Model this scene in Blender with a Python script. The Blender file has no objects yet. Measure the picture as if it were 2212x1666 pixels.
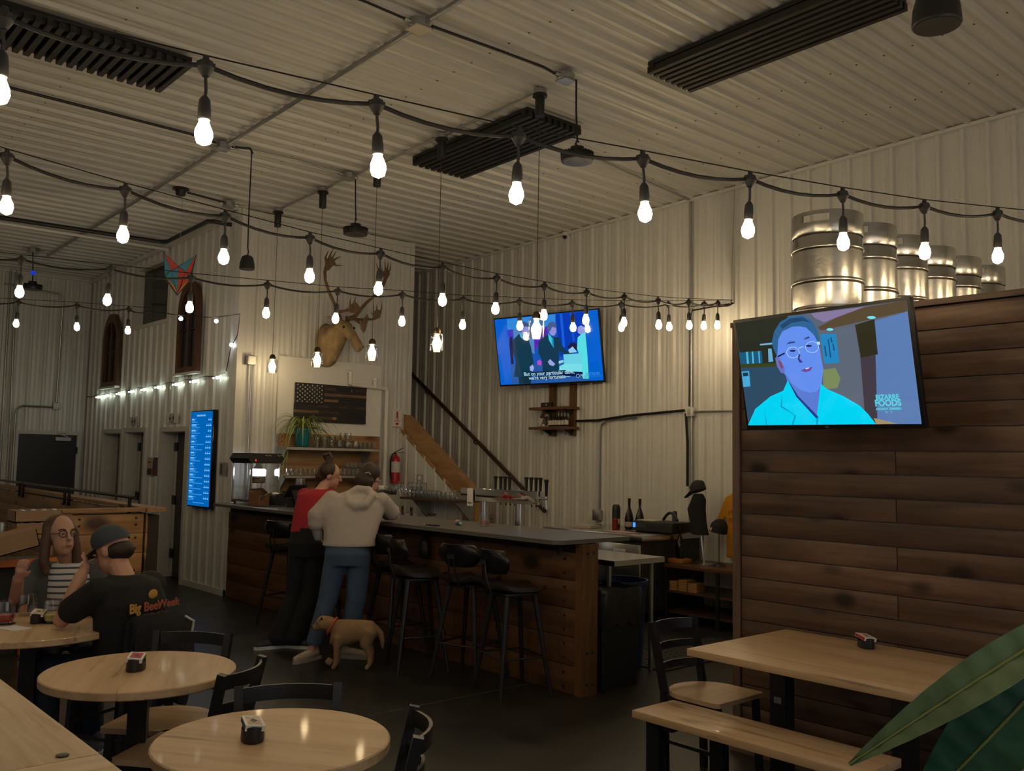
import bpy, bmesh, math, random
from mathutils import Vector, Matrix
random.seed(7)
R_ = math.radians
SC = bpy.context.scene
COL = SC.collection

# ------------------------------------------------------------------ camera
# x runs away from the viewer to the left, -y runs to the right-hand wall, z is up
cd = bpy.data.cameras.new('camera'); cam = bpy.data.objects.new('camera', cd); COL.objects.link(cam)
_a, _b, _c = -0.724333682, 0.0813481205, 0.0174409441
_f = Vector((math.cos(_a)*math.cos(_b), math.sin(_a)*math.cos(_b), math.sin(_b)))
_r = Vector((math.sin(_a), -math.cos(_a), 0)); _u = _r.cross(_f)
_r2 = _r*math.cos(_c) + _u*math.sin(_c); _u2 = _u*math.cos(_c) - _r*math.sin(_c)
cam.matrix_world = Matrix(((_r2.x, _u2.x, -_f.x, 0), (_r2.y, _u2.y, -_f.y, 0), (_r2.z, _u2.z, -_f.z, 1.65), (0, 0, 0, 1)))
cd.sensor_width = 36.0; cd.lens = 1994.6/2212*36.0; cd.clip_start = 0.02; cd.clip_end = 60
SC.camera = cam

# ------------------------------------------------------------------ light of the place
W = bpy.data.worlds.new('evening'); SC.world = W; W.use_nodes = True
W.node_tree.nodes['Background'].inputs[0].default_value = (0.30, 0.36, 0.48, 1)
W.node_tree.nodes['Background'].inputs[1].default_value = 0.15
def area(name, loc, rot, sx, sy, power, col):
    l = bpy.data.lights.new(name, 'AREA'); l.shape = 'RECTANGLE'; l.size = sx; l.size_y = sy; l.energy = power; l.color = col
    o = bpy.data.objects.new(name, l); COL.objects.link(o); o.location = loc; o.rotation_euler = rot
    return o
# cool lamps added for assumed, unseen windows; both walls behind the viewer are solid
area('assumed_window_light', (6.0, 4.42, 2.0), (R_(90), 0, 0), 7.0, 2.4, 14, (0.78, 0.86, 1.0))
area('assumed_window_light', (-3.9, -2.0, 2.0), (R_(90), 0, R_(-90)), 6.0, 2.4, 45, (0.80, 0.87, 1.0))
vs = SC.view_settings
vs.view_transform = 'Standard'; vs.look = 'None'; vs.gamma = 1.0; vs.exposure = 0.0; vs.use_curve_mapping = False
CY = SC.cycles
CY.max_bounces = 6; CY.diffuse_bounces = 3; CY.glossy_bounces = 3; CY.transmission_bounces = 6; CY.transparent_max_bounces = 12
CY.caustics_reflective = False; CY.caustics_refractive = False; CY.sample_clamp_indirect = 6.0; CY.use_adaptive_sampling = True; CY.adaptive_threshold = 0.09; CY.adaptive_min_samples = 16
CY.use_denoising = True
BULB = 70.0      # radiance of the string bulbs
WARM = (1.0, 0.76, 0.44)

# ------------------------------------------------------------------ helpers
def V(*a): return Vector(a)
def rz(p, a): c, s = math.cos(a), math.sin(a); return Vector((p[0]*c-p[1]*s, p[0]*s+p[1]*c, p[2]))
def basis(d):
    d = Vector(d).normalized(); h = Vector((0, 0, 1)) if abs(d.z) < .95 else Vector((1, 0, 0))
    u = d.cross(h).normalized(); return u, d.cross(u).normalized(), d

class MB:
    def __init__(s): s.v = []; s.f = []
    def add(s, vs, fs):
        n = len(s.v); s.v += [tuple(p) for p in vs]; s.f += [tuple(i+n for i in f) for f in fs]; return s
    def box(s, c, d, rot=None, bev=0):
        x, y, z = d[0]/2, d[1]/2, d[2]/2
        if bev:
            bm = bmesh.new(); bmesh.ops.create_cube(bm, size=1)
            for v in bm.verts: v.co = Vector((v.co.x*d[0], v.co.y*d[1], v.co.z*d[2]))
            bmesh.ops.bevel(bm, geom=list(bm.edges), offset=bev, segments=2, profile=.5, affect='EDGES')
            bm.verts.index_update(); vs = [v.co.copy() for v in bm.verts]; fs = [[v.index for v in f.verts] for f in bm.faces]; bm.free()
        else:
            vs = [Vector(p) for p in ((-x,-y,-z),(x,-y,-z),(x,y,-z),(-x,y,-z),(-x,-y,z),(x,-y,z),(x,y,z),(-x,y,z))]
            fs = [(0,3,2,1),(4,5,6,7),(0,1,5,4),(1,2,6,5),(2,3,7,6),(3,0,4,7)]
        if rot is not None:
            m = rot if isinstance(rot, Matrix) else Matrix.Rotation(rot, 3, 'Z'); vs = [m @ p for p in vs]
        return s.add([p+Vector(c) for p in vs], fs)
    def b2(s, a, b, bev=0):
        return s.box([(a[i]+b[i])/2 for i in range(3)], [abs(b[i]-a[i]) for i in range(3)], None, bev)
    def rings(s, rs, cap=True, close=False):
        n = len(rs[0]); vs = [p for r in rs for p in r]; fs = []
        m = len(rs)
        for i in range(m if close else m-1):
            j = (i+1) % m
            for k in range(n): l = (k+1) % n; fs.append((i*n+k, i*n+l, j*n+l, j*n+k))
        if cap and not close: fs += [tuple(range(n))[::-1], tuple(range((m-1)*n, m*n))]
        return s.add(vs, fs)
    def cyl(s, a, b, r0, r1=None, n=12, cap=True):
        r1 = r0 if r1 is None else r1; a = Vector(a); b = Vector(b); u, v, d = basis(b-a)
        return s.rings([[c+u*(r*math.cos(2*math.pi*k/n))+v*(r*math.sin(2*math.pi*k/n)) for k in range(n)] for c, r in ((a, r0), (b, r1))], cap)
    def bar(s, a, b, w, h, up=(0,0,1)):
        a = Vector(a); b = Vector(b); d = (b-a).normalized(); u = d.cross(Vector(up)).normalized(); v = u.cross(d)
        q = [(-w/2,-h/2),(w/2,-h/2),(w/2,h/2),(-w/2,h/2)]
        return s.rings([[c+u*x+v*y for x, y in q] for c in (a, b)])
    def tube(s, pts, r, n=8, cap=True, close=False):
        pts = [Vector(p) for p in pts]; rs = []; m = len(pts); pu = None
        for i, p in enumerate(pts):
            if close: d = pts[(i+1) % m]-pts[i-1]
            else: d = pts[min(i+1, m-1)]-pts[max(i-1, 0)]
            d.normalize()
            if pu is None: u, v, _ = basis(d)
            else: u = (pu-d*pu.dot(d)).normalized(); v = d.cross(u)
            pu = u; rr = r[i] if isinstance(r, (list, tuple)) else r
            rs.append([p+u*(rr*math.cos(2*math.pi*k/n))+v*(rr*math.sin(2*math.pi*k/n)) for k in range(n)])
        return s.rings(rs, cap, close)
    def lathe(s, prof, c=(0,0,0), n=20, axis=None, cap=True):
        rs = []
        for r, z in prof: rs.append([Vector((r*math.cos(2*math.pi*k/n), r*math.sin(2*math.pi*k/n), z)) for k in range(n)])
        if axis is not None:
            u, v, d = basis(axis); rs = [[u*p.x+v*p.y+d*p.z for p in q] for q in rs]
        return s.rings([[p+Vector(c) for p in q] for q in rs], cap)
    def ell(s, c, r, n=14, m=9, rot=None):
        rs = []
        for i in range(m+1):
            t = math.pi*(i+.02*(i == 0)-.02*(i == m))/m
            rs.append([Vector((r[0]*math.sin(t)*math.cos(2*math.pi*k/n), r[1]*math.sin(t)*math.sin(2*math.pi*k/n), -r[2]*math.cos(t))) for k in range(n)])
        if rot is not None: rs = [[rot @ p for p in q] for q in rs]
        return s.rings([[p+Vector(c) for p in q] for q in rs])
    def prism(s, poly, a, b, fn):
        """poly in 2-D pushed from depth a to depth b; fn(x, y, depth) -> point"""
        n = len(poly); vs = [fn(x, y, a) for x, y in poly]+[fn(x, y, b) for x, y in poly]
        return s.add(vs, [tuple(range(n))[::-1], tuple(range(n, 2*n))]+[(i, (i+1) % n, n+(i+1) % n, n+i) for i in range(n)])
    def poly(s, pts): return s.add(pts, [tuple(range(len(pts)))])
    def mesh(s, name, smooth=35):
        me = bpy.data.meshes.new(name); me.from_pydata(s.v, [], s.f)
        bm = bmesh.new(); bm.from_mesh(me); bmesh.ops.recalc_face_normals(bm, faces=bm.faces); bm.to_mesh(me); bm.free()
        if smooth:
            me.shade_smooth(); me.set_sharp_from_angle(angle=R_(smooth))
        return me

def obj(name, me, mat, parent=None, loc=None, rot=None):
    if isinstance(me, MB): me = me.mesh(name)
    o = bpy.data.objects.new(name, me); COL.objects.link(o)
    if mat is not None and me is not None and not me.materials: me.materials.append(mat)
    if parent is not None: o.parent = parent
    if loc is not None: o.location = loc
    if rot is not None: o.rotation_euler = rot if isinstance(rot, (tuple, list)) else (0, 0, rot)
    return o
def tag(o, label=None, cat=None, group=None, kind=None):
    if label: o['label'] = label
    if cat: o['category'] = cat
    if group: o['group'] = group
    if kind: o['kind'] = kind
    return o
def thing(name, label, cat, loc=(0,0,0), rot=0, group=None):
    o = bpy.data.objects.new(name, None); COL.objects.link(o); o.empty_display_size = .05
    o.location = loc; o.rotation_euler = rot if isinstance(rot, (tuple, list)) else (0, 0, rot)
    return tag(o, label, cat, group)
def one(name, me, mat, label, cat, loc=(0,0,0), rot=0, group=None):
    return tag(obj(name, me, mat, None, loc, rot), label, cat, group)
def struct(name, me, mat, label=None):
    return tag(obj(name, me, mat), label, None, None, 'structure')
def dup(root, loc, rot=0, label=None, group=None):
    def cp(o, par):
        c = o.copy(); COL.objects.link(c); c.parent = par
        for ch in [k for k in ALLCH.get(o, [])]: cp(ch, c)
        return c
    ALLCH = {}
    def walk(o):
        ALLCH[o] = list(o.children)
        for k in o.children: walk(k)
    walk(root); r = cp(root, None); r.location = loc
    r.rotation_euler = rot if isinstance(rot, (tuple, list)) else (0, 0, rot)
    if label: r['label'] = label
    if group: r['group'] = group
    return r
def text_me(txt, size=.05, ext=0.0, align='CENTER', bold=0.0, shear=0.0):
    cu = bpy.data.curves.new('lettering', 'FONT'); cu.body = txt; cu.size = size; cu.extrude = ext; cu.align_x = align; cu.align_y = 'CENTER'; cu.offset = bold; cu.shear = shear; cu.resolution_u = 3
    o = bpy.data.objects.new('lettering', cu); COL.objects.link(o)
    dg = bpy.context.evaluated_depsgraph_get(); me = bpy.data.meshes.new_from_object(o.evaluated_get(dg)); me.name = 'lettering'; me.materials.clear()
    bpy.data.objects.remove(o); bpy.data.curves.remove(cu)
    return me

# soft bodies: closed shapes are united by a voxel remesh into one continuous skin
def blob(name, mat, parent, mb, vox=.012, smooth=5, cut=None):
    me = mb.mesh(name, 0) if isinstance(mb, MB) else mb
    o = bpy.data.objects.new(name, me); COL.objects.link(o)
    m = o.modifiers.new('r', 'REMESH'); m.mode = 'VOXEL'; m.voxel_size = vox; m.use_smooth_shade = True
    if smooth: k = o.modifiers.new('s', 'SMOOTH'); k.factor = .5; k.iterations = smooth
    dg = bpy.context.evaluated_depsgraph_get(); nm = bpy.data.meshes.new_from_object(o.evaluated_get(dg)); nm.name = name
    bpy.data.objects.remove(o); bpy.data.meshes.remove(me)
    if cut:
        bm = bmesh.new(); bm.from_mesh(nm)
        for co, no in cut:
            bmesh.ops.bisect_plane(bm, geom=list(bm.verts)+list(bm.edges)+list(bm.faces), plane_co=co, plane_no=no, clear_outer=True)
        bm.to_mesh(nm); bm.free()
    nm.shade_smooth(); nm.materials.clear(); nm.materials.append(mat)
    q = bpy.data.objects.new(name, nm); COL.objects.link(q); q.parent = parent
    return q
def cap(mb, a, ra, b, rb, n=12):
    a = Vector(a); b = Vector(b); u, v, d = basis(b-a); rs = []
    def ring(c, r): rs.append([c+u*(r*math.cos(2*math.pi*k/n))+v*(r*math.sin(2*math.pi*k/n)) for k in range(n)])
    for t in (80, 50, 20): ring(a-d*ra*math.sin(R_(t)), ra*math.cos(R_(t)))
    for t in (20, 50, 80): ring(b+d*rb*math.sin(R_(t)), rb*math.cos(R_(t)))
    return mb.rings(rs)
def chain(mb, pts):
    for (a, ra), (b, rb) in zip(pts, pts[1:]): cap(mb, a, ra, b, rb)
    return mb
def loft(mb, rs, n=20):
    """rs: (centre, half-width vector, half-depth vector)"""
    return mb.rings([[Vector(c)+Vector(u)*math.cos(2*math.pi*k/n)+Vector(v)*math.sin(2*math.pi*k/n) for k in range(n)] for c, u, v in rs])
# ------------------------------------------------------------------ materials
MATS = {}
def nt(name):
    m = bpy.data.materials.new(name); m.use_nodes = True; t = m.node_tree; b = t.nodes['Principled BSDF']
    return m, t, b
def sin_(b, k, v):
    if k in b.inputs: b.inputs[k].default_value = v
def M(name, col, rough=.5, metal=0, var=0, vs=6, bump=0, bs=60, emit=None, es=0, trans=0, spec=.5, coat=0, stretch=(1,1,1), alpha=1):
    if name in MATS: return MATS[name]
    m, t, b = nt(name); c = (col[0], col[1], col[2], 1)
    b.inputs['Base Color'].default_value = c; b.inputs['Roughness'].default_value = rough; b.inputs['Metallic'].default_value = metal
    sin_(b, 'Specular IOR Level', spec); sin_(b, 'Coat Weight', coat); sin_(b, 'Coat Roughness', .08)
    if trans: sin_(b, 'Transmission Weight', trans); b.inputs['IOR'].default_value = 1.45
    if alpha < 1: b.inputs['Alpha'].default_value = alpha
    if emit: b.inputs['Emission Color'].default_value = (*emit, 1); b.inputs['Emission Strength'].default_value = es
    if var or bump:
        tc = t.nodes.new('ShaderNodeTexCoord'); mp = t.nodes.new('ShaderNodeMapping'); mp.inputs['Scale'].default_value = stretch
        t.links.new(tc.outputs['Object'], mp.inputs['Vector'])
    if var:
        n = t.nodes.new('ShaderNodeTexNoise'); n.inputs['Scale'].default_value = vs; n.inputs['Detail'].default_value = 5; n.inputs['Roughness'].default_value = .6
        t.links.new(mp.outputs[0], n.inputs['Vector'])
        r = t.nodes.new('ShaderNodeValToRGB'); e = r.color_ramp.elements
        e[0].position = .3; e[1].position = .7
        e[0].color = (*[max(0, x*(1-var)) for x in col], 1); e[1].color = (*[min(1, x*(1+var)) for x in col], 1)
        t.links.new(n.outputs['Fac'], r.inputs['Fac']); t.links.new(r.outputs['Color'], b.inputs['Base Color'])
    if bump:
        n = t.nodes.new('ShaderNodeTexNoise'); n.inputs['Scale'].default_value = bs; n.inputs['Detail'].default_value = 3
        t.links.new(mp.outputs[0], n.inputs['Vector'])
        bp = t.nodes.new('ShaderNodeBump'); bp.inputs['Strength'].default_value = bump; bp.inputs['Distance'].default_value = .004
        t.links.new(n.outputs['Fac'], bp.inputs['Height']); t.links.new(bp.outputs[0], b.inputs['Normal'])
    MATS[name] = m; return m
def E(name, col, s=1.0):
    if name in MATS: return MATS[name]
    m = bpy.data.materials.new(name); m.use_nodes = True; t = m.node_tree; t.nodes.clear()
    e = t.nodes.new('ShaderNodeEmission'); e.inputs[0].default_value = (*col, 1); e.inputs[1].default_value = s
    o = t.nodes.new('ShaderNodeOutputMaterial'); t.links.new(e.outputs[0], o.inputs[0]); MATS[name] = m; return m
def wood(name, cols, along=0, grain=1.0, knots=0, rough=.5, dark=.35, rnd=.25, coat=0, streak=0):
    """cols: three colours dark..light; along: axis index of the grain in the mesh's own frame"""
    if name in MATS: return MATS[name]
    m, t, b = nt(name); N = t.nodes.new; L = t.links.new
    tc = N('ShaderNodeTexCoord'); oi = N('ShaderNodeObjectInfo')
    ad = N('ShaderNodeVectorMath'); ad.operation = 'ADD'
    ml = N('ShaderNodeMath'); ml.operation = 'MULTIPLY'; ml.inputs[1].default_value = 37.0; L(oi.outputs['Random'], ml.inputs[0])
    L(tc.outputs['Object'], ad.inputs[0]); L(ml.outputs[0], ad.inputs[1])
    mp = N('ShaderNodeMapping'); sc = [16*grain]*3; sc[along] = 1.1*grain; mp.inputs['Scale'].default_value = sc; L(ad.outputs[0], mp.inputs['Vector'])
    n1 = N('ShaderNodeTexNoise'); n1.inputs['Scale'].default_value = 1.0; n1.inputs['Detail'].default_value = 7; n1.inputs['Roughness'].default_value = .62; n1.inputs['Distortion'].default_value = .6
    L(mp.outputs[0], n1.inputs['Vector'])
    r = N('ShaderNodeValToRGB'); e = r.color_ramp.elements; e[0].position = .28; e[1].position = .74
    e[0].color = (*cols[0], 1); e[1].color = (*cols[2], 1); k = e.new(.5); k.color = (*cols[1], 1)
    L(n1.outputs['Fac'], r.inputs['Fac']); out = r.outputs['Color']
    # tone of the single board
    hv = N('ShaderNodeHueSaturation'); mr = N('ShaderNodeMapRange'); mr.inputs['To Min'].default_value = 1-rnd; mr.inputs['To Max'].default_value = 1+rnd
    L(oi.outputs['Random'], mr.inputs['Value']); L(mr.outputs[0], hv.inputs['Value']); L(out, hv.inputs['Color']); out = hv.outputs['Color']
    # broad blotches
    mp2 = N('ShaderNodeMapping'); s2 = [5.0]*3; s2[along] = 1.6; mp2.inputs['Scale'].default_value = s2; L(ad.outputs[0], mp2.inputs['Vector'])
    n2 = N('ShaderNodeTexNoise'); n2.inputs['Scale'].default_value = 1.0; n2.inputs['Detail'].default_value = 3; L(mp2.outputs[0], n2.inputs['Vector'])
    mx = N('ShaderNodeMixRGB'); mx.blend_type = 'MULTIPLY'; mr2 = N('ShaderNodeMapRange'); mr2.inputs['From Min'].default_value = .35; mr2.inputs['From Max'].default_value = .7
    L(n2.outputs['Fac'], mr2.inputs['Value']); mx.inputs['Color2'].default_value = (1-dark, 1-dark, 1-dark*.9, 1)
    L(mr2.outputs[0], mx.inputs['Fac']); L(out, mx.inputs['Color1']); out = mx.outputs['Color']
    if streak:
        mp4 = N('ShaderNodeMapping'); s4 = [7.0]*3; s4[along] = .8; mp4.inputs['Scale'].default_value = s4; L(ad.outputs[0], mp4.inputs['Vector'])
        n4 = N('ShaderNodeTexNoise'); n4.inputs['Scale'].default_value = 1.0; n4.inputs['Detail'].default_value = 4; n4.inputs['Distortion'].default_value = 1.2; L(mp4.outputs[0], n4.inputs['Vector'])
        mr4 = N('ShaderNodeMapRange'); mr4.inputs['From Min'].default_value = .63; mr4.inputs['From Max'].default_value = .70; L(n4.outputs['Fac'], mr4.inputs['Value'])
        m4 = N('ShaderNodeMixRGB'); m4.inputs['Color2'].default_value = (cols[0][0]*.35, cols[0][1]*.35, cols[0][2]*.35, 1)
        q4 = N('ShaderNodeMath'); q4.operation = 'MULTIPLY'; q4.inputs[1].default_value = streak; L(mr4.outputs[0], q4.inputs[0]); L(q4.outputs[0], m4.inputs['Fac']); L(out, m4.inputs['Color1']); out = m4.outputs['Color']
    if knots:
        mp3 = N('ShaderNodeMapping'); s3 = [8.0]*3; s3[along] = 5.0; mp3.inputs['Scale'].default_value = s3; L(ad.outputs[0], mp3.inputs['Vector'])
        vo = N('ShaderNodeTexVoronoi'); vo.inputs['Scale'].default_value = knots; L(mp3.outputs[0], vo.inputs['Vector'])
        mr3 = N('ShaderNodeMapRange'); mr3.inputs['From Min'].default_value = .10; mr3.inputs['From Max'].default_value = .24; mr3.inputs['To Min'].default_value = 1; mr3.inputs['To Max'].default_value = 0
        L(vo.outputs['Distance'], mr3.inputs['Value'])
        m3 = N('ShaderNodeMixRGB'); m3.inputs['Color2'].default_value = (cols[0][0]*.25, cols[0][1]*.22, cols[0][2]*.22, 1)
        L(mr3.outputs[0], m3.inputs['Fac']); L(out, m3.inputs['Color1']); out = m3.outputs['Color']
    L(out, b.inputs['Base Color']); b.inputs['Roughness'].default_value = rough; sin_(b, 'Coat Weight', coat); sin_(b, 'Coat Roughness', .06)
    bp = N('ShaderNodeBump'); bp.inputs['Strength'].default_value = .25; bp.inputs['Distance'].default_value = .003; L(n1.outputs['Fac'], bp.inputs['Height']); L(bp.outputs[0], b.inputs['Normal'])
    MATS[name] = m; return m
def clear_glass():
    m, t, b = nt('clear_glass'); b.inputs['Base Color'].default_value = (.96, .98, .97, 1); b.inputs['Roughness'].default_value = .03
    sin_(b, 'Transmission Weight', 1.0); b.inputs['IOR'].default_value = 1.45; return m
def thin_glass(name='thin_glass', tint=(.97, .98, .98), refl=.10):
    m = bpy.data.materials.new(name); m.use_nodes = True; t = m.node_tree; t.nodes.clear(); N = t.nodes.new; L = t.links.new
    a = N('ShaderNodeBsdfTransparent'); a.inputs[0].default_value = (*tint, 1); g = N('ShaderNodeBsdfGlossy'); g.inputs['Roughness'].default_value = .04
    w = N('ShaderNodeLayerWeight'); w.inputs[0].default_value = .25; r = N('ShaderNodeMapRange'); r.inputs['To Min'].default_value = refl*.4; r.inputs['To Max'].default_value = .75
    L(w.outputs['Facing'], r.inputs[0]); x = N('ShaderNodeMixShader'); L(r.outputs[0], x.inputs[0]); L(a.outputs[0], x.inputs[1]); L(g.outputs[0], x.inputs[2])
    o = N('ShaderNodeOutputMaterial'); L(x.outputs[0], o.inputs[0]); return m
def floor_mat():
    m, t, b = nt('polished_concrete'); N = t.nodes.new; L = t.links.new
    tc = N('ShaderNodeTexCoord'); n = N('ShaderNodeTexNoise'); n.inputs['Scale'].default_value = 1.4; n.inputs['Detail'].default_value = 8; n.inputs['Roughness'].default_value = .65
    L(tc.outputs['Object'], n.inputs['Vector']); r = N('ShaderNodeValToRGB'); e = r.color_ramp.elements
    e[0].position = .3; e[0].color = (.011, .011, .011, 1); e[1].position = .72; e[1].color = (.034, .033, .030, 1)
    L(n.outputs['Fac'], r.inputs['Fac'])
    n2 = N('ShaderNodeTexNoise'); n2.inputs['Scale'].default_value = 3.0; n2.inputs['Detail'].default_value = 9; n2.inputs['Roughness'].default_value = .75; n2.inputs['Distortion'].default_value = 1.4
    mp = N('ShaderNodeMapping'); mp.inputs['Scale'].default_value = (.5, 1.4, 1); L(tc.outputs['Object'], mp.inputs['Vector']); L(mp.outputs[0], n2.inputs['Vector'])
    mr = N('ShaderNodeMapRange'); mr.inputs['From Min'].default_value = .66; mr.inputs['From Max'].default_value = .78; mr.inputs['To Max'].default_value = .55; L(n2.outputs['Fac'], mr.inputs['Value'])
    mx = N('ShaderNodeMixRGB'); mx.inputs['Color2'].default_value = (.10, .098, .09, 1); L(mr.outputs[0], mx.inputs['Fac']); L(r.outputs['Color'], mx.inputs['Color1'])
    L(mx.outputs[0], b.inputs['Base Color'])
    rr = N('ShaderNodeMapRange'); rr.inputs['To Min'].default_value = .28; rr.inputs['To Max'].default_value = .5; L(n.outputs['Fac'], rr.inputs['Value']); L(rr.outputs[0], b.inputs['Roughness'])
    return m
white_steel = M('white_steel', (.66, .655, .635), .34, 0, var=.03, vs=2.0, spec=.6)
ceil_steel = M('ceiling_steel', (.60, .59, .56), .33, 0, var=.03, vs=2.0, spec=.6)
trim_white = M('trim_white', (.68, .67, .64), .45)
board_white = M('board_white', (.80, .78, .74), .5)
concrete = floor_mat()
cedar = wood('stained_pine', ((.060,.030,.018), (.135,.075,.047), (.215,.130,.085)), 0, 1.0, knots=.55, rough=.55, dark=.45, rnd=.22)
barwood = wood('bar_fir', ((.085,.038,.014), (.155,.070,.026), (.21,.105,.045)), 0, .9, knots=.35, rough=.5, dark=.35, rnd=.16)
fir = wood('fir', ((.26,.125,.042), (.40,.215,.085), (.50,.29,.125)), 0, .9, knots=.3, rough=.5, dark=.2, rnd=.12)
fir_y = wood('fir_cross', ((.26,.125,.042), (.40,.215,.085), (.50,.29,.125)), 1, .9, knots=.3, rough=.5, dark=.2, rnd=.12)
fir_z = wood('fir_upright', ((.26,.125,.042), (.40,.215,.085), (.50,.29,.125)), 2, .9, rough=.5, dark=.2, rnd=.12)
maple = wood('maple', ((.46,.29,.155), (.60,.41,.235), (.68,.49,.30)), 0, .8, rough=.42, dark=.10, rnd=.05, coat=.08, streak=.7)
oak = wood('oak', ((.40,.27,.155), (.56,.41,.26), (.66,.51,.35)), 0, 2.0, rough=.5, dark=.12, rnd=.05, coat=0)
walnut = wood('walnut', ((.035,.016,.010), (.075,.035,.020), (.11,.055,.03)), 0, 1, rough=.45, rnd=.1)
slatwood = wood('black_slat', ((.010,.009,.008), (.020,.017,.015), (.034,.028,.024)), 0, 1, rough=.6, rnd=.2)
archwood = wood('old_oak', ((.050,.020,.010), (.105,.043,.020), (.15,.066,.032)), 2, 1, rough=.5)
black = M('black_paint', (.012,.012,.014), .45, var=.15, vs=9)
black_metal = M('black_metal', (.014,.014,.016), .38, spec=.5, var=.1)
black_gloss = M('black_gloss', (.008,.008,.009), .12)
black_cloth = M('black_cloth', (.010,.010,.012), .9, var=.25, vs=30, bump=.3, bs=90)
cable_black = M('cable_black', (.010,.010,.010), .5)
galv = M('galvanised', (.42,.43,.43), .38, .9, var=.12, vs=10)
steel = M('stainless', (.60,.59,.57), .24, 1.0, var=.05, vs=6, bump=.04, bs=20, stretch=(1,1,8))
keg_steel = M('keg_steel', (.56,.55,.52), .27, 1.0, var=.12, vs=9, bump=.35, bs=14)
mirror = M('mirror_steel', (.78,.77,.76), .06, 1.0)
chrome = M('chrome', (.72,.72,.73), .12, 1.0)
pvc = M('white_pipe', (.80,.79,.76), .35)
slate = M('slate_top', (.115,.112,.105), .34, var=.10, vs=14, coat=.1)
glass = thin_glass()
real_glass = clear_glass()
bulb_mat = E('bulb_glow', WARM, BULB)
pend_mat = E('pendant_glow', (1.0, .74, .40), BULB*.85)
fairy_mat = E('fairy_glow', (.86, 1.0, .80), 14.0)
small_mat = E('small_bulb_glow', (.95, .98, 1.0), 14.0)
leather = M('dark_leather', (.030,.022,.017), .42, bump=.15, bs=120)
cardboard = M('cardboard', (.30,.19,.115), .8, var=.06)
# ------------------------------------------------------------------ room shell
def CZ(x): return 4.8438-0.019046*x           # underside of the gently sloping ceiling
PITCH = 0.221
def rib_profile(u0, u1, phase):
    """(u, height) points of a ribbed steel sheet between u0 and u1"""
    shape = [(-.034, 0), (-.016, .026), (.016, .026), (.034, 0), (.068, 0), (.074, .004), (.084, .004), (.090, 0), (.131, 0), (.137, .004), (.147, .004), (.153, 0)]
    pts = [(u0, 0)]; k = int((u0-phase)/PITCH)-1
    while phase+k*PITCH-.04 < u1:
        for du, h in shape:
            u = phase+k*PITCH+du
            if u0+.001 < u < u1-.001: pts.append((u, h))
        k += 1
    pts.append((u1, 0)); return pts
def sheet(mb, axis, at, nsign, u0, u1, z0, z1, phase=0.0):
    """upright sheet: axis 'x' runs along x at y=at, axis 'y' runs along y at x=at; ribs stand out along nsign; z0/z1 numbers or functions of u"""
    pr = rib_profile(u0, u1, phase); vs = []
    f = lambda z, u: z(u) if callable(z) else z
    for u, h in pr:
        for z in (z0, z1):
            vs.append((u, at+nsign*h, f(z, u)) if axis == 'x' else (at+nsign*h, u, f(z, u)))
    return mb.add(vs, [(2*i, 2*i+2, 2*i+3, 2*i+1) for i in range(len(pr)-1)])

mb = MB(); mb.b2((-4.2, -8.7, -.12), (16.4, 4.7, 0)); struct('floor', mb, concrete, 'dark polished concrete floor')
# saw cuts in the slab
mb = MB()
for y in (-2.35,): mb.b2((-4, y-.004, -.002), (16, y+.004, .0012))
for x in (1.6, 5.15, 9.0): mb.b2((x-.004, -8.4, -.002), (x+.004, 4.4, .0012))
obj('saw_cut', mb, M('saw_cut', (.075,.070,.06), .7), bpy.data.objects['floor'])

# ceiling: ribs run along y
mb = MB(); pr = rib_profile(-4.2, 16.2, 4.703-PITCH*3)
vs = []
for u, h in pr:
    for y in (-8.6, 4.6): vs.append((u, y, CZ(u)-h))
mb.add(vs, [(2*i, 2*i+2, 2*i+3, 2*i+1) for i in range(len(pr)-1)])
ceiling = struct('ceiling', mb, ceil_steel, 'ribbed pale steel ceiling')
# screw heads of the ceiling sheets, in rows along the purlins
mb = MB()
for y in (-4.35, -6.6, -7.6, -2.1):
    k = -30
    while k < 50:
        x = 4.703+(k+.42)*PITCH; k += 1
        if -1 < x < 15: mb.box((x, y, CZ(x)-.003), (.012, .012, .006))
tag(obj('screw_heads', mb, M('screw_grey', (.12,.115,.10), .5, .6), ceiling), kind='stuff')

RW, LWY, DWX, FWX = -8.48, -4.83, 10.42, 16.05
mb = MB(); sheet(mb, 'x', RW, 1, -4.2, 14.2, 0, CZ, 5.434); wr = struct('wall_right', mb, white_steel, 'ribbed white steel wall behind the bar')
# left wall with three door openings and an upper window
openings = [(11.80, 12.62, 0, 1.96), (13.27, 14.01, 0, 1.97), (14.22, 15.01, 0, 1.96), (12.66, 13.86, 3.53, 4.36)]
cuts = sorted({DWX, FWX, *[o[0] for o in openings], *[o[1] for o in openings]})
mb = MB()
for a, b in zip(cuts, cuts[1:]):
    m = (a+b)/2; hs = sorted([(o[2], o[3]) for o in openings if o[0] < m < o[1]]); z = 0
    for h0, h1 in hs:
        if h0 > z: sheet(mb, 'x', LWY, 1, a, b, z, h0, 11.275)
        z = h1
    sheet(mb, 'x', LWY, 1, a, b, z, CZ, 11.275)
wl = struct('wall_left', mb, white_steel, 'grey lit ribbed steel wall with doors and menu screen')
mb = MB(); sheet(mb, 'y', FWX, -1, LWY, 4.6, 0, lambda u: CZ(FWX), -4.6); wf = struct('wall_far', mb, white_steel, 'far ribbed steel end wall with a black door')
mb = MB(); sheet(mb, 'y', DWX, -1, -7.31, LWY, 0, lambda u: CZ(DWX), -5.05); wb = struct('wall_bar', mb, white_steel, 'ribbed steel wall behind the bar carrying the flag')
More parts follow.
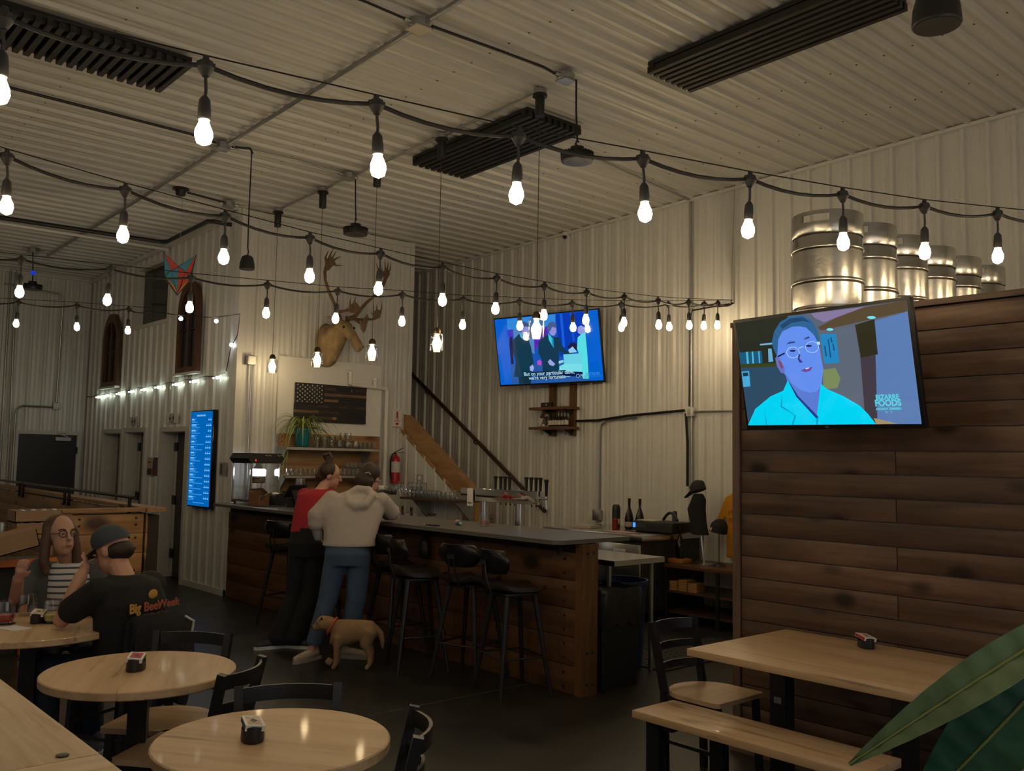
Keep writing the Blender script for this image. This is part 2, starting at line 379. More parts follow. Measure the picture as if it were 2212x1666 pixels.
mb = MB(); mb.b2((DWX+.01, -7.33, 0), (14.2, -7.30, CZ(14.2))); struct('wall_stairwell', mb, white_steel)
mb = MB(); mb.b2((14.2, -8.6, 0), (14.25, -7.3, CZ(14.2))); struct('wall_stair_end', mb, white_steel)
mb = MB(); mb.b2((-4.25, -8.6, 0), (-4.2, 4.6, 5.0)); struct('wall_rear', mb, white_steel)
mb = MB(); mb.b2((-4.2, 4.55, 0), (16.1, 4.6, 5.0)); struct('wall_side', mb, white_steel)
# angle trims
def trim(n, a, b, w=.05, d=.05, m=None):
    mb = MB(); mb.bar(a, b, w, d); return struct('trim_%d' % n, mb, m or trim_white)
trim(1, (-4, RW+.035, CZ(-4)-.03), (14, RW+.035, CZ(14)-.03), .035, .03)
trim(2, (DWX, LWY+.035, CZ(DWX)-.05), (FWX, LWY+.035, CZ(FWX)-.05), .05, .06)
trim(3, (DWX-.035, LWY, CZ(DWX)-.05), (DWX-.035, -7.31, CZ(DWX)-.05), .05, .06)
trim(4, (FWX-.03, LWY, CZ(FWX)-.03), (FWX-.03, 4.5, CZ(FWX)-.03), .05, .05)
mb = MB(); mb.b2((DWX-.04, LWY-.03, 0), (DWX+.07, LWY+.035, CZ(DWX))); struct('trim_5', mb, trim_white)
mb = MB(); mb.b2((DWX-.035, -7.345, 2.19), (DWX+.05, -7.28, CZ(DWX))); struct('trim_6', mb, trim_white)
mb = MB(); mb.b2((DWX, LWY, 0), (11.80, LWY+.035, .075)); mb.b2((12.62, LWY, 0), (13.27, LWY+.035, .075)); struct('baseboard_left', mb, trim_white)

# doors of the left wall
door_grey = M('door_taupe', (.16,.145,.135), .5); door_dark = M('door_black', (.018,.018,.024), .42); hinge_m = M('hinge_black', (.006,.006,.006), .4)
frame_white = M('frame_white', (.56,.55,.53), .45)
for k, (a, b, z0, z1) in enumerate(openings[:3]):
    mb = MB(); t = .065
    mb.b2((a-t, LWY-.01, 0), (a, LWY+.045, z1+t)); mb.b2((b, LWY-.01, 0), (b+t, LWY+.045, z1+t)); mb.b2((a, LWY-.01, z1), (b, LWY+.045, z1+t))
    mb.b2((b-.012, LWY-.22, 0), (b+.012, LWY, z1)); mb.b2((a-.012, LWY-.22, 0), (a+.012, LWY, z1)); mb.b2((a, LWY-.22, z1-.012), (b, LWY, z1+.012))
    d = struct('door_%d' % (k+1), mb, frame_white, 'pale framed restroom door in the left wall')
    mb = MB(); mb.b2((a+.02, LWY-.20, .01), (b-.03, LWY-.155, z1-.02)); leaf = obj('door_leaf', mb, door_grey if k else M('door_brown', (.05,.044,.042), .5), d)
    mb = MB(); mb.b2((b-.10, LWY-.155, .01), (b-.055, LWY-.146, z1-.02)); obj('door_edge', mb, frame_white, d)
    for z in (.26, .98, 1.70) if k < 2 else ():
        mb = MB(); mb.b2((b-.115, LWY-.15, z), (b-.02, LWY-.135, z+.12)); obj('hinge', mb, hinge_m, d)
    if k == 2:
        mb = MB(); mb.b2((a+.07, LWY-.155, 1.22), (a+.19, LWY-.12, 1.37)); obj('lock_box', mb, hinge_m, d)
    mb = MB(); mb.b2((a-.3, LWY-.32, 0), (b+.3, LWY-.29, z1+.2)); obj('back_panel', mb, door_dark, d)
# black door of the far wall
mb = MB(); mb.b2((FWX-.07, -3.83, 0), (FWX-.01, -3.76, 2.0)); mb.b2((FWX-.07, -4.765, 0), (FWX-.01, -4.695, 2.0)); mb.b2((FWX-.07, -4.695, 1.94), (FWX-.01, -3.83, 2.0))
d = struct('door_4', mb, frame_white, 'black metal door with a grey closer in the far wall')
mb = MB(); mb.b2((FWX-.05, -4.69, .005), (FWX-.03, -3.835, 1.937)); obj('door_leaf', mb, door_dark, d)
cl = MB(); cl.b2((FWX-.12, -4.59, 1.845), (FWX-.05, -4.36, 1.90)); cl = obj('door_closer', cl, galv, d)
mb = MB(); mb.bar((FWX-.09, -4.55, 1.91), (FWX-.09, -4.40, 1.955), .02, .012); mb.bar((FWX-.09, -4.40, 1.955), (FWX-.075, -4.52, 1.965), .02, .012); obj('arm', mb, galv, cl)
mb = MB(); mb.b2((FWX-.075, -4.712, 1.64), (FWX-.04, -4.685, 1.75)); obj('hinge', mb, hinge_m, d)
# upper window of the left wall: dark pane in a pale frame
mb = MB(); a, b, z0, z1 = openings[3]
mb.b2((a-.03, LWY-.09, z0-.05), (b+.03, LWY+.035, z0)); mb.b2((a-.03, LWY-.09, z1), (b+.03, LWY+.035, z1+.05)); mb.b2((b, LWY-.09, z0), (b+.05, LWY+.035, z1)); mb.b2((a-.03, LWY-.09, z0), (a, LWY+.03, z1))
w = struct('window_1', mb, trim_white, 'dark upper window in the left wall')
mb = MB(); mb.b2((a, LWY-.085, z0), (b, LWY-.075, z1)); obj('pane', mb, M('dark_pane', (.006,.007,.009), .06, spec=.8), w)

# ------------------------------------------------------------------ plank-clad partition with kegs on top
PW, PX = -4.65, 3.24
mb = MB(); mb.b2((-1.2, -8.44, 0), (PX-.01, PW-.022, 2.46)); wp = struct('wall_partition', mb, M('cooler_panel', (.5,.5,.48), .5), 'partition clad with dark stained pine planks')
PH = .1225; JX = 2.263
pm = {}
def plank_mesh(L, h, d=.02, gap=.004, key=None):
    k = (round(L, 3), h, d)
    if k not in pm:
        m = MB(); m.box((0, 0, 0), (L-.002, d, h-gap), None, .0035); pm[k] = m.mesh('plank')
    return pm[k]
for r in range(20):
    segs = [(JX, 3.20), (.9, JX), (-1.0, .9)] if r % 2 == 1 else [(1.35, 3.20), (-1.0, 1.35)]
    for a, b in segs:
        o = obj('plank', plank_mesh(b-a, PH), cedar, wp, ((a+b)/2, PW-.010-.003*((r*7+int(a*5)) % 2), .018+PH*(r+.5)))
mb = MB(); mb.b2((3.205, PW-.02, .02), (PX+.012, PW+.012, 2.47)); obj('corner_board', mb, wood('stained_pine_upright', ((.10,.055,.038), (.17,.105,.075), (.23,.15,.11)), 2, 1, rough=.55, rnd=.1), wp)
mb = MB(); mb.b2((-1.2, -8.4, 2.47), (PX+.02, PW+.02, 2.50)); obj('top_cap', mb, cedar, wp)
mb = MB(); mb.b2((-1.0, PW, .0), (PX+.03, PW+.022, .085)); obj('base_board', mb, wood('base_pine', ((.17,.10,.065), (.26,.165,.11), (.33,.22,.15)), 0, 1, rough=.6, rnd=.1), wp)

# ------------------------------------------------------------------ staircase beyond the bar
st = thing('staircase', 'fir staircase with a thick stringer rising behind the tap tower', 'staircase', (9.0, -7.9, 0))
def sw(mb): return mb
o0 = V(9.0, -7.9, 0)
def rel(p): return Vector(p)-o0
mb = MB(); mb.prism([(8.87, 1.27), (9.10, 1.20), (10.42, 2.06), (10.42, 2.27), (10.30, 2.20)], -7.36, -7.24, lambda x, z, y: rel((x, y, z))); obj('stringer', mb, fir, st)
mb = MB(); mb.prism([(9.08, 1.185), (9.13, 1.17), (10.42, 2.01), (10.42, 2.055)], -7.235, -7.215, lambda x, z, y: rel((x, y, z))); obj('stringer_lip', mb, fir, st)
mb = MB(); mb.b2(rel((8.84, -7.36, .0)), rel((9.06, -7.24, 1.22))); obj('newel_post', mb, fir_z, st)
for k in range(15):
    mb = MB(); x = 8.72+.28*k; z = .18*(k+1)
    mb.b2(rel((x, -8.40, z-.04)), rel((x+.30, -7.37, z))); obj('tread', mb, fir_y, st)
hr = thing('handrail', 'dark wooden handrail fixed along the right wall above the stairs', 'handrail', (10.3, -8.40, 0))
mb = MB(); o1 = V(10.3, -8.40, 0); mb.cyl(V(12.1, -8.40, 3.13)-o1, V(8.80, -8.40, 1.0)-o1, .028, .028, 10); obj('rail', mb, walnut, hr)
for x in (11.5, 10.3, 9.15):
    z = 1.0+(x-8.8)*.6455; mb = MB(); mb.tube([V(x, -8.40, z-.02)-o1, V(x, -8.40, z-.07)-o1, V(x, -8.45, z-.09)-o1], .009, 6); obj('bracket', mb, black_metal, hr)
# ribbed wall under the stairs
mb = MB(); pr = rib_profile(9.06, 10.42, 9.2); vs = []
for u, h in pr: vs += [(u, -7.225+h*.5, 0), (u, -7.225+h*.5, 1.20+(u-9.10)*.6515)]
mb.add(vs, [(2*i, 2*i+2, 2*i+3, 2*i+1) for i in range(len(pr)-1)]); struct('wall_understair', mb, white_steel, 'white ribbed panel under the stair stringer')
# ------------------------------------------------------------------ ceiling things
def slat_panel(x0, x1, y0, y1, n, label, drop=.12):
    xc, yc = (x0+x1)/2, (y0+y1)/2; z = CZ(xc)
    t = thing('acoustic_panel', label, 'ceiling panel', (xc, yc, z), (0, math.atan(.019046), 0), 'dark slatted ceiling panels')
    mb = MB(); mb.box((0, 0, -.045), (x1-x0-.02, y1-y0-.02, .03)); obj('backing_board', mb, black, t)
    p = (y1-y0)/n; sm = MB(); sm.box((0, 0, 0), (x1-x0, p*.56, .05)); sm = sm.mesh('slat')
    for k in range(n): obj('slat', sm, slatwood, t, (0, -(y1-y0)/2+p*(k+.5), -drop+.028))
    for s in (-1, 1):
        mb = MB(); mb.box((s*((x1-x0)/2-.05), 0, -.075), (.045, y1-y0+.01, .035)); obj('cross_batten', mb, slatwood, t)
    for s in (-1, 1):
        mb = MB(); mb.box((s*(x1-x0)*.3, 0, -.016), (.05, (y1-y0)*.8, .034)); obj('mount', mb, black, t)
slat_panel(6.77, 7.40, -2.68, -.20, 33, 'black slatted panel at the upper left ceiling with short slats')
slat_panel(5.74, 7.46, -5.88, -5.20, 9, 'black slatted panel in the middle of the ceiling behind the high bay lamp')
slat_panel(2.715, 4.50, -5.87, -5.30, 8, 'long black slatted panel at the upper right of the ceiling')

def jbox(x, y, label, plate=None, s=.1):
    t = thing('junction_box', label, 'junction box', (x, y, CZ(x)), 0, 'ceiling junction boxes')
    mb = MB(); mb.lathe([(s*.55, -.03), (s*.6, -.036), (s*.6, -.085), (s*.55, -.09)], n=8); obj('box', mb, galv, t)
    mb = MB(); mb.b2((-s*.5, -s*.5, -.10), (s*.5, s*.5, -.09)); obj('cover_plate', mb, plate or galv, t)
    for sg in (1, -1): obj('connector', MB().cyl((0, sg*s*.55, -.06), (0, sg*s*.95, -.06), .016, .016, 8), galv, t)
    return t
jbox(5.138, -3.615, 'pale covered junction box on the ceiling conduit near the top edge', M('almond_plate', (.62,.55,.42), .5), .13)
jbox(8.37, -3.635, 'junction box where the conduit crosses left of the centre', None, .12)
jbox(5.054, -4.981, 'junction box above the nearer high bay lamp', None, .12)
jbox(8.332, -5.009, 'junction box above the farther high bay lamp', None, .12)
jbox(10.168, -4.521, 'junction box on the ceiling near the bar wall corner', None, .12)
jbox(14.2, -3.45, 'junction box above the far left high bay lamp', None, .14)

def run(name, pts, r, mat, label, cat='conduit', n=8):
    return one(name, MB().tube([Vector(p)-Vector(pts[0]) for p in pts], r, n), mat, label, cat, pts[0])
dz = .045
run('conduit', [(x, -3.64-(x-5)*.008, CZ(x)-dz) for x in (-2, 5, 8.4, 14.5)], .018, galv, 'long galvanised conduit running along the ceiling beam line')
run('conduit', [(10.04, -5.08, CZ(10)-dz), (5.42, -5.05, CZ(5.42)-dz)], .014, galv, 'galvanised conduit linking the pendant lamps above the bar')
run('cable', [(5.10, -3.70, CZ(5)-.06), (5.09, -4.3, CZ(5)-.045), (5.07, -4.75, CZ(5)-.045), (5.06, -4.90, CZ(5)-.07)], .011, cable_black, 'black cable crossing the ceiling to the nearer high bay lamp', 'cable')
run('cable', [(5.14, -3.52, CZ(5)-.06), (5.15, -3.2, CZ(5)-.045), (5.2, -1.0, CZ(5)-.045)], .009, cable_black, 'thin black cable leaving the pale box to the left', 'cable')
run('cable', [(8.35, -3.55, CZ(8)-.06), (8.33, -3.3, CZ(8)-.045), (8.3, -.6, CZ(8)-.045)], .013, cable_black, 'black cable running left across the ceiling from the crossing box', 'cable')
run('cable', [(8.36, -3.72, CZ(8)-.06), (8.30, -3.88, CZ(8)-.05), (8.28, -3.90, CZ(8)-.1)], .012, cable_black, 'short black cable feeding the hanging speaker', 'cable')
run('cable', [(8.35, -3.73, CZ(8)-.05), (8.33, -4.4, CZ(8)-.04), (8.33, -4.93, CZ(8)-.06)], .010, galv, 'pale cable crossing to the farther high bay lamp', 'cable')
run('cable', [(10.1, -4.0, CZ(10)-.05), (10.15, -4.45, CZ(10)-.06)], .012, cable_black, 'short black cable to the corner junction box', 'cable')
run('cable', [(10.2, -4.6, CZ(10)-.05), (10.05, -5.06, CZ(10)-.05)], .009, M('pale_cable', (.45,.42,.36), .5), 'thin pale cable to the first pendant lamp', 'cable')
run('cable', [(5.05, -3.0, CZ(5)-.05), (6.3, -1.5, CZ(6)-.05), (6.4, .5, CZ(6)-.05)], .008, M('grey_cable', (.2,.19,.17), .5), 'thin grey cable along the ceiling above the left slatted panel', 'cable')
run('cable', [(6.48, -8.40, CZ(6.5)-.04), (6.2, -6.4, CZ(6.2)-.045), (6.1, -6.15, CZ(6)-.045)], .011, galv, 'thin conduit crossing the ceiling to the right wall', 'conduit')
run('gas_pipe', [(12.45, .5, CZ(12.4)-.16), (12.10, -4.46, CZ(12.1)-.16), (12.02, -4.52, CZ(12)-.16), (10.72, -4.50, CZ(10.7)-.16), (10.66, -4.56, CZ(10.7)-.16), (10.66, -4.78, CZ(10.7)-.16)], .028, black_metal, 'black gas pipe bending along the ceiling at the left wall', 'pipe')
run('drain_pipe', [(12.75, .5, CZ(12.7)-.12), (12.62, -4.76, CZ(12.6)-.12)], .020, pvc, 'thin white pipe beside the black gas pipe', 'pipe')

def high_bay(x, y, z, label, lens_glow=None):
    t = thing('high_bay_lamp', label, 'ceiling lamp', (x, y, z), 0, 'round black high bay lamps')
    top = CZ(x)-z-.09
    mb = MB(); mb.lathe([(.085, -.035), (.125, -.03), (.13, .0), (.125, .022), (.06, .04), (.055, .085), (.03, .09)], n=28); obj('housing', mb, black_metal, t)
    fins = MB()
    for k in range(28):
        a = 2*math.pi*k/28; fins.box((.106*math.cos(a), .106*math.sin(a), .026), (.05, .006, .030), a)
    tag(obj('cooling_fins', fins, black_metal, t), kind='stuff')
    mb = MB(); mb.lathe([(.001, -.034), (.098, -.034), (.098, -.031), (.001, -.031)], n=28); obj('lens', mb, M('lamp_lens', (.42,.36,.28), .2), t)
    mb = MB(); mb.tube([(.0, 0, .09), (.018, 0, .12), (.0, 0, .145), (-.014, 0, .125)], .008, 6); obj('hook', mb, black_metal, t)
    mb = MB(); mb.tube([(0, 0, .13), (.012, .005, (top+.13)*.5), (0, .02, top)], .008, 6); obj('cord', mb, cable_black, t)
    return t
high_bay(4.987, -5.054, 4.03, 'round black high bay lamp hanging nearest, at the centre slatted panel')
high_bay(8.295, -5.095, 4.03, 'round black high bay lamp hanging above the caribou antlers')
hb = high_bay(14.15, -3.45, 3.97, 'round black high bay lamp at the far left with a blue ball on its cord')
mb = MB(); mb.ell((0, 0, .21), (.032, .032, .032)); obj('blue_ball', mb, M('blue_ball', (.01,.03,.5), .2, emit=(.01,.06,1), es=.5), hb)

def pend_speaker(x, y, z, label, s=1.0, tilt=0):
    t = thing('pendant_speaker', label, 'speaker', (x, y, z), 0, 'black pendant speakers')
    mb = MB(); mb.lathe([(.112*s, .0), (.118*s, .01*s), (.112*s, .09*s), (.085*s, .19*s), (.05*s, .215*s), (.02*s, .22*s)], n=26); obj('body', mb, black, t)
    mb = MB(); mb.lathe([(.001, -.003), (.108*s, -.003), (.108*s, .004), (.001, .004)], n=26); obj('grille', mb, M('speaker_grille', (.022,.020,.018), .7, bump=.4, bs=300), t)
    top = CZ(x)-z-.08
    mb = MB(); mb.tube([(0, 0, .21*s), (-.02, 0, .27*s), (0, 0, .33*s), (.006, 0, .5), (0, 0, top)], .007, 6); obj('cord', mb, cable_black, t)
pend_speaker(8.28, -3.89, 3.445, 'black bell shaped speaker hanging left of the caribou head', .62)
pend_speaker(1.955, -4.534, 3.86, 'large black speaker cut by the top edge at the right', 1.0)

# fox emblem hung from a black mount
t = thing('ceiling_mount', 'black round mount on the ceiling holding the fox emblem wire', 'mount', (10.067, -3.907, CZ(10)))
mb = MB(); mb.lathe([(.09, -.03), (.09, -.045), (.06, -.05), (.05, -.11), (.02, -.12)], n=18); obj('body', mb, black, t)
fx = thing('fox_emblem', 'hanging fox head emblem of red, blue and orange facets', 'sign', (10.06, -3.925, 3.70), R_(-108))
facets = [((-.50,.52),(-.02,.10),(-.24,-.06),'r'), ((-.50,.52),(-.24,-.06),(-.44,-.20),'b'), ((.52,.56),(-.02,.10),(.20,-.06),'b'), ((.52,.56),(.20,-.06),(.36,-.18),'r'),
          ((-.02,.10),(-.24,-.06),(-.02,-.84),'b'), ((-.02,.10),(.20,-.06),(-.02,-.84),'r'), ((-.24,-.06),(-.44,-.20),(-.40,-.30),'g'), ((.20,-.06),(.36,-.18),(.36,-.30),'g'),
          ((-.24,-.06),(-.40,-.30),(-.10,-.62),'b'), ((.20,-.06),(.36,-.30),(.08,-.62),'r'), ((-.40,-.30),(-.10,-.60),(-.02,-.84),'o'), ((.36,-.30),(.08,-.60),(-.02,-.84),'o')]
fc = {'r': M('fox_red', (.62,.07,.05), .5), 'b': M('fox_blue', (.06,.28,.45), .5), 'g': M('fox_green', (.04,.22,.17), .5), 'o': M('fox_orange', (.75,.30,.04), .5)}
for a, b, c, k in facets:
    mb = MB(); s = .33
    cx, cy = (a[0]+b[0]+c[0])/3, (a[1]+b[1]+c[1])/3; q = [((p[0]-cx)*.96+cx, (p[1]-cy)*.96+cy) for p in (a, b, c)]
    mb.prism(q, -.03, -.022, lambda x, y, d: (x*s, d, y*s)); obj('facet', mb, fc[k], fx)
mb = MB(); mb.prism([(-.51,.54),(-.02,.12),(.54,.58),(.40,-.30),(-.02,-.87),(-.43,-.32)], -.022, .03, lambda x, y, d: (x*.33, d, y*.33)); obj('backing', mb, black, fx)
mb = MB(); mb.cyl((0, 0, .03), (.0, .0, CZ(10)-3.70-.11), .0025, .0025, 5); obj('wire', mb, M('thin_wire', (.35,.35,.35), .4, .8), fx)

# ------------------------------------------------------------------ string lights
def bulb_parts(scale=1.0):
    s = scale
    a = MB(); a.lathe([(.010*s, .035), (.012*s, .02), (.026*s, .012*s), (.03*s, -.01*s), (.012*s, -.04*s), (.007*s, -.042*s)], n=10); a.cyl((-.03*s, 0, .0), (.03*s, 0, 0), .013*s, .013*s, 8)
    a.tube([(0, 0, -.04*s), (.003, 0, -.09*s), (0, 0, -.115*s)], .006*s, 6)
    a.lathe([(.009*s, -.11*s), (.019*s, -.125*s), (.022*s, -.16*s), (.0225*s, -.19*s), (.020*s, -.195*s)], n=12)
    b = MB(); b.lathe([(.015*s, -.192*s), (.018*s, -.205*s), (.029*s, -.232*s), (.031*s, -.25*s), (.024*s, -.274*s), (.004*s, -.285*s)], n=10)
    return a.mesh('socket'), b.mesh('bulb', 60)
sock_me, bulb_me = bulb_parts()
sock_m = M('socket_grey', (.030,.030,.034), .55)
def string_lights(label, pts, start, end, sag=.035, group='warm festoon strings', wire=True, bm=None):
    o = Vector(pts[0]); t = thing('string_light', label, 'string light', o, 0, group)
    P = [Vector(p)-o for p in [start]+pts+[end]]
    line = []
    for a, b in zip(P, P[1:]):
        for k in range(6):
            f = k/6; q = a.lerp(b, f); q.z -= sag*4*f*(1-f); line.append(q)
    line.append(P[-1]); obj('cable', MB().tube(line, .0085, 6), cable_black, t)
    if wire:
        obj('support_wire', MB().tube([p+V(0, 0, .035) for p in P], .003, 5), cable_black, t)
    for k, p in enumerate(P[1:-1]):
        a = math.atan2(P[2].y-P[1].y, P[2].x-P[1].x)
        s = obj('socket', sock_me, sock_m, t, p, (random.uniform(-.05, .05), random.uniform(-.05, .05), a))
        obj('bulb', bulb_me, bm or bulb_mat, s)
    return t
hook = V(5.915, -8.45, 3.418)
s2 = [(4.81,-1.03,3.05),(4.9,-1.61,3.03),(4.99,-2.2,3.02),(5.07,-2.79,3.01),(5.16,-3.37,3.02),(5.25,-3.96,3.03),(5.34,-4.55,3.05),(5.42,-5.13,3.08),(5.51,-5.72,3.12),(5.6,-6.31,3.17),(5.68,-6.89,3.22),(5.77,-7.48,3.29),(5.86,-8.1,3.37)]
s3 = [(7.4,-1.72,3.06),(7.27,-2.31,3.06),(7.14,-2.89,3.06),(7.01,-3.48,3.07),(6.88,-4.07,3.08),(6.75,-4.65,3.11),(6.62,-5.24,3.13),(6.49,-5.82,3.17),(6.37,-6.41,3.21),(6.24,-6.99,3.26),(6.11,-7.58,3.32),(6.0,-8.05,3.37)]
s1 = [(3.14,-.64,3.0),(3.0,-1.23,2.98),(2.86,-1.83,2.97),(2.72,-2.42,2.96),(2.57,-3.01,2.97),(2.43,-3.61,2.98),(2.29,-4.2,3.0),(2.15,-4.79,3.03),(2.01,-5.39,3.08),(1.87,-5.98,3.13),(1.73,-6.6,3.19),(1.6,-7.2,3.26)]
def before(pts, n, dzs=.01):
    d = Vector(pts[0])-Vector(pts[1]); return [tuple(Vector(pts[0])+d*k+V(0, 0, dzs*k*k)) for k in range(n, 0, -1)]
s1 = before(s1, 3)+s1; s2 = before(s2, 2)+s2; s3 = before(s3, 2)+s3
e = lambda p, q: tuple(Vector(p)*2-Vector(q))
string_lights('nearest festoon string sweeping from the upper left to the kegs', s1, e(s1[0], s1[1]), (1.27, -8.45, 3.44))
string_lights('middle festoon string running to the hook on the right wall', s2, e(s2[0], s2[1]), hook)
string_lights('lower festoon string crossing below the caribou antlers to the same hook', s3, e(s3[0], s3[1]), hook, wire=True)
s4 = [(13.1, -.6, 3.40), (12.6, -1.13, 3.38), (12.15, -1.65, 3.355), (11.72, -2.14, 3.335), (11.296, -2.623, 3.318), (10.866, -3.112, 3.293), (10.484, -3.548, 3.262)]
string_lights('far festoon string ending left of the arched windows', s4, e(s4[0], s4[1]), (10.33, -3.72, 3.245), bm=E('far_bulb_glow', (1, .86, .62), BULB))
# strings over the part of the room behind the viewer
for k, (xa, lab) in enumerate(((.2, 'festoon string over the viewer'),)):
    pp = [(xa, 3.2-.6*i, 3.05+.012*(i-8)**2*.25) for i in range(17)]
    string_lights(lab, pp, (xa, 4.4, 3.4), (xa, -7.6, 3.4))
# small white bulbs that carry on from the far string to the bar wall corner
t = thing('fairy_string', 'thin wire with small white bulbs from the far string to the corner', 'fairy lights', (10.33, -3.72, 3.245)); o = V(10.33, -3.72, 3.245)
pt = [V(10.33, -3.72, 3.245), V(10.33, -4.05, 3.235), V(10.33, -4.45, 3.255), V(10.33, -4.79, 3.34), V(10.37, -4.79, 3.10), V(10.55, -4.79, 2.95), V(10.62, -4.78, 2.67)]
obj('cable', MB().tube([p-o for p in pt], .005, 5), cable_black, t)
for p in ((10.33, -4.08, 3.20), (10.33, -4.50, 3.22), (10.50, -4.775, 2.98)): obj('bulb', MB().ell((0, 0, 0), (.024, .024, .024), 10, 6), small_mat, t, V(*p)-o)
t = thing('fairy_string', 'fairy light string fixed along the left wall above the restroom doors', 'fairy lights', (13.2, -4.78, 2.6)); o = V(13.2, -4.78, 2.6)
ln = []; bl = []
for k in range(60):
    f = k/59; x = 15.9-f*5.25; z = 2.575+.075*f-.02*math.sin(f*math.pi*9)**2; ln.append(V(x, -4.775, z)-o)
obj('cable', MB().tube(ln, .006, 5), cable_black, t)
for fx_ in (.127, .20, .305, .405, .50, .60, .72, .83, .965):
    for j, (dx, sc) in enumerate(((0, 1), (.075, .8), (-.11, .55))):
        x = 15.9-fx_*5.25-dx; z = 2.575+.075*fx_-.045
        obj('bulb', MB().ell((0, 0, 0), (.026*sc, .02*sc, .02*sc), 8, 5), fairy_mat, t, V(x, -4.762, z)-o)

# ------------------------------------------------------------------ jar pendants over the bar
for k, (x, y, lab) in enumerate(((10.03, -5.08, 'jar pendant lamp farthest left, above the popcorn machine'), (8.96, -5.07, 'second jar pendant, in front of the caribou neck'), (7.90, -5.09, 'third jar pendant, right of the caribou muzzle'), (6.77, -5.06, 'fourth jar pendant, left of the wall television'), (5.417, -5.045, 'nearest jar pendant, in front of the wall television'))):
    t = thing('pendant_lamp', lab, 'pendant lamp', (x, y, 2.73), 0, 'jar pendants over the bar'); top = CZ(x)-2.73
    mb = MB(); mb.lathe([(.05, top-.03), (.055, top-.035), (.055, top-.07), (.04, top-.075)], n=14); obj('ceiling_box', mb, galv, t)
    mb = MB(); mb.lathe([(.062, top-.075), (.062, top-.095), (.040, top-.10), (.040, top-.255), (.0375, top-.26)], n=18); obj('canopy_tube', mb, black, t)
    mb = MB(); mb.cyl((0, 0, .12), (0, 0, top-.255), .0032, .0032, 6); obj('cord', mb, M('bronze_cord', (.05,.04,.03), .5), t)
    mb = MB(); mb.lathe([(.006, .13), (.02, .125), (.036, .10), (.036, .07), (.03, .066)], n=16); obj('socket_cap', mb, M('bronze', (.09,.06,.04), .4, .8), t)
    mb = MB(); mb.lathe([(.035, .068), (.058, .066), (.062, .055), (.062, -.085), (.060, -.09), (.058, -.085), (.058, .055), (.05, .06)], n=22, cap=False); obj('glass_jar', mb, glass, t)
    mb = MB(); mb.lathe([(.016, .066), (.018, .04), (.038, .0), (.041, -.025), (.034, -.055), (.018, -.072), (.002, -.075)], n=16); obj('bulb', mb.mesh('bulb', 60), pend_mat, t)
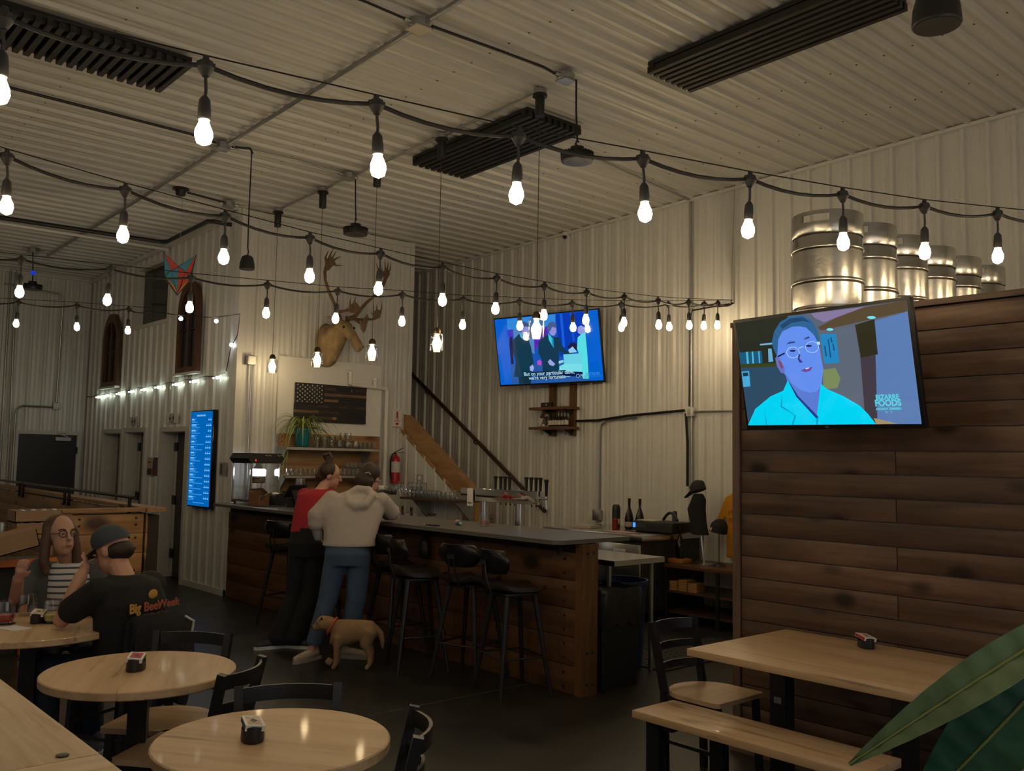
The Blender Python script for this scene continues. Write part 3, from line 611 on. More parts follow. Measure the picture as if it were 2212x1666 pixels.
# ------------------------------------------------------------------ pictures on the two televisions: flat coloured shapes, 0..1000 across and up
TV1 = [
    ((45,48,38), [0,1000,348,1000,306,534,2,565]),
    ((50,80,105), [2,571,337,552,317,0,0,0]),
    ((62,70,34), [1,600,265,582,263,550,1,563]),
    ((30,95,130), [0,713,155,707,152,592,1,600]),
    ((90,190,225), [48,712,62,712,59,598,45,597]),
    ((90,190,225), [88,710,98,710,94,596,83,596]),
    ((80,180,220), [131,709,141,708,136,594,127,594]),
    ((120,190,235), [149,774,230,775,230,759,150,760]),
    ((110,180,220), [199,723,222,721,222,599,191,598]),
    ((98,108,124), [527,828,729,842,715,7,488,15]),
    ((128,145,95), [519,492,590,499,612,405,589,325,507,312]),
    ((92,76,54), [520,866,715,984,1000,1000,998,913,538,836]),
    ((140,125,165), [490,996,792,992,557,905,507,956]),
    ((95,130,185), [831,866,998,909,1000,0,780,5]),
    ((70,62,72), [736,611,816,600,781,8,718,8]),
    ((52,48,32), [727,852,832,881,827,588,736,571]),
    ((120,235,255), [606,833,603,828,598,825,590,824,582,826,575,829,570,835,569,840,571,845,577,848,584,849,592,848,600,844,604,839]),
    ((120,235,255), [840,893,837,888,831,885,822,884,812,886,804,890,798,896,796,902,799,907,805,910,814,910,824,908,832,904,838,899]),
    ((40,140,200), [528,802,618,796,617,542,532,543]),
    ((25,80,130), [583,767,591,767,594,724,586,723]),
    ((25,80,130), [569,759,575,758,575,594,568,593]),
    ((25,80,130), [592,714,598,713,600,652,593,651]),
    ((25,80,130), [543,701,550,700,552,607,545,606]),
    ((80,180,230), [2,526,55,529,51,379,0,376]),
    ((30,60,80), [9,514,46,515,46,481,9,479]),
    ((170,150,110), [766,56,883,7,774,1]),
    ((95,130,220), [289,471,502,375,467,73,436,59,340,262,300,384]),
    ((105,150,250), [248,639,271,809,307,878,376,914,446,895,488,814,519,736,518,602,523,497,501,364,472,304,428,292,374,318,322,387,299,459,279,483,255,551]),
    ((50,105,155), [231,783,255,877,299,955,361,991,433,992,485,945,513,862,522,767,519,674,509,738,494,803,452,878,411,897,368,899,306,868,274,798,252,639,234,728]),
    ((35,75,115), [296,923,360,975,439,975,483,919,436,939,363,932,308,889]),
    ((110,120,200), [238,630,263,637,291,536,288,480,264,488,244,552]),
    ((140,70,95), [255,611,272,592,282,537,270,525]),
    ((0,222,255), [0,2,64,158,177,274,264,322,301,416,341,272,447,62,498,367,528,320,616,251,699,164,738,92,774,3]),
    ((0,150,205), [250,290,234,171,316,91,290,0,298,0,324,87,244,179]),
    ((0,165,215), [126,144,132,0,123,0]),
    ((40,60,140), [303,410,340,262,447,55,460,72,352,271,316,382]),
    ((0,160,215), [447,62,460,72,449,2,441,3]),
    ((190,220,255), [396,661,390,639,377,622,360,614,342,617,327,629,317,649,315,673,321,695,334,712,351,720,369,717,384,704,394,684,396,661,392,662,390,683,382,700,368,712,352,714,336,707,324,692,319,672,321,651,329,633,343,622,360,619,375,627,387,642,392,662]),
    ((190,220,255), [514,693,508,671,496,655,479,647,461,650,446,662,436,682,434,705,440,727,453,743,470,750,488,747,503,735,512,715,514,693,511,693,509,714,500,731,486,743,470,745,455,739,443,724,438,704,440,683,448,666,462,655,479,652,494,659,505,674,511,693]),
    ((190,220,255), [395,704,423,714,424,708,396,696]),
    ((25,30,70), [255,647,304,674,305,661,258,633]),
    ((200,230,255), [506,741,524,740,522,713,506,716]),
    ((60,72,135), [320,745,340,766,376,766,375,751,343,749]),
    ((60,72,135), [431,780,462,798,469,784,439,772]),
    ((35,45,95), [374,679,372,675,366,673,359,672,351,673,343,676,338,680,337,685,339,688,345,691,352,692,361,690,368,688,373,683]),
    ((35,45,95), [475,710,473,706,467,704,460,703,452,704,445,707,440,711,439,716,441,720,446,722,454,723,462,721,469,718,473,714]),
    ((60,62,140), [389,649,400,642,391,607,409,572,390,568,381,603]),
    ((120,75,150), [390,496,421,518,464,523,447,490,418,480]),
    ((205,215,250), [418,516,445,522,440,510,422,505]),
]
TV2 = [
    ((20,85,185), [127,995,885,999,872,0,122,5]),
    ((50,140,225), [126,991,610,995,596,769,125,826]),
    ((0,58,185), [610,993,884,996,872,396,613,372]),
    ((20,95,225), [651,991,675,991,675,508,651,502]),
    ((15,85,215), [745,992,763,992,768,586,750,583]),
    ((60,50,190), [122,829,179,828,169,643,132,629]),
    ((85,135,200), [182,826,387,816,375,435,182,641]),
    ((90,40,180), [386,761,522,833,521,671,378,489]),
    ((40,90,165), [128,295,882,271,872,0,121,5]),
    ((20,22,75), [129,648,146,720,168,717,155,311,128,303]),
    ((14,58,80), [165,662,237,754,287,702,327,660,345,548,358,272,322,101,204,100,146,117,181,336,160,496]),
    ((10,48,64), [194,103,323,105,310,0,191,3]),
    ((60,190,220), [241,770,292,687,282,654,250,706]),
    ((150,150,225), [267,832,303,864,338,852,342,804,334,782,313,724,294,712,265,755]),
    ((65,85,125), [238,864,257,916,302,933,337,896,341,849,300,855,275,813,267,776,240,799]),
    ((165,178,240), [312,249,347,284,357,235,341,180,316,192]),
    ((17,58,84), [423,611,514,708,560,666,631,657,642,548,678,463,728,413,721,376,651,417,612,453,596,175,438,172,442,336,412,449]),
    ((60,200,225), [523,725,555,667,568,501,526,625]),
    ((30,150,200), [553,662,571,651,567,503,553,536]),
    ((150,150,225), [541,776,575,817,606,794,605,732,582,684,555,692,536,730]),
    ((75,95,145), [521,824,537,876,580,892,607,857,608,794,569,816,547,758,532,755]),
    ((160,170,235), [497,312,522,347,566,269,545,242,510,264]),
    ((30,30,65), [692,506,731,564,789,548,795,458,748,450]),
    ((150,210,240), [701,460,745,508,784,422,711,417]),
    ((90,230,235), [800,635,874,708,875,422,869,32,816,37,815,314,784,468]),
    ((150,160,230), [808,775,838,801,869,766,868,696,830,664,804,703]),
    ((110,215,235), [651,403,823,402,817,225,653,246]),
    ((125,228,238), [604,236,654,264,817,252,817,134,600,164]),
    ((10,30,80), [595,156,817,134,812,61,598,101]),
    ((150,220,240), [603,310,646,323,649,287,601,272]),
    ((190,80,200), [392,323,418,348,436,319,432,262,395,275]),
    ((8,36,66), [330,172,662,173,659,115,330,120]),
    ((8,36,66), [365,104,626,105,625,57,363,62]),
    ((140,190,230), [788,78,785,66,780,57,773,52,765,53,758,59,754,69,753,82,756,94,761,103,768,108,776,107,783,101,787,91,788,78,783,79,783,88,779,96,775,100,769,101,764,97,760,90,758,81,758,72,762,64,766,59,772,59,777,63,781,70,783,79]),
]
def lin(c):
    return tuple((x/255/12.92) if x/255 <= .04045 else ((x/255+.055)/1.055)**2.4 for x in c)
def glow(c, s=1.0): return E('glow_%d_%d_%d' % c, lin(c), s)
def tv(name, label, pos, axang, W, feats, base, texts, bez=.017, brand=None):
    Hh = W*9/16; v = Vector([R_(a) for a in axang]); rm = Matrix.Rotation(v.length, 3, v.normalized()) @ Matrix.Rotation(math.pi, 3, 'Z')
    t = thing(name, label, 'television', pos, tuple(rm.to_euler()))
    mb = MB(); mb.box((0, .012, 0), (W, .03, Hh), None, .004); mb.box((0, .045, -.02), (W*.7, .045, Hh*.6), None, .01); obj('casing', mb, M('tv_black', (.008,.008,.009), .4), t)
    w, h = W-2*bez, Hh-2*bez-.006; y0 = -.0045
    def P(u, vv, k): return ((u/1000-.5)*w, y0-k*.00011, (vv/1000-.5)*h+.003)
    sc = obj('screen', MB().poly([P(0,0,0), P(1000,0,0), P(1000,1000,0), P(0,1000,0)]), glow(base), t)
    bycol = {}
    k = 0
    for c, q in feats:
        k += 1; mb = MB(); mb.poly([P(q[i], q[i+1], k) for i in range(0, len(q), 2)])
        obj('picture_shape', mb.mesh('picture_shape', 0), glow(c), sc)
    for txt, u, vv, size, c, bold in texts:
        k += 1; obj('lettering', text_me(txt, size, 0, 'CENTER', bold), glow(c), sc, P(u, vv, k+2), (R_(90), 0, 0))
    mb = MB(); mb.poly([(-w/2, y0-.009, -h/2+.003), (w/2, y0-.009, -h/2+.003), (w/2, y0-.009, h/2+.003), (-w/2, y0-.009, h/2+.003)]); obj('glass', mb, screen_glass, t)
    if brand: obj('lettering', text_me(brand, .014), M('logo_grey', (.35,.35,.35), .4), t, (0, -.0045, -Hh/2+bez*.6), (R_(90), 0, 0))
    return t
screen_glass = thin_glass('screen_glass', (1, 1, 1), .06)
cy = (95, 215, 235)
t = tv('television', 'large tilted television on the plank partition showing a chef in glasses', (2.477, -4.298, 2.144), (-11.3, -.1, -9.0), 1.10, TV1, (96, 105, 120),
   [('BIZARRE', 850, 228, .033, cy, .0012), ('FOODS', 850, 178, .043, cy, .0018), ('with', 800, 148, .007, cy, 0), ('ANDREW ZIMMERN', 850, 130, .0155, cy, .0006), ('by   tv', 850, 106, .016, cy, 0)], brand='TCL')
mb = MB(); mb.box((0, .10, 0), (.35, .09, .30)); obj('mount_plate', mb, black_metal, t)
mb = MB(); mb.bar((0, .12, 0), (.06, .37, .05), .08, .08); obj('mount_arm', mb, black_metal, t)
t = tv('television', 'wall television showing two men in suits with captions', (8.487, -8.10, 3.081), (-10.6, -1.0, 12.2), 1.617, TV2, (0, 98, 212),
   [('But on your particular table,', 496, 143, .068, (190, 225, 240), .0008), ("we're very fortunate\u2014", 496, 81, .068, (190, 225, 240), .0008), ('PBS', 815, 79, .045, (150, 205, 230), .001), ('ANTIQUES', 908, 101, .043, (60, 150, 225), .0005), ('ROADSHOW', 910, 62, .043, (40, 130, 215), 0)])
mb = MB(); mb.box((0, .10, 0), (.5, .08, .4)); obj('mount_plate', mb, black_metal, t)
mb = MB(); mb.bar((0, .12, 0), (-.05, .36, .06), .10, .10); obj('mount_arm', mb, black_metal, t)

# menu screen: blue upright display on the left wall, rows of small print
mt = thing('menu_screen', 'tall blue menu screen on the left wall beside the bar', 'menu screen', (11.17, -4.735, 1.61), math.pi)
mb = MB(); mb.box((0, .03, 0), (.68, .06, 1.20), None, .004); obj('casing', mb, black_gloss, mt)
sc = obj('screen', MB().poly([(-.325, -.0035, -.585), (.325, -.0035, -.585), (.325, -.0035, .585), (-.325, -.0035, .585)]), E('menu_blue', lin((0, 96, 178)), 1.0), mt)
pale = E('menu_print', lin((120, 190, 245)), 1.0); pal2 = E('menu_print_dim', lin((60, 150, 225)), 1.0)
rows = MB(); dim = MB(); rr = random.Random(3)
def bar2(m, x0, x1, z, h):
    m.poly([(x0, -.0045, z-h/2), (x1, -.0045, z-h/2), (x1, -.0045, z+h/2), (x0, -.0045, z+h/2)])
x = -.14
while x < .12: w_ = rr.uniform(.018, .035); bar2(rows, x, x+w_, .535, .022); x += w_+.008
for k in range(15):
    z = .49-.069*k; L_ = rr.uniform(.06, .17)
    bar2(rows, -.29, -.29+L_*.8, z, .017); bar2(dim, -.29+L_*.8+.01, -.29+L_+.05, z+.004, .008); bar2(dim, -.29, -.29+L_*.9+.03, z-.019, .010); bar2(dim, -.29, -.29+rr.uniform(.12, .42), z-.037, .010)
    for j in range(3 if k not in (0, 2) else 2): bar2(rows, .26-.055*j, .30-.055*j, z-.012, .016); bar2(dim, .27-.055*j, .29-.055*j, z+.008, .009)
bar2(dim, -.16, .18, -.545, .010)
tag(obj('print_rows', rows.mesh('print_rows', 0), pale, sc), kind='stuff'); tag(obj('print_rows_small', dim.mesh('print_rows_small', 0), pal2, sc), kind='stuff')

# ------------------------------------------------------------------ bar
bf = thing('bar', 'dark fir plank bar front with black bolts and coat hooks', 'bar', (7.5, -4.87, 0)); o = V(7.5, -4.87, 0)
mb = MB(); mb.b2(V(4.69, -4.94, .0)-o, V(10.41, -4.815, 1.06)-o); obj('core', mb, M('core_dark', (.03,.02,.012), .7), bf)
HB = 1.0/5
for r in range(5):
    js = [4.695, 10.41]
    js[1:1] = [[7.4], [6.2, 8.9], [7.9], [5.72, 8.3], [6.9]][r]
    for a, b in zip(js, js[1:]): obj('plank', plank_mesh(b-a, HB, .024), barwood, bf, V((a+b)/2, -4.803-.002*(r % 2), HB*(r+.5))-o)
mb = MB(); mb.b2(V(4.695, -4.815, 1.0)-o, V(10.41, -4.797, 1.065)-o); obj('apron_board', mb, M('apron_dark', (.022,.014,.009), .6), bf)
mb = MB(); mb.b2(V(4.622, -4.948, 0)-o, V(4.693, -4.788, 1.065)-o); obj('end_post', mb, wood('bar_post', ((.10,.045,.014), (.18,.085,.03), (.24,.12,.05)), 2, 1, rough=.5, rnd=.1), bf)
bm_ = MB(); bm_.lathe([(.0095, 0), (.0095, .006), (.006, .009)], n=8, axis=(0, 1, 0)); bm_ = bm_.mesh('bolt')
for x, zs in ((4.80, [.05, .15, .25, .35, .45, .55, .65, .75, .85, .95]), (5.75, [.86, .93]), (5.88, [.86, .93, .66]), (8.9, [.15, .35, .55, .75, .95]), (10.3, [.15, .55, .95])):
    for z in zs: obj('bolt', bm_, black_metal, bf, V(x, -4.79, z)-o)
for z in (.08, .30, 1.0):
    for y in (-4.90, -4.84):
        bb = obj('bolt', bm_, black_metal, bf, V(4.622, y, z)-o, (0, 0, R_(90)))
for x in (4.838, 5.402, 5.958, 7.0):
    mb = MB(); mb.tube([(0, 0, .035), (0, .012, .03), (0, .014, .0), (0, .03, -.018), (0, .05, -.005), (0, .052, .012)], .006, 6); obj('hook', mb, black_metal, bf, V(x, -4.79, 1.0)-o)
# worktop
mb = MB(); mb.prism([(4.63, -5.30), (4.63, -4.60), (4.68, -4.545), (10.30, -4.545), (10.395, -4.62), (10.395, -5.30)], 1.07, 1.10, lambda x, y, z: (x-7.5, y+4.9, z-1.085))
one('bar_counter_top', mb, slate, 'grey slate bar counter top along the whole bar', 'counter top', (7.5, -4.9, 1.085))
mb = MB(); mb.b2((-2.8, -.3, -.02), (2.8, .3, .02)); t = one('back_work_table', mb, steel, 'stainless work table behind the bar under the tap tower', 'work table', (7.6, -5.62, .88))
for sx in (-2.7, 2.7):
    for sy in (-.25, .25):
        mb = MB(); mb.cyl((sx, sy, -.02), (sx, sy, -.88), .02, .02, 8); obj('leg', mb, galv, t)

# tap tower: mirror-bright box on two posts with a row of faucets
tt = thing('tap_tower', 'mirror finished beer tap tower with black handles on two posts', 'tap tower', (6.39, -5.55, .90)); o = V(6.39, -5.55, .90)
mb = MB(); mb.b2(V(5.865, -5.62, 1.272)-o, V(6.925, -5.50, 1.388)-o, .003); obj('box', mb, mirror, tt)
for x in (6.64, 6.145):
    mb = MB(); mb.lathe([(.05, 0), (.05, .008), (.042, .012), (.042, .375)], n=20); obj('post', mb, steel, tt, V(x, -5.555, .90)-o)
for k, x in enumerate((6.558, 6.486, 6.424, 6.362, 6.135, 6.072, 6.008, 5.950)):
    h = MB(); h.lathe([(.008, 0), (.012, .01), (.016, .10), (.021, .108), (.021, .118), (.012, .122)], n=10)
    hd = obj('handle', h, black, tt, V(x, -5.62, 1.385)-o)
    mb = MB(); mb.cyl((0, .0, .0), (0, -.06, .0), .011, .011, 8); mb.tube([(0, -.045, .02), (0, -.05, -.02), (0, -.07, -.085)], .009, 7); obj('faucet', mb, chrome, hd, (0, -.005, -.06))
mb = MB(); mb.cyl(V(5.865, -5.56, 1.325)-o, V(5.80, -5.56, 1.325)-o, .013, .013, 10); mb.tube([V(5.815, -5.56, 1.345)-o, V(5.81, -5.56, 1.31)-o, V(5.80, -5.56, 1.235)-o], .011, 8); obj('side_faucet', mb, chrome, tt)
h = MB(); h.lathe([(.008, 0), (.012, .01), (.016, .12), (.021, .13), (.021, .145), (.012, .15)], n=10); obj('handle', h, black, tt, V(5.812, -5.56, 1.345)-o)
mb = MB(); mb.box((0, 0, 0), (.085, .004, .165)); t = one('menu_card', mb, M('card_white', (.75,.74,.72), .5), 'white upright menu card clipped to the tap tower', 'card', (6.77, -5.49, 1.305), R_(180))
obj('lettering', text_me('MENU', .022, 0, 'CENTER', .0006), black, t, (0, -.003, -.055), (R_(90), 0, 0))
# ------------------------------------------------------------------ things on the wall behind the bar
X0 = DWX-.03
mb = MB(); mb.b2((0, -.752, -.48), (.012, .752, .48)); t = one('wall_board', mb, board_white, 'plain white board fixed to the bar wall behind the flag', 'board', (X0-.012, -6.095, 2.41))
for a, b in (((-.006, -.757, -.485), (.0, .757, -.475)), ((-.006, -.757, .475), (.0, .757, .485)), ((-.006, -.757, -.475), (.0, -.747, .475)), ((-.006, .747, -.475), (.0, .757, .475))):
    mb = MB(); mb.b2(a, b); obj('edge_trim', mb, trim_white, t)
# pipe work
pv = thing('drain_pipe', 'white plastic drain pipe stepping down beside the flag', 'pipe', (X0-.05, -6.6, 2.6)); o = V(X0-.05, -6.6, 2.6)
pp = [V(X0-.02, -6.325, 2.765), V(X0-.06, -6.34, 2.765), V(X0-.06, -6.345, 2.62), V(X0-.06, -6.37, 2.60), V(X0-.06, -6.89, 2.585), V(X0-.06, -6.915, 2.56), V(X0-.06, -6.905, 1.0)]
mb = MB(); mb.tube([p-o for p in pp], .026, 10); obj('pipe', mb, pvc, pv)
mb = MB(); mb.tube([V(X0-.02, -6.72, 2.70)-o, V(X0-.06, -6.72, 2.695)-o, V(X0-.06, -6.72, 2.59)-o], .024, 10); obj('branch', mb, pvc, pv)
for p in (pp[2], pp[4], V(X0-.06, -6.72, 2.59), V(X0-.06, -6.72, 2.69)):
    mb = MB(); mb.ell(p-o, (.034, .034, .034), 10, 6); obj('elbow', mb, pvc, pv)
# stave flag
fl = thing('wooden_flag', 'rustic wooden flag of dark and burnt staves with white stars', 'flag', (X0-.035, -6.08, 2.335)); o = V(X0-.035, -6.08, 2.335)
FW, FH = 1.045, .485
mb = MB(); mb.box((.012, 0, 0), (.012, FW-.03, FH-.01)); obj('backing', mb, black, fl)
dk = wood('charred_stave', ((.007,.005,.005), (.014,.011,.010), (.03,.022,.018)), 1, 1, rough=.55); lt = wood('burnt_stave', ((.12,.055,.022), (.24,.12,.05), (.36,.20,.09)), 1, 2.2, rough=.55, rnd=.3)
md = wood('brown_stave', ((.03,.014,.008), (.065,.032,.018), (.10,.05,.028)), 1, 2, rough=.55, rnd=.3)
sh = FH/13; rf = random.Random(11)
light = {1: [(0, .28, 'm'), (.28, .62, 'd'), (.62, .66, 'l'), (.66, .72, 'd'), (.72, 1, 'm')], 3: [(0, .6, 'l'), (.6, 1, 'l')], 5: [(0, .33, 'l'), (.33, 1, 'd')], 7: [(0, .3, 'd'), (.3, .47, 'm'), (.47, .60, 'd'), (.60, .74, 'm'), (.74, .85, 'd'), (.85, 1, 'm')], 9: [(0, .33, 'l'), (.33, .62, 'm'), (.62, 1, 'd')], 11: [(0, .3, 'd'), (.3, .52, 'm'), (.52, .58, 'l'), (.58, 1, 'd')]}
for r in range(13):
    y1 = FW/2-(.415 if r < 7 else 0)           # left edge (towards +y)
    segs = light.get(r, [(0, rf.uniform(.3, .5), 'd'), (.5, .8, 'd'), (.8, 1, 'd')])
    if r not in light: segs = [(0, .42, 'd'), (.42, 1, 'd')]
    L_ = y1+FW/2
    for a, b, k in segs:
        ya, yb = y1-L_*a, y1-L_*b; mb = MB(); mb.b2((-.004-.006*rf.random(), ya-.001, FH/2-sh*(r+1)+.0006), (.006, yb+.001, FH/2-sh*r-.0006))
        obj('stave', mb, {'l': lt, 'm': md, 'd': dk}[k], fl)
mb = MB(); mb.b2((-.014, FW/2-.412, FH/2-sh*7+.001), (.006, FW/2-.006, FH/2-.0005)); ca = obj('canton', mb, dk, fl)
star = [(math.sin(math.pi*k/5)*(1 if k % 2 == 0 else .42), math.cos(math.pi*k/5)*(1 if k % 2 == 0 else .42)) for k in range(10)]
sm = MB(); sm.prism(star, -.0165, -.0140, lambda x, y, d: (d, -x*.0135, y*.0135)); sm = sm.mesh('star', 0); star_m = M('star_white', (.62,.58,.52), .6)
for r in range(9):
    n = 6 if r % 2 == 0 else 5
    for k in range(n): obj('star', sm, star_m, ca, (0, FW/2-.036-.068*(k+(0 if n == 6 else .5)), FH/2-.028-.0255*r))
# plank panel with two steel shelves
su = thing('glass_shelf_unit', 'fir plank panel with two steel shelves for beer glasses', 'shelf', (X0-.02, -6.11, 1.1)); o = V(X0-.02, -6.11, 1.1)
for k in range(5):
    mb = MB(); mb.box((0, 0, 0), (.024, 1.46, .196)); obj('plank', mb, fir_y, su, V(X0-.014, -6.11, 1.0+.198*(k+.25))-o)
mb = MB(); mb.b2(V(X0-.04, -5.45, .98)-o, V(X0-.026, -5.37, 1.935)-o); obj('side_board', mb, fir_z, su)
sb = MB(); sb.lathe([(.008, 0), (.008, .005), (.004, .007)], n=7, axis=(-1, 0, 0)); sb = sb.mesh('bolt')
for z in (1.12, 1.24, 1.36, 1.48, 1.60, 1.72, 1.84, 1.90): obj('bolt', sb, black_metal, su, V(X0-.040, -5.41, z)-o)
for z, ya, yb in ((1.772, -6.665, -5.325), (1.432, -6.665, -5.325)):
    mb = MB(); mb.b2(V(X0-.33, ya, z-.034)-o, V(X0-.326, yb, z)-o); mb.b2(V(X0-.33, ya, z-.004)-o, V(X0-.03, yb, z)-o); obj('steel_shelf', mb, steel, su)
    for y in (ya+.09, yb-.05):
        mb = MB(); mb.prism([(0, 0), (-.25, 0), (0, -.26)], -.012, .012, lambda x, zz, d: (x, d, zz)); obj('bracket', mb, galv, su, V(X0-.03, y, z-.005)-o)
# glassware
def glass_me(kind):
    m = MB()
    if kind == 'pint': m.lathe([(.030, .0), (.033, .002), (.043, .14), (.040, .14), (.030, .014), (.002, .012)], n=14)
    elif kind == 'mug':
        m.lathe([(.034, 0), (.044, .01), (.047, .05), (.040, .095), (.036, .095), (.042, .05), (.036, .016), (.002, .014)], n=14); m.tube([(.042, 0, .085), (.075, 0, .08), (.080, 0, .045), (.05, 0, .02)], .007, 6)
    elif kind == 'taster': m.lathe([(.022, 0), (.024, .002), (.029, .078), (.026, .078), (.022, .012), (.002, .010)], n=12)
    elif kind == 'stem': m.lathe([(.028, 0), (.03, .003), (.035, .03), (.043, .07), (.039, .11), (.036, .11), (.039, .07), (.03, .03), (.002, .02)], n=16)
    return m.mesh(kind)
GM = {k: glass_me(k) for k in ('pint', 'mug', 'taster', 'stem')}
ORD = ['leftmost', 'second', 'third', 'fourth', 'fifth', 'sixth', 'seventh', 'eighth', 'ninth', 'tenth', '11th', '12th', '13th', '14th', '15th', '16th', '17th', '18th', '19th', '20th', '21st', '22nd']
def nth(i, n): return 'leftmost' if i == 0 else ('rightmost' if i == n-1 else ORD[i]+' from left')
def glasses(kind, pts, label, group, name=None):
    for i, p in enumerate(pts): one(name or {'pint': 'pint_glass', 'mug': 'beer_mug', 'taster': 'taster_glass', 'stem': 'snifter_glass'}[kind], GM[kind], shelf_glass, label+', '+nth(i, len(pts)), 'glass', p, random.uniform(0, 6.3), group)
shelf_glass = thin_glass('bar_glass', (.93, .95, .94), .22)
zt = 1.773
glasses('pint', [(X0-.26+.075*(i % 2), -5.76-.054*i, zt) for i in range(6)], 'clear pint glass on the upper steel shelf beside the plant pot', 'pint glasses on the upper shelf')
glasses('mug', [(X0-.26+.10*(i % 2), -6.09-.058*i, zt) for i in range(5)], 'upturned glass beer mug in the middle of the upper shelf', 'mugs on the upper shelf')
one('beer_mug', GM['mug'], shelf_glass, 'single glass mug stacked on top above the upper shelf', 'glass', (X0-.23, -6.15, zt+.096), 1)
one('beer_mug', GM['mug'], shelf_glass, 'second glass mug stacked on top beside the first above the upper shelf', 'glass', (X0-.22, -6.235, zt+.096), 2)
glasses('taster', [(X0-.27+.06*(i % 2), -6.39-.032*i, zt) for i in range(8)], 'small taster glass at the right end of the upper shelf', 'tasters on the upper shelf')
zt = 1.433
glasses('taster', [(X0-.28, -5.37-.061*i, zt) for i in range(21)], 'small taster glass in the front row of the lower steel shelf', 'tasters on the lower shelf')
glasses('taster', [(X0-.15, -6.28-.062*i, zt+.08) for i in range(5)], 'small taster glass stacked high at the right of the lower shelf', 'tasters stacked on the lower shelf')
glasses('taster', [(X0-.15, -6.28-.062*i, zt) for i in range(5)], 'small taster glass under the stacked ones on the lower shelf', 'tasters under the stack')
# spider plant
pl = thing('spider_plant', 'spider plant spilling from a teal pot on the upper shelf', 'plant', (X0-.20, -5.60, 1.773))
mb = MB(); mb.lathe([(.072, 0), (.080, .01), (.088, .035), (.098, .20), (.104, .205), (.104, .225), (.096, .225), (.09, .19), (.002, .19)], n=22); obj('pot', mb, M('teal_pot', (.012,.17,.20), .3), pl)
leafm = M('spider_leaf', (.30,.36,.09), .5, var=.35, vs=14)
rp = random.Random(5)
for k in range(90):
    a = rp.uniform(0, 2*math.pi); L_ = rp.uniform(.18, .44); up = rp.uniform(.05, .22); w_ = rp.uniform(.006, .011); drop = rp.uniform(.05, .25); pts = []
    for i in range(7):
        f = i/6; pts.append((V(math.cos(a)*L_*f, math.sin(a)*L_*f*(1.15), .20+up*4*f*(1-f)*(.9)+up*f*.3-drop*f*f), w_*(1-f**2*.9)))
    mb = MB(); vs = []; s = V(-math.sin(a), math.cos(a), 0)
    for p, ww in pts:
        if p.x > .15: p.x = .15
        vs += [p-s*ww, p+V(0, 0, -ww*.6), p+s*ww]
    mb.add(vs, [f for i in range(6) for f in ((3*i, 3*i+3, 3*i+4, 3*i+1), (3*i+1, 3*i+4, 3*i+5, 3*i+2))]); obj('leaf', mb.mesh('leaf', 80), leafm, pl)
for k, (dy, dz_) in enumerate(((.22, -.12), (.25, -.22), (.20, -.30), (.24, -.34))):
    mb = MB(); mb.tube([(0, .05, .21), (-.05, dy*.7, .26), (-.04, dy, .1), (-.03, dy+.01*k, dz_)], .0025, 5); obj('runner', mb, leafm, pl)
    for j in range(7):
        a = j*.9; mb = MB(); b = V(-.03, dy+.01*k, dz_); d = V(math.cos(a)*.05, math.sin(a)*.05, -.05-.02*(j % 3)); s = V(-math.sin(a), math.cos(a), 0)*.005
        mb.add([b-s, b+s, b+d*.6+V(0, 0, .02)+s, b+d*.6+V(0, 0, .02)-s, b+d], [(0, 1, 2, 3), (3, 2, 4)]); obj('leaf', mb.mesh('leaf', 80), leafm, pl)
# wall box with conduit
eb = thing('electrical_box', 'grey electrical box with a conduit left of the white board', 'electrical box', (X0, -4.965, 2.80))
mb = MB(); mb.b2((-.07, -.055, -.055), (0, .055, .055), .006); obj('box', mb, galv, eb)
mb = MB(); mb.b2((-.075, -.045, -.045), (-.07, .045, .045)); obj('cover', mb, trim_white, eb)
mb = MB(); mb.cyl((-.035, -.01, -.055), (-.035, -.01, -1.75), .012, .012, 8); obj('conduit', mb, galv, eb)
# exit-height sign and extinguisher
mb = MB(); mb.b2((-.004, -.075, -.12), (.002, .075, .12)); s = one('extinguisher_sign', mb, M('sign_white', (.72,.70,.68), .4), 'white sign with red extinguisher symbol and arrow', 'sign', (X0-.005, -7.12, 2.20)); red = M('sign_red', (.45,.015,.02), .4)
mb = MB(); mb.b2((-.008, -.014, .0), (-.0045, .014, .075)); mb.b2((-.008, -.006, .075), (-.0045, .012, .09)); obj('symbol', mb, red, s)
mb = MB(); mb.prism([(-.03, -.065), (.03, -.065), (0, -.105)], -.008, -.0045, lambda x, z, d: (d, x, z)); obj('arrow', mb, red, s)
obj('lettering', text_me('FIRE', .022, 0, 'CENTER', .0005), red, s, (-.006, 0, -.018), (R_(90), 0, R_(-90))); obj('lettering', text_me('EXTINGUISHER', .015, 0, 'CENTER', .0003), red, s, (-.006, 0, -.042), (R_(90), 0, R_(-90)))
fe = thing('fire_extinguisher', 'red fire extinguisher with black hose on the wall', 'fire extinguisher', (X0-.085, -7.06, 1.32))
mb = MB(); mb.lathe([(.055, -.0), (.066, .01), (.066, .30), (.058, .34), (.03, .37), (.022, .375), (.022, .40)], n=22); obj('cylinder', mb, M('fire_red', (.42,.012,.025), .28), fe)
mb = MB(); mb.lathe([(.0672, .15), (.0672, .29)], n=22, cap=False); obj('label_band', mb, M('label_grey', (.55,.53,.52), .5), fe)
mb = MB(); mb.box((-.01, 0, .415), (.05, .035, .03)); obj('valve', mb, chrome, fe)
mb = MB(); mb.bar((-.02, .01, .425), (-.03, -.10, .475), .014, .008); mb.bar((-.02, .01, .41), (-.03, -.12, .415), .014, .008); obj('lever', mb, black, fe)
mb = MB(); mb.tube([(-.03, .02, .41), (-.05, .085, .39), (-.03, .10, .3), (-.02, .09, .12), (-.02, .075, .05)], .011, 8); obj('hose', mb, black, fe)
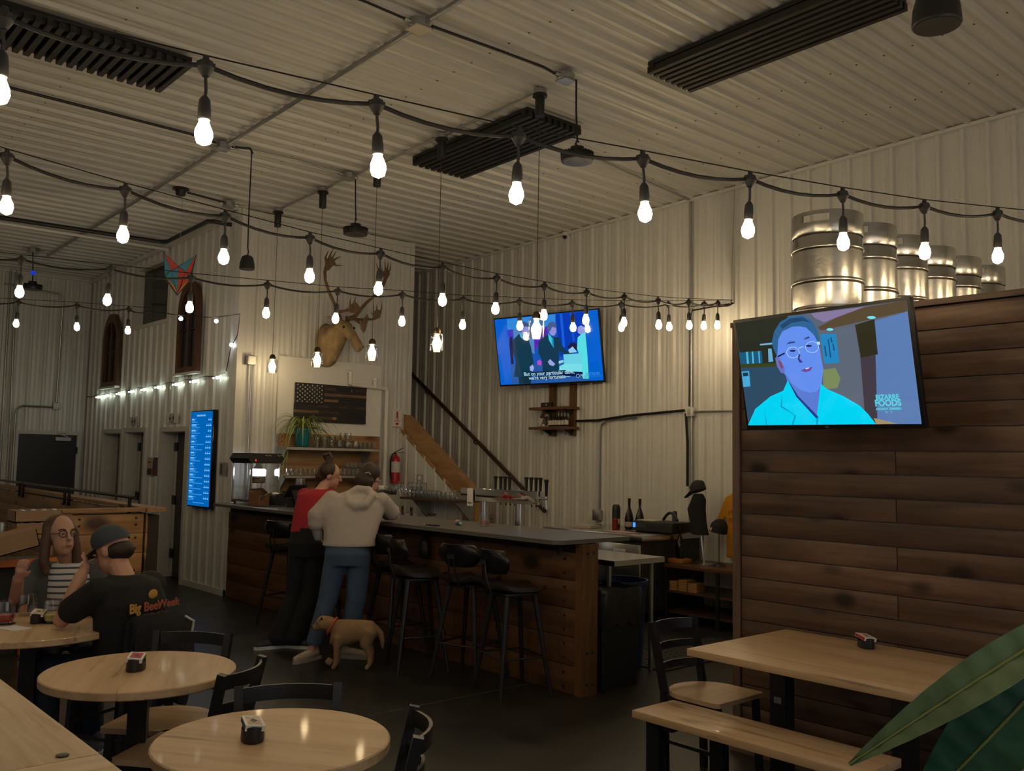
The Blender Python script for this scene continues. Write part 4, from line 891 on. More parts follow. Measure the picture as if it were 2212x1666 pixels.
# back counter under the shelves
bc = thing('back_counter', 'white back counter along the bar wall', 'counter', (10.12, -6.05, 0))
mb = MB(); mb.b2((-.27, -1.05, .90), (.26, 1.05, .94)); obj('top', mb, board_white, bc)
mb = MB(); mb.b2((-.22, -1.02, .0), (.26, 1.02, .90)); obj('body', mb, M('cabinet_grey', (.30,.30,.29), .5), bc)
mb = MB(); mb.lathe([(.055, 0), (.058, .01), (.062, .15), (.058, .15), (.052, .01)], n=20); one('steel_canister', mb, steel, 'round steel canister on the back counter below the shelves', 'canister', (10.1, -5.54, 1.24))
mb = MB(); mb.b2((-.15, -.16, 0), (.15, .16, .30), .01); one('counter_appliance', mb, black, 'low black appliance on the back counter under the canister', 'appliance', (10.1, -5.55, .94))
# small tap box at the right end of the back counter
tb = thing('small_tap_tower', 'small mirrored tap box with three bent faucets beside the extinguisher', 'tap tower', (9.95, -6.68, .94))
mb = MB(); mb.cyl((0, 0, 0), (0, 0, .27), .04, .04, 16); obj('post', mb, steel, tb)
mb = MB(); mb.b2((-.06, -.13, .25), (.06, .16, .37), .004); obj('box', mb, mirror, tb)
for k, y in enumerate((-.16, -.21, -.27)):
    mb = MB(); mb.tube([(-.02, -.12, .33), (-.02, y, .33), (-.04, y-.02, .32), (-.06, y-.03, .24)], .009, 8); obj('faucet', mb, chrome, tb)
mb = MB(); mb.tube([(-.02, -.21, .33), (-.02, -.21, .40)], .008, 7); obj('handle_stem', mb, chrome, tb)
mb = MB(); mb.tube([(-.02, -.17, .405), (-.02, -.26, .405)], .014, 8); obj('handle', mb, M('wood_knob', (.35,.17,.10), .4), tb)

# ------------------------------------------------------------------ shelf of mugs under the stairs
ss = thing('mug_shelf', 'short dark shelf on steel brackets under the stairs', 'shelf', (9.25, -7.02, 1.165))
mb = MB(); mb.b2((-.60, -.17, -.025), (.60, .19, 0)); obj('board', mb, walnut, ss)
for x in (-.45, .42):
    mb = MB(); mb.prism([(0, 0), (.30, 0), (0, -.28)], -.015, .015, lambda y, z, d: (d+x, y-.17, z-.027)); obj('bracket', mb, galv, ss)
glasses('mug', [(9.80-.088*i, -6.89, 1.166) for i in range(13)], 'upturned glass mug in the front row of the stair shelf', 'mugs on the stair shelf')
glasses('mug', [(9.78-.092*i, -7.0, 1.166) for i in range(6)], 'glass mug in the back row of the stair shelf', 'mugs at the back of the stair shelf')
glasses('mug', [(9.74-.092*i, -6.92, 1.263) for i in range(4)], 'glass mug of the second layer on the stair shelf', 'mugs in the second layer')
one('beer_mug', GM['mug'], shelf_glass, 'lone glass mug topping the stack on the stair shelf', 'glass', (9.56, -6.93, 1.36), 1)

# ------------------------------------------------------------------ caribou head
car = thing('caribou_head', 'mounted caribou head with tall antlers on the bar wall', 'taxidermy', (X0, -6.0, 3.1)); o = V(X0, -6.0, 3.1)
fur = M('caribou_fur', (.34,.235,.12), .9, var=.45, vs=9, bump=.8, bs=55, stretch=(1,1,.5))
mb = MB(); Wd = lambda *p: V(*p)-o
loft(mb, [(Wd(10.39, -5.99, 3.10), (0,.14,0), (0,0,.27)), (Wd(10.30, -5.97, 3.07), (0,.165,0), (.02,0,.28)), (Wd(10.18, -5.96, 3.10), (0,.15,0), (.05,0,.22)), (Wd(10.06, -5.97, 3.18), (0,.12,0), (.06,0,.15)), (Wd(9.97, -5.99, 3.26), (0,.09,0), (.06,0,.10))])
cap(mb, Wd(10.33, -5.95, 2.92), .10, Wd(10.24, -5.93, 2.87), .085); cap(mb, Wd(10.28, -6.0, 2.90), .09, Wd(10.2, -5.97, 2.93), .10)
chain(mb, [(Wd(10.02, -5.99, 3.29), .095), (Wd(9.93, -6.01, 3.26), .088), (Wd(9.82, -6.045, 3.14), .066), (Wd(9.745, -6.065, 3.055), .057), (Wd(9.715, -6.072, 3.02), .054)])
cap(mb, Wd(9.79, -6.05, 3.05), .045, Wd(9.735, -6.066, 2.985), .038)
for s in (-1, 1): cap(mb, Wd(10.03, -5.99+s*.085, 3.36), .028, Wd(10.07, -5.99+s*.16, 3.40), .016)
obj_ = blob('head', fur, car, mb, .011, 3)
dark_brown = M('nose_brown', (.05,.03,.02), .4)
for s in (-1, 1):
    mb = MB(); mb.ell(Wd(9.885, -6.02+s*.074, 3.265), (.022, .012, .02), 10, 6); obj('eye', mb, M('eye_dark', (.008,.006,.005), .1), car)
    mb = MB(); mb.ell(Wd(9.685, -6.078+s*.028, 3.015), (.014, .014, .018), 8, 5); obj('nostril', mb, dark_brown, car)
antm = M('antler', (.15,.085,.04), .55, var=.4, vs=12, bump=.4, bs=60)
def antler(main, tines, palms):
    mb = MB(); chain(mb, [(Wd(*p), r) for p, r in main])
    for tn in tines: chain(mb, [(Wd(*p), r) for p, r in tn])
    for poly, x, th in palms: mb.prism(poly, x-th, x+th, lambda y, z, d: Wd(d, y, z))
    return blob('antler', antm, car, mb, .0075, 2)
# left in the picture
antler([((9.97,-5.94,3.38), .030), ((9.92,-5.87,3.46), .025), ((9.87,-5.78,3.56), .022), ((9.84,-5.69,3.68), .021), ((9.83,-5.635,3.80), .020), ((9.83,-5.625,3.90), .022), ((9.83,-5.65,3.99), .028)],
       [[((9.83,-5.645,4.0), .022), ((9.83,-5.625,4.08), .014), ((9.83,-5.665,4.17), .006)], [((9.83,-5.67,4.06), .018), ((9.83,-5.70,4.14), .012), ((9.83,-5.735,4.215), .005)], [((9.83,-5.70,4.06), .016), ((9.83,-5.745,4.13), .011), ((9.83,-5.775,4.19), .005)],
        [((9.83,-5.72,4.05), .016), ((9.83,-5.79,4.10), .012), ((9.83,-5.84,4.13), .005)], [((9.83,-5.69,4.02), .018), ((9.83,-5.78,4.005), .012), ((9.83,-5.87,4.02), .005)],
        [((9.93,-5.89,3.45), .022), ((9.82,-5.93,3.46), .018), ((9.76,-5.97,3.50), .016)], [((9.76,-5.95,3.50), .014), ((9.76,-5.95,3.58), .010), ((9.76,-5.96,3.645), .004)], [((9.76,-6.0,3.53), .014), ((9.76,-6.02,3.60), .010), ((9.76,-6.03,3.65), .004)], [((9.76,-6.05,3.50), .014), ((9.76,-6.11,3.50), .010), ((9.76,-6.15,3.505), .004)]],
       [([(-5.63,3.95), (-5.66,4.08), (-5.72,4.09), (-5.77,4.03), (-5.72,3.98), (-5.67,3.92)], 9.83, .012), ([(-5.92,3.45), (-5.96,3.53), (-6.02,3.58), (-6.08,3.53), (-6.12,3.48), (-6.06,3.44), (-5.98,3.43)], 9.76, .010)])
# right in the picture
antler([((9.97,-6.05,3.38), .030), ((9.94,-6.15,3.44), .026), ((9.91,-6.20,3.52), .024), ((9.90,-6.27,3.61), .022), ((9.90,-6.37,3.70), .021), ((9.90,-6.47,3.79), .021), ((9.90,-6.53,3.90), .023), ((9.90,-6.555,4.0), .026)],
       [[((9.90,-6.54,3.98), .020), ((9.90,-6.47,4.04), .013), ((9.90,-6.42,4.09), .010), ((9.90,-6.40,4.15), .004)], [((9.90,-6.55,4.03), .016), ((9.90,-6.54,4.12), .012), ((9.90,-6.53,4.225), .005)], [((9.90,-6.565,4.03), .016), ((9.90,-6.58,4.12), .011), ((9.90,-6.585,4.20), .005)],
        [((9.90,-6.57,4.02), .016), ((9.90,-6.62,4.10), .011), ((9.90,-6.625,4.20), .005)], [((9.90,-6.50,4.02), .012), ((9.90,-6.49,4.08), .008), ((9.90,-6.485,4.13), .004)],
        [((9.96,-6.10,3.39), .022), ((9.84,-6.22,3.385), .017), ((9.80,-6.33,3.40), .016), ((9.80,-6.40,3.44), .016)], [((9.80,-6.40,3.46), .014), ((9.80,-6.44,3.55), .010), ((9.80,-6.435,3.64), .004)], [((9.80,-6.37,3.47), .012), ((9.80,-6.365,3.55), .009), ((9.80,-6.365,3.61), .004)], [((9.80,-6.34,3.45), .012), ((9.80,-6.315,3.52), .009), ((9.80,-6.32,3.58), .004)], [((9.80,-6.33,3.44), .010), ((9.80,-6.29,3.47), .008), ((9.80,-6.275,3.50), .004)],
        [((9.95,-6.02,3.40), .022), ((9.80,-6.05,3.36), .018), ((9.70,-6.10,3.29), .016)]],
       [([(-6.51,3.98), (-6.50,4.05), (-6.56,4.07), (-6.62,4.04), (-6.58,3.96)], 9.90, .012), ([(-6.31,3.43), (-6.33,3.50), (-6.39,3.53), (-6.44,3.50), (-6.42,3.43), (-6.36,3.40)], 9.80, .010), ([(-6.05,3.32), (-6.10,3.36), (-6.15,3.43), (-6.18,3.38), (-6.15,3.30), (-6.14,3.24), (-6.11,3.18), (-6.06,3.24)], 9.68, .009)])
# ------------------------------------------------------------------ left wall
def arched(x0, x1, z0, ztop, label):
    w = x1-x0; xc = (x0+x1)/2; t = thing('arched_window', label, 'window frame', (xc, LWY+.04, z0), math.pi, 'arched church window frames'); h = ztop-z0; sp = h*.60
    def arc(wd, z1, n=10, base=0):
        pts = [(-wd, base), (wd, base)]
        for k in range(n+1):
            f = k/n; a = f*math.pi/2; pts.append((wd*math.cos(a)**.9, sp+(z1-sp)*math.sin(a)))
        for k in range(n, -1, -1):
            f = k/n; a = f*math.pi/2; pts.append((-wd*math.cos(a)**.9, sp+(z1-sp)*math.sin(a)))
        return pts
    mb = MB(); mb.prism(arc(w/2-.02, h-.03), -.012, .0, lambda x, z, d: (x, d, z)); obj('pane', mb, M('old_pane', (.012,.014,.018), .12, var=.6, vs=12), t)
    op = arc(w/2, h); ip = arc(w/2-.085, h-.13, base=.07); n = len(op); mb = MB()
    vs = [(x, -.055, z) for x, z in op]+[(x, -.055, z) for x, z in ip]+[(x, -.0, z) for x, z in op]+[(x, -.0, z) for x, z in ip]
    fs = []
    for i in range(n):
        j = (i+1) % n; fs += [(i, j, n+j, n+i), (i, 2*n+i, 2*n+j, j), (n+i, n+j, 3*n+j, 3*n+i)]
    mb.add(vs, fs); obj('frame', mb, archwood, t)
    mb = MB(); mb.b2((-.025, -.045, .07), (.025, -.005, h-.10)); obj('mullion', mb, archwood, t)
    mb = MB(); mb.b2((-w/2+.085, -.03, h*.46), (-.025, -.008, h*.46+.02)); obj('glazing_bar', mb, black, t)
    mb = MB(); mb.b2((.025, -.03, h*.46), (w/2-.085, -.008, h*.46+.02)); obj('glazing_bar', mb, black, t)
    mb = MB(); mb.b2((-w/2-.02, -.075, -.03), (w/2+.02, 0, 0)); obj('sill', mb, trim_white, t)
arched(11.42, 12.11, 2.72, 3.93, 'nearer arched wooden window frame hung on the left wall')
arched(14.40, 15.09, 2.68, 3.81, 'farther arched wooden window frame hung on the left wall')
def restroom_sign(x, z, label):
    mb = MB(); mb.box((0, 0, 0), (.40, .006, .135)); s = one('restroom_sign', mb, M('sign_white', (.72,.70,.68), .4), label, 'sign', (x, LWY+.05, z), math.pi, 'restroom signs')
    for dx, sk in ((-.055, True), (.055, False)):
        mb = MB(); mb.lathe([(.001, -.001), (.014, -.001), (.014, .001), (.001, .001)], (dx, -.0045, .04), 12, (0, 1, 0)); obj('figure_head', mb, black, s)
        mb = MB()
        P_ = [(-.022, .022), (.022, .022), (.03, -.005), (.016, -.008), (.014, -.04), (-.014, -.04), (-.016, -.008), (-.03, -.005)] if not sk else [(-.016, .022), (.016, .022), (.036, -.015), (.012, -.018), (.010, -.04), (-.010, -.04), (-.012, -.018), (-.036, -.015)]
        mb.prism(P_, -.0055, -.0035, lambda x_, z_, d: (x_+dx, d, z_)); obj('figure', mb, black, s)
    mb = MB(); mb.b2((-.002, -.0055, -.04), (.002, -.0035, .055)); obj('divider', mb, black, s)
    obj('lettering', text_me('RESTROOMS', .026, 0, 'CENTER', .0006), black, s, (0, -.0045, -.055), (R_(90), 0, 0))
restroom_sign(13.67, 2.125, 'restroom sign above the middle door')
restroom_sign(12.25, 2.14, 'restroom sign above the door nearest the menu screen')
for x, cols, lab in ((13.0, ((.42,.36,.28), (.10,.03,.02)), 'tan poster between the restroom doors'), (12.76, ((.06,.05,.13), (.22,.03,.05)), 'purple poster between the restroom doors')):
    mb = MB(); mb.box((0, 0, 0), (.20, .003, .25)); s = one('poster', mb, M('poster_%d' % (x*100), cols[0], .6), lab, 'poster', (x, LWY+.035, 1.485), math.pi)
    mb = MB(); mb.b2((-.085, -.003, -.115), (.085, -.0018, -.03)); obj('print_block', mb, M('posterink_%d' % (x*100), cols[1], .6, var=.8, vs=30), s)
    mb = MB(); mb.b2((-.08, -.003, .05), (.05, -.0018, .065)); mb2 = obj('print_line', mb, M('posterink2_%d' % (x*100), (cols[1][0]*1.3, cols[1][1]*1.3, cols[1][2]), .6), s)
mb = MB(); mb.box((0, 0, 0), (.19, .003, .16)); s = one('notice_sheet', mb, M('paper_grey', (.30,.29,.29), .7), 'small paper notice beside the menu screen', 'paper', (10.62, LWY+.04, 1.49), math.pi)
mb = MB(); mb.b2((-.075, -.003, -.06), (-.015, -.0018, .06)); obj('print_block', mb, M('print_grey', (.08,.08,.09), .7), s)
# ------------------------------------------------------------------ far wall pipes
run('conduit', [(FWX-.05, -3.66, CZ(16)-.02), (FWX-.05, -3.70, 2.4), (FWX-.05, -3.71, 1.15)], .016, galv, 'upright conduit left of the black door', 'conduit')
run('conduit', [(FWX-.05, -3.58, CZ(16)-.02), (FWX-.05, -3.60, 1.15)], .016, galv, 'second upright conduit left of the black door', 'conduit')
run('conduit', [(FWX-.06, -3.78, 1.15), (FWX-.06, -3.77, 2.25), (FWX-.06, -3.79, 2.33), (FWX-.06, -3.86, 2.38), (FWX-.06, -4.30, 2.38)], .016, galv, 'bent conduit reaching the white wall box above the black door', 'conduit')
run('conduit', [(FWX-.05, -3.5, 4.28), (FWX-.05, -4.30, 4.22), (FWX-.05, -4.37, 4.14), (FWX-.05, -4.36, 2.46)], .016, galv, 'bent conduit coming down from the ceiling to the white wall box', 'conduit')
mb = MB(); mb.box((0, 0, 0), (.06, .11, .11), None, .008); one('wall_box', mb, M('box_pale', (.62,.66,.60), .4), 'pale square wall box above the black door', 'electrical box', (FWX-.06, -4.36, 2.40))
# half-height plank wall with pipe rails
hw = thing('pony_wall', 'half-height plank wall with black pipe rails behind the seated couple', 'partition', (8.8, -3.0, 0)); o = V(8.8, -3.0, 0)
ang = math.atan2(-.28, 7.1)
mb = MB(); mb.box((3.6, -.30-.14, .54), (7.2, .12, 1.08), Matrix.Rotation(ang, 3, 'Z')); obj('long_core', mb, M('core_dark', (.03,.02,.012), .7), hw)
for r in range(6):
    for k in range(3):
        mb = MB(); mb.box((0, 0, 0), (2.395, .02, .176), None, .003); f = (k+.5)/3
        obj('plank', mb, fir, hw, (7.18*f, -.245-.28*f, .02+.18*(r+.5)), ang)
mb = MB(); mb.box((3.55, -.30-.14, 1.135), (7.3, .17, .035), Matrix.Rotation(ang, 3, 'Z')); obj('cap_board', mb, fir, hw)
for r in range(6):
    mb = MB(); mb.box((0, 0, 0), (.02, .70, .176), None, .003); obj('plank', mb, fir_y, hw, (0, .14, .02+.18*(r+.5)))
mb = MB(); mb.b2((-.012, .42, 0), (.09, .50, 1.12)); obj('corner_post', mb, fir_z, hw)
mb = MB(); mb.b2((.01, -.22, 0), (.09, .45, 1.10)); obj('end_core', mb, M('core_dark', (.03,.02,.012), .7), hw)
mb = MB(); mb.b2((-.04, -.25, 1.12), (.12, .53, 1.15)); obj('end_cap', mb, fir_y, hw)
bb = MB(); bb.lathe([(.011, 0), (.011, .006), (.006, .009)], n=8, axis=(-1, 0, 0)); bb = bb.mesh('bolt')
for y in (.36, -.14):
    for z in (1.06, 1.0, .88, .78, .58): obj('bolt', bb, black_metal, hw, (-.010, y, z))
rail_m = M('pipe_black', (.020,.018,.018), .35, .6)
for a, b, zz in ((.35, 2.55, 0), (2.75, 4.9, 0), (5.1, 7.0, 0)):
    ya, yb = -.22-.039*a, -.22-.039*b
    mb = MB(); mb.tube([(a-.12, ya+.03, 1.235), (b, yb+.03, 1.235)], .017, 8); pr_ = obj('pipe_rail', mb, rail_m, hw)
    for x in (a, b):
        y = -.22-.039*x; mb = MB(); mb.tube([(x, y+.03, 1.235), (x, y+.035, 1.20), (x, y+.035, 1.09), (x+.02, y+.03, 1.06), (x+.14, y+.02, 1.06)], .017, 8); obj('pipe_stand', mb, rail_m, pr_)
# orange steel rack in front of it with boxes of cans
rk = thing('orange_rack', 'orange steel rack holding cartons of cans', 'rack', (8.42, -1.95, 0))
orange = M('orange_paint', (.62,.17,.025), .4)
mb = MB(); mb.b2((-.02, -.44, .715), (.02, .9, .775)); obj('front_beam', mb, orange, rk)
for y in (-.19, .7):
    mb = MB(); mb.b2((-.03, y-.03, 0), (.03, y+.03, .715)); obj('upright', mb, orange, rk)
mb = MB(); mb.b2((.02, -.44, .735), (.36, .9, .76)); obj('deck', mb, walnut, rk)
mb = MB(); mb.b2((.05, -.44, .0), (.32, .9, .70)); obj('dark_block', mb, M('block_dark', (.02,.017,.018), .7), rk)  # plain dark block filling the space under the deck
mb = MB(); mb.b2((-.02, -.46, .94), (.33, .1, .965)); obj('upper_shelf', mb, fir_y, rk)
for y in (-.44, .08):
    mb = MB(); mb.b2((.28, y-.02, .76), (.32, y+.02, .94)); obj('shelf_support', mb, fir_z, rk)
canm = MB(); canm.lathe([(.026, 0), (.031, .006), (.032, .085), (.027, .096), (.025, .096)], n=14); canm = canm.mesh('can'); can_mat = M('can_label', (.36,.38,.40), .35, .5, var=.15, vs=25); can_top = M('can_top', (.6,.6,.6), .3, .9)
def can(p, label, group):
    c = thing('beverage_can', label, 'can', p, 0, group); obj('body', canm, can_mat, c); mb = MB(); mb.lathe([(.001, .0965), (.026, .0965), (.026, .099), (.001, .099)], n=12); obj('lid', mb, can_top, c)
def carton(x, y, z, w, d, h, label):
    t = thing('carton', label, 'box', (x, y, z), 0, 'cardboard can cartons')
    for a, b in (((-d/2, -w/2, 0), (d/2, w/2, .006)), ((-d/2, -w/2, 0), (-d/2+.005, w/2, h)), ((d/2-.005, -w/2, 0), (d/2, w/2, h)), ((-d/2, -w/2, 0), (d/2, -w/2+.005, h)), ((-d/2, w/2-.005, 0), (d/2, w/2, h))):
        mb = MB(); mb.b2(a, b); obj('panel', mb, cardboard, t)
carton(8.60, -2.23, .966, .36, .26, .095, 'lower brown carton of cans on the rack shelf')
carton(8.60, -2.22, 1.07, .36, .26, .095, 'upper brown carton of cans on the rack shelf')
for k in range(4):
    can((8.52, -2.10-.082*k, .973), 'silver can in the lower carton, '+nth(k, 4), 'cans in the lower carton'); can((8.52, -2.10-.082*k, 1.077), 'silver can in the upper carton, '+nth(k, 4), 'cans in the upper carton')
for k in range(4): can((8.60, -1.75-.075*k, .966), 'silver can standing left of the cartons, '+nth(k, 4), 'cans beside the cartons')
t = thing('carton', 'large tilted open carton in front of the can cartons', 'box', (8.24, -1.82, .82), (R_(-14), 0, 0), 'cardboard can cartons')
for a, b in (((-.12, -.34, 0), (.15, .34, .008)), ((-.12, -.34, 0), (-.114, .34, .14)), ((.144, -.34, 0), (.15, .34, .14)), ((-.12, -.34, 0), (.15, -.334, .14))):
    mb = MB(); mb.b2(a, b); obj('panel', mb, cardboard, t)
mb = MB(); mb.b2((-.12, -.34, .14), (.15, .34, .148)); obj('flap', mb, cardboard, t)

# ------------------------------------------------------------------ right wall
Y0 = RW+.035
vc = thing('conduit', 'upright conduit with a junction box on the right wall', 'conduit', (6.47, Y0, 2.236))
mb = MB(); mb.tube([(0, .02, CZ(6.47)-2.236-.06), (0, .01, 1.3), (-.01, .01, .05)], .015, 8); obj('pipe', mb, galv, vc)
mb = MB(); mb.tube([(-.01, .01, -.05), (-.02, .01, -1.36)], .012, 8); obj('pipe', mb, galv, vc)
mb = MB(); mb.box((0, .02, 0), (.10, .06, .10), None, .006); obj('junction_box', mb, trim_white, vc)
mb = MB(); mb.box((0, .052, 0), (.04, .01, .07)); obj('socket_plate', mb, galv, vc)
mb = MB(); mb.tube([(-.05, .015, .0), (-.66, .015, -.008)], .012, 8); obj('pipe', mb, galv, vc)
bc_ = thing('cable_bundle', 'black cable bundle from the wall shelf to the junction box and down', 'cable', (7.3, Y0+.03, 2.2)); o = V(7.3, Y0+.03, 2.2)
mb = MB(); mb.tube([V(8.26, Y0+.03, 2.17)-o, V(7.9, Y0+.03, 2.17)-o, V(7.4, Y0+.03, 2.215)-o, V(6.55, Y0+.03, 2.255)-o], .016, 7); obj('level_run', mb, cable_black, bc_)
mb = MB(); mb.tube([V(6.52, Y0+.04, 2.22)-o, V(6.50, Y0+.035, 1.9)-o, V(6.50, Y0+.035, 1.40)-o], .016, 7); obj('drop_run', mb, cable_black, bc_)
mb = MB(); mb.tube([V(5.95, Y0+.02, 3.41)-o, V(6.44, Y0+.03, 3.39)-o, V(6.47, Y0+.03, 3.3)-o, V(6.48, Y0+.03, 2.3)-o], .009, 6); obj('festoon_feed', mb, cable_black, bc_)
jb = thing('wall_socket', 'grey wall socket box with a conduit rising from it', 'electrical box', (7.888, Y0, 1.0))
mb = MB(); mb.box((0, .02, 0), (.12, .07, .13), None, .008); obj('box', mb, galv, jb)
mb = MB(); mb.tube([(-.02, .01, .06), (-.02, .01, 1.02), (-.05, .01, 1.12), (-.16, .01, 1.17), (-.6, .01, 1.19)], .013, 8); obj('pipe', mb, galv, jb)
ht = thing('string_hook', 'wall hook where the festoon strings end', 'hook', (5.915, RW+.01, 3.418)); mb = MB(); mb.tube([(0, 0, 0), (0, .05, 0), (0, .055, .02), (0, .04, .03)], .006, 6); obj('hook', mb, black_metal, ht)
run('guy_wire', [(5.915, RW+.06, 3.43), (5.90, RW+.04, 4.3), (5.88, RW+.04, 4.70)], .003, M('thin_wire', (.35,.35,.35), .4, .8), 'thin guy wire from the string hook up to the ceiling', 'wire', 5)
sc_ = thing('security_camera', 'small white dome camera at the top of the right wall', 'camera', (8.52, RW+.05, CZ(8.5)-.05))
mb = MB(); mb.lathe([(.04, .03), (.045, .02), (.045, -.01), (.03, -.02)], n=16); obj('base', mb, trim_white, sc_); mb = MB(); mb.ell((0, .01, -.03), (.03, .03, .03), 12, 8); obj('dome', mb, black_gloss, sc_)
# wooden wall shelf under the television
ws = thing('wall_shelf', 'rustic two-board wall shelf hanging under the television', 'shelf', (8.55, Y0, 2.1))
for x in (.16, -.22):
    mb = MB(); mb.b2((x-.045, 0, -.115), (x+.045, .045, .75)); obj('upright', mb, wood('shelf_upright', ((.09,.035,.012), (.16,.07,.026), (.22,.10,.045)), 2, 1, rough=.5), ws)
    for z in (-.045, .215):
        mb = MB(); mb.prism([(0, 0), (.16, 0), (0, -.07)], -.012, .012, lambda y, zz, d: (x+d, y+.045, zz+z)); obj('bracket', mb, black_metal, ws)
for z in (-.02, .235):
    mb = MB(); mb.b2((-.31, .0, z-.02), (.38, .24, z+.015)); obj('board', mb, wood('shelf_board', ((.09,.035,.012), (.16,.07,.026), (.22,.10,.045)), 0, 1, rough=.5), ws)
bm1 = MB(); bm1.lathe([(.030, 0), (.033, .006), (.033, .10), (.028, .125), (.012, .155), (.011, .205), (.013, .21), (.011, .215)], n=14); bm1 = bm1.mesh('bottle')
lb1 = MB(); lb1.lathe([(.0335, .025), (.0335, .09)], n=14, cap=False); lb1 = lb1.mesh('label_band')
def bottle(p, s, gcol, lcol, label, group, tall=1.0):
    t = thing('bottle', label, 'bottle', p, 0, group); a = obj('body', bm1, M('bottle_%d' % (gcol[1]*1000), gcol, .12), t); b = obj('label_band', lb1, M('blabel_%d_%d' % (lcol[0]*100, lcol[1]*100), lcol, .6), t)
    a.scale = b.scale = (s, s, s*tall); return t
for k, (gc, lc, nm) in enumerate((((.02,.012,.006), (.58,.52,.46), 'dark bottle with a cream label, left of the row'), ((.12,.10,.01), (.60,.55,.42), 'olive bottle with a cream label'), ((.015,.010,.006), (.55,.22,.22), 'dark bottle with a red and pink label'), ((.013,.010,.006), (.62,.28,.24), 'dark bottle with a salmon label'), ((.012,.010,.006), (.20,.18,.19), 'dark bottle with a grey label'), ((.011,.010,.006), (.24,.20,.22), 'dark bottle with a mauve label, right of the row'))):
    bottle((8.60-.058*k, Y0+.16, 2.096), .88, gc, lc, nm+' on the wall shelf', 'bottles on the wall shelf')
gn = thing('plush_gnome', 'grey plush gnome with a white beard sitting on the wall shelf', 'toy', (8.72, Y0+.16, 2.096))
mb = MB(); cap(mb, (0, 0, .055), .05, (0, 0, .085), .045); blob('body', M('plush_grey', (.10,.10,.11), .95, bump=.5, bs=120), gn, mb, .008, 2)
mb = MB(); mb.lathe([(.055, .10), (.05, .13), (.03, .18), (.012, .22), (.002, .225)], n=14); obj('hat', mb, M('plush_brown', (.07,.035,.022), .95), gn)
mb = MB(); mb.prism([(-.035, .11), (.035, .11), (.0, .03)], .04, .058, lambda x, z, d: (x, d, z)); obj('beard', mb, M('plush_white', (.62,.55,.52), .95), gn)
for s in (-1, 1):
    mb = MB(); mb.ell((s*.035, .045, .018), (.022, .03, .02), 10, 6); obj('foot', mb, M('plush_white', (.62,.55,.52), .95), gn)
    mb = MB(); mb.ell((s*.055, .02, .145), (.02, .015, .02), 10, 6); obj('ear', mb, M('plush_grey2', (.30,.30,.31), .95), gn)
mb = MB(); mb.box((0, 0, .03), (.20, .03, .06)); s = one('shelf_plaque', mb, black, 'small black plaque with a red mark on the upper wall shelf board', 'plaque', (8.66, Y0+.17, 2.351)); mb = MB(); mb.prism([(-.02, .03), (0, .015), (.02, .03), (0, .045)], .0155, .0175, lambda x, z, d: (x, d, z)); obj('mark', mb, M('mark_pink', (.6,.3,.28), .5), s)
one('shot_glass', GM['taster'], shelf_glass, 'tiny glass at the left end of the lower wall shelf board', 'glass', (8.83, Y0+.15, 2.096), 0).scale = (.6, .6, .6)
# ------------------------------------------------------------------ service corner right of the bar
wf_ = thing('worktop_fridge', 'stainless undercounter fridge with two doors against the right wall', 'fridge', (7.0, -7.9, 0)); o = V(7.0, -7.9, 0)
mb = MB(); mb.b2(V(6.34, -8.42, .10)-o, V(7.75, -7.46, .84)-o); obj('body', mb, M('fridge_side', (.06,.06,.06), .4, .5), wf_)
mb = MB(); mb.b2(V(6.30, -8.43, .84)-o, V(7.78, -7.40, .90)-o, .004); obj('worktop', mb, steel, wf_)
for a, b in ((6.35, 6.985), (7.0, 7.74)):
    mb = MB(); mb.b2(V(a, -7.46, .13)-o, V(b, -7.42, .80)-o, .008); d = obj('door', mb, steel, wf_)
    mb = MB(); mb.tube([V(b-.05, -7.42, .72)-o, V(b-.05, -7.39, .72)-o, V(b-.05, -7.39, .60)-o, V(b-.05, -7.42, .60)-o], .008, 7); obj('handle', mb, chrome, d)
mb = MB(); mb.b2(V(6.985, -7.45, .13)-o, V(7.0, -7.43, .80)-o); obj('gap_seal', mb, black, wf_)
mb = MB(); mb.b2((-.085, -.002, -.045), (.085, .002, .045)); lg = obj('name_plate', mb, M('plate_pale', (.55,.55,.58), .4), wf_, V(6.62, -7.415, .70)-o)
obj('lettering', text_me('AVANTCO', .034, 0, 'CENTER', .0004, .3), M('print_navy', (.015,.02,.10), .4), lg, (0, .004, .006), (R_(90), 0, R_(180)))
mb = MB(); mb.tube([(.07, .004, -.02), (.03, .004, -.03), (-.02, .004, -.012), (-.07, .004, -.03)], .003, 5); obj('swoosh', mb, M('print_navy', (.015,.02,.10), .4), lg)
for x in (6.42, 7.68):
    for y in (-8.35, -7.52):
        mb = MB(); mb.cyl(V(x, y, .0)-o, V(x, y, .10)-o, .025, .025, 10); obj('foot', mb, black, wf_)
zt = .902
big = MB(); big.lathe([(.040, 0), (.050, .01), (.051, .12), (.040, .17), (.018, .235), (.0145, .245), (.0145, .325), (.017, .33), (.016, .345)], n=16); big = big.mesh('bottle_body')
blb = MB(); blb.lathe([(.0516, .03), (.0516, .085)], n=16, cap=False); blb = blb.mesh('bottle_label')
bcap = MB(); bcap.lathe([(.0172, .295), (.018, .30), (.018, .347), (.002, .349)], n=12); bcap = bcap.mesh('bottle_foil')
def big_bottle(p, capcol, label, lcol=(.42,.36,.33)):
    t = thing('bottle', label, 'bottle', p, 0, 'large bottles in the service corner'); obj('body', big, M('bottle_black', (.006,.006,.005), .08), t); obj('label_band', blb, M('blab_%d' % (lcol[0]*1000), lcol, .6), t); obj('foil', bcap, M('foil_%d' % (capcol[2]*1000), capcol, .35), t)
big_bottle((7.0, -8.0, zt), (.02,.012,.01), 'large dark bottle with a brown cap, left of the pair')
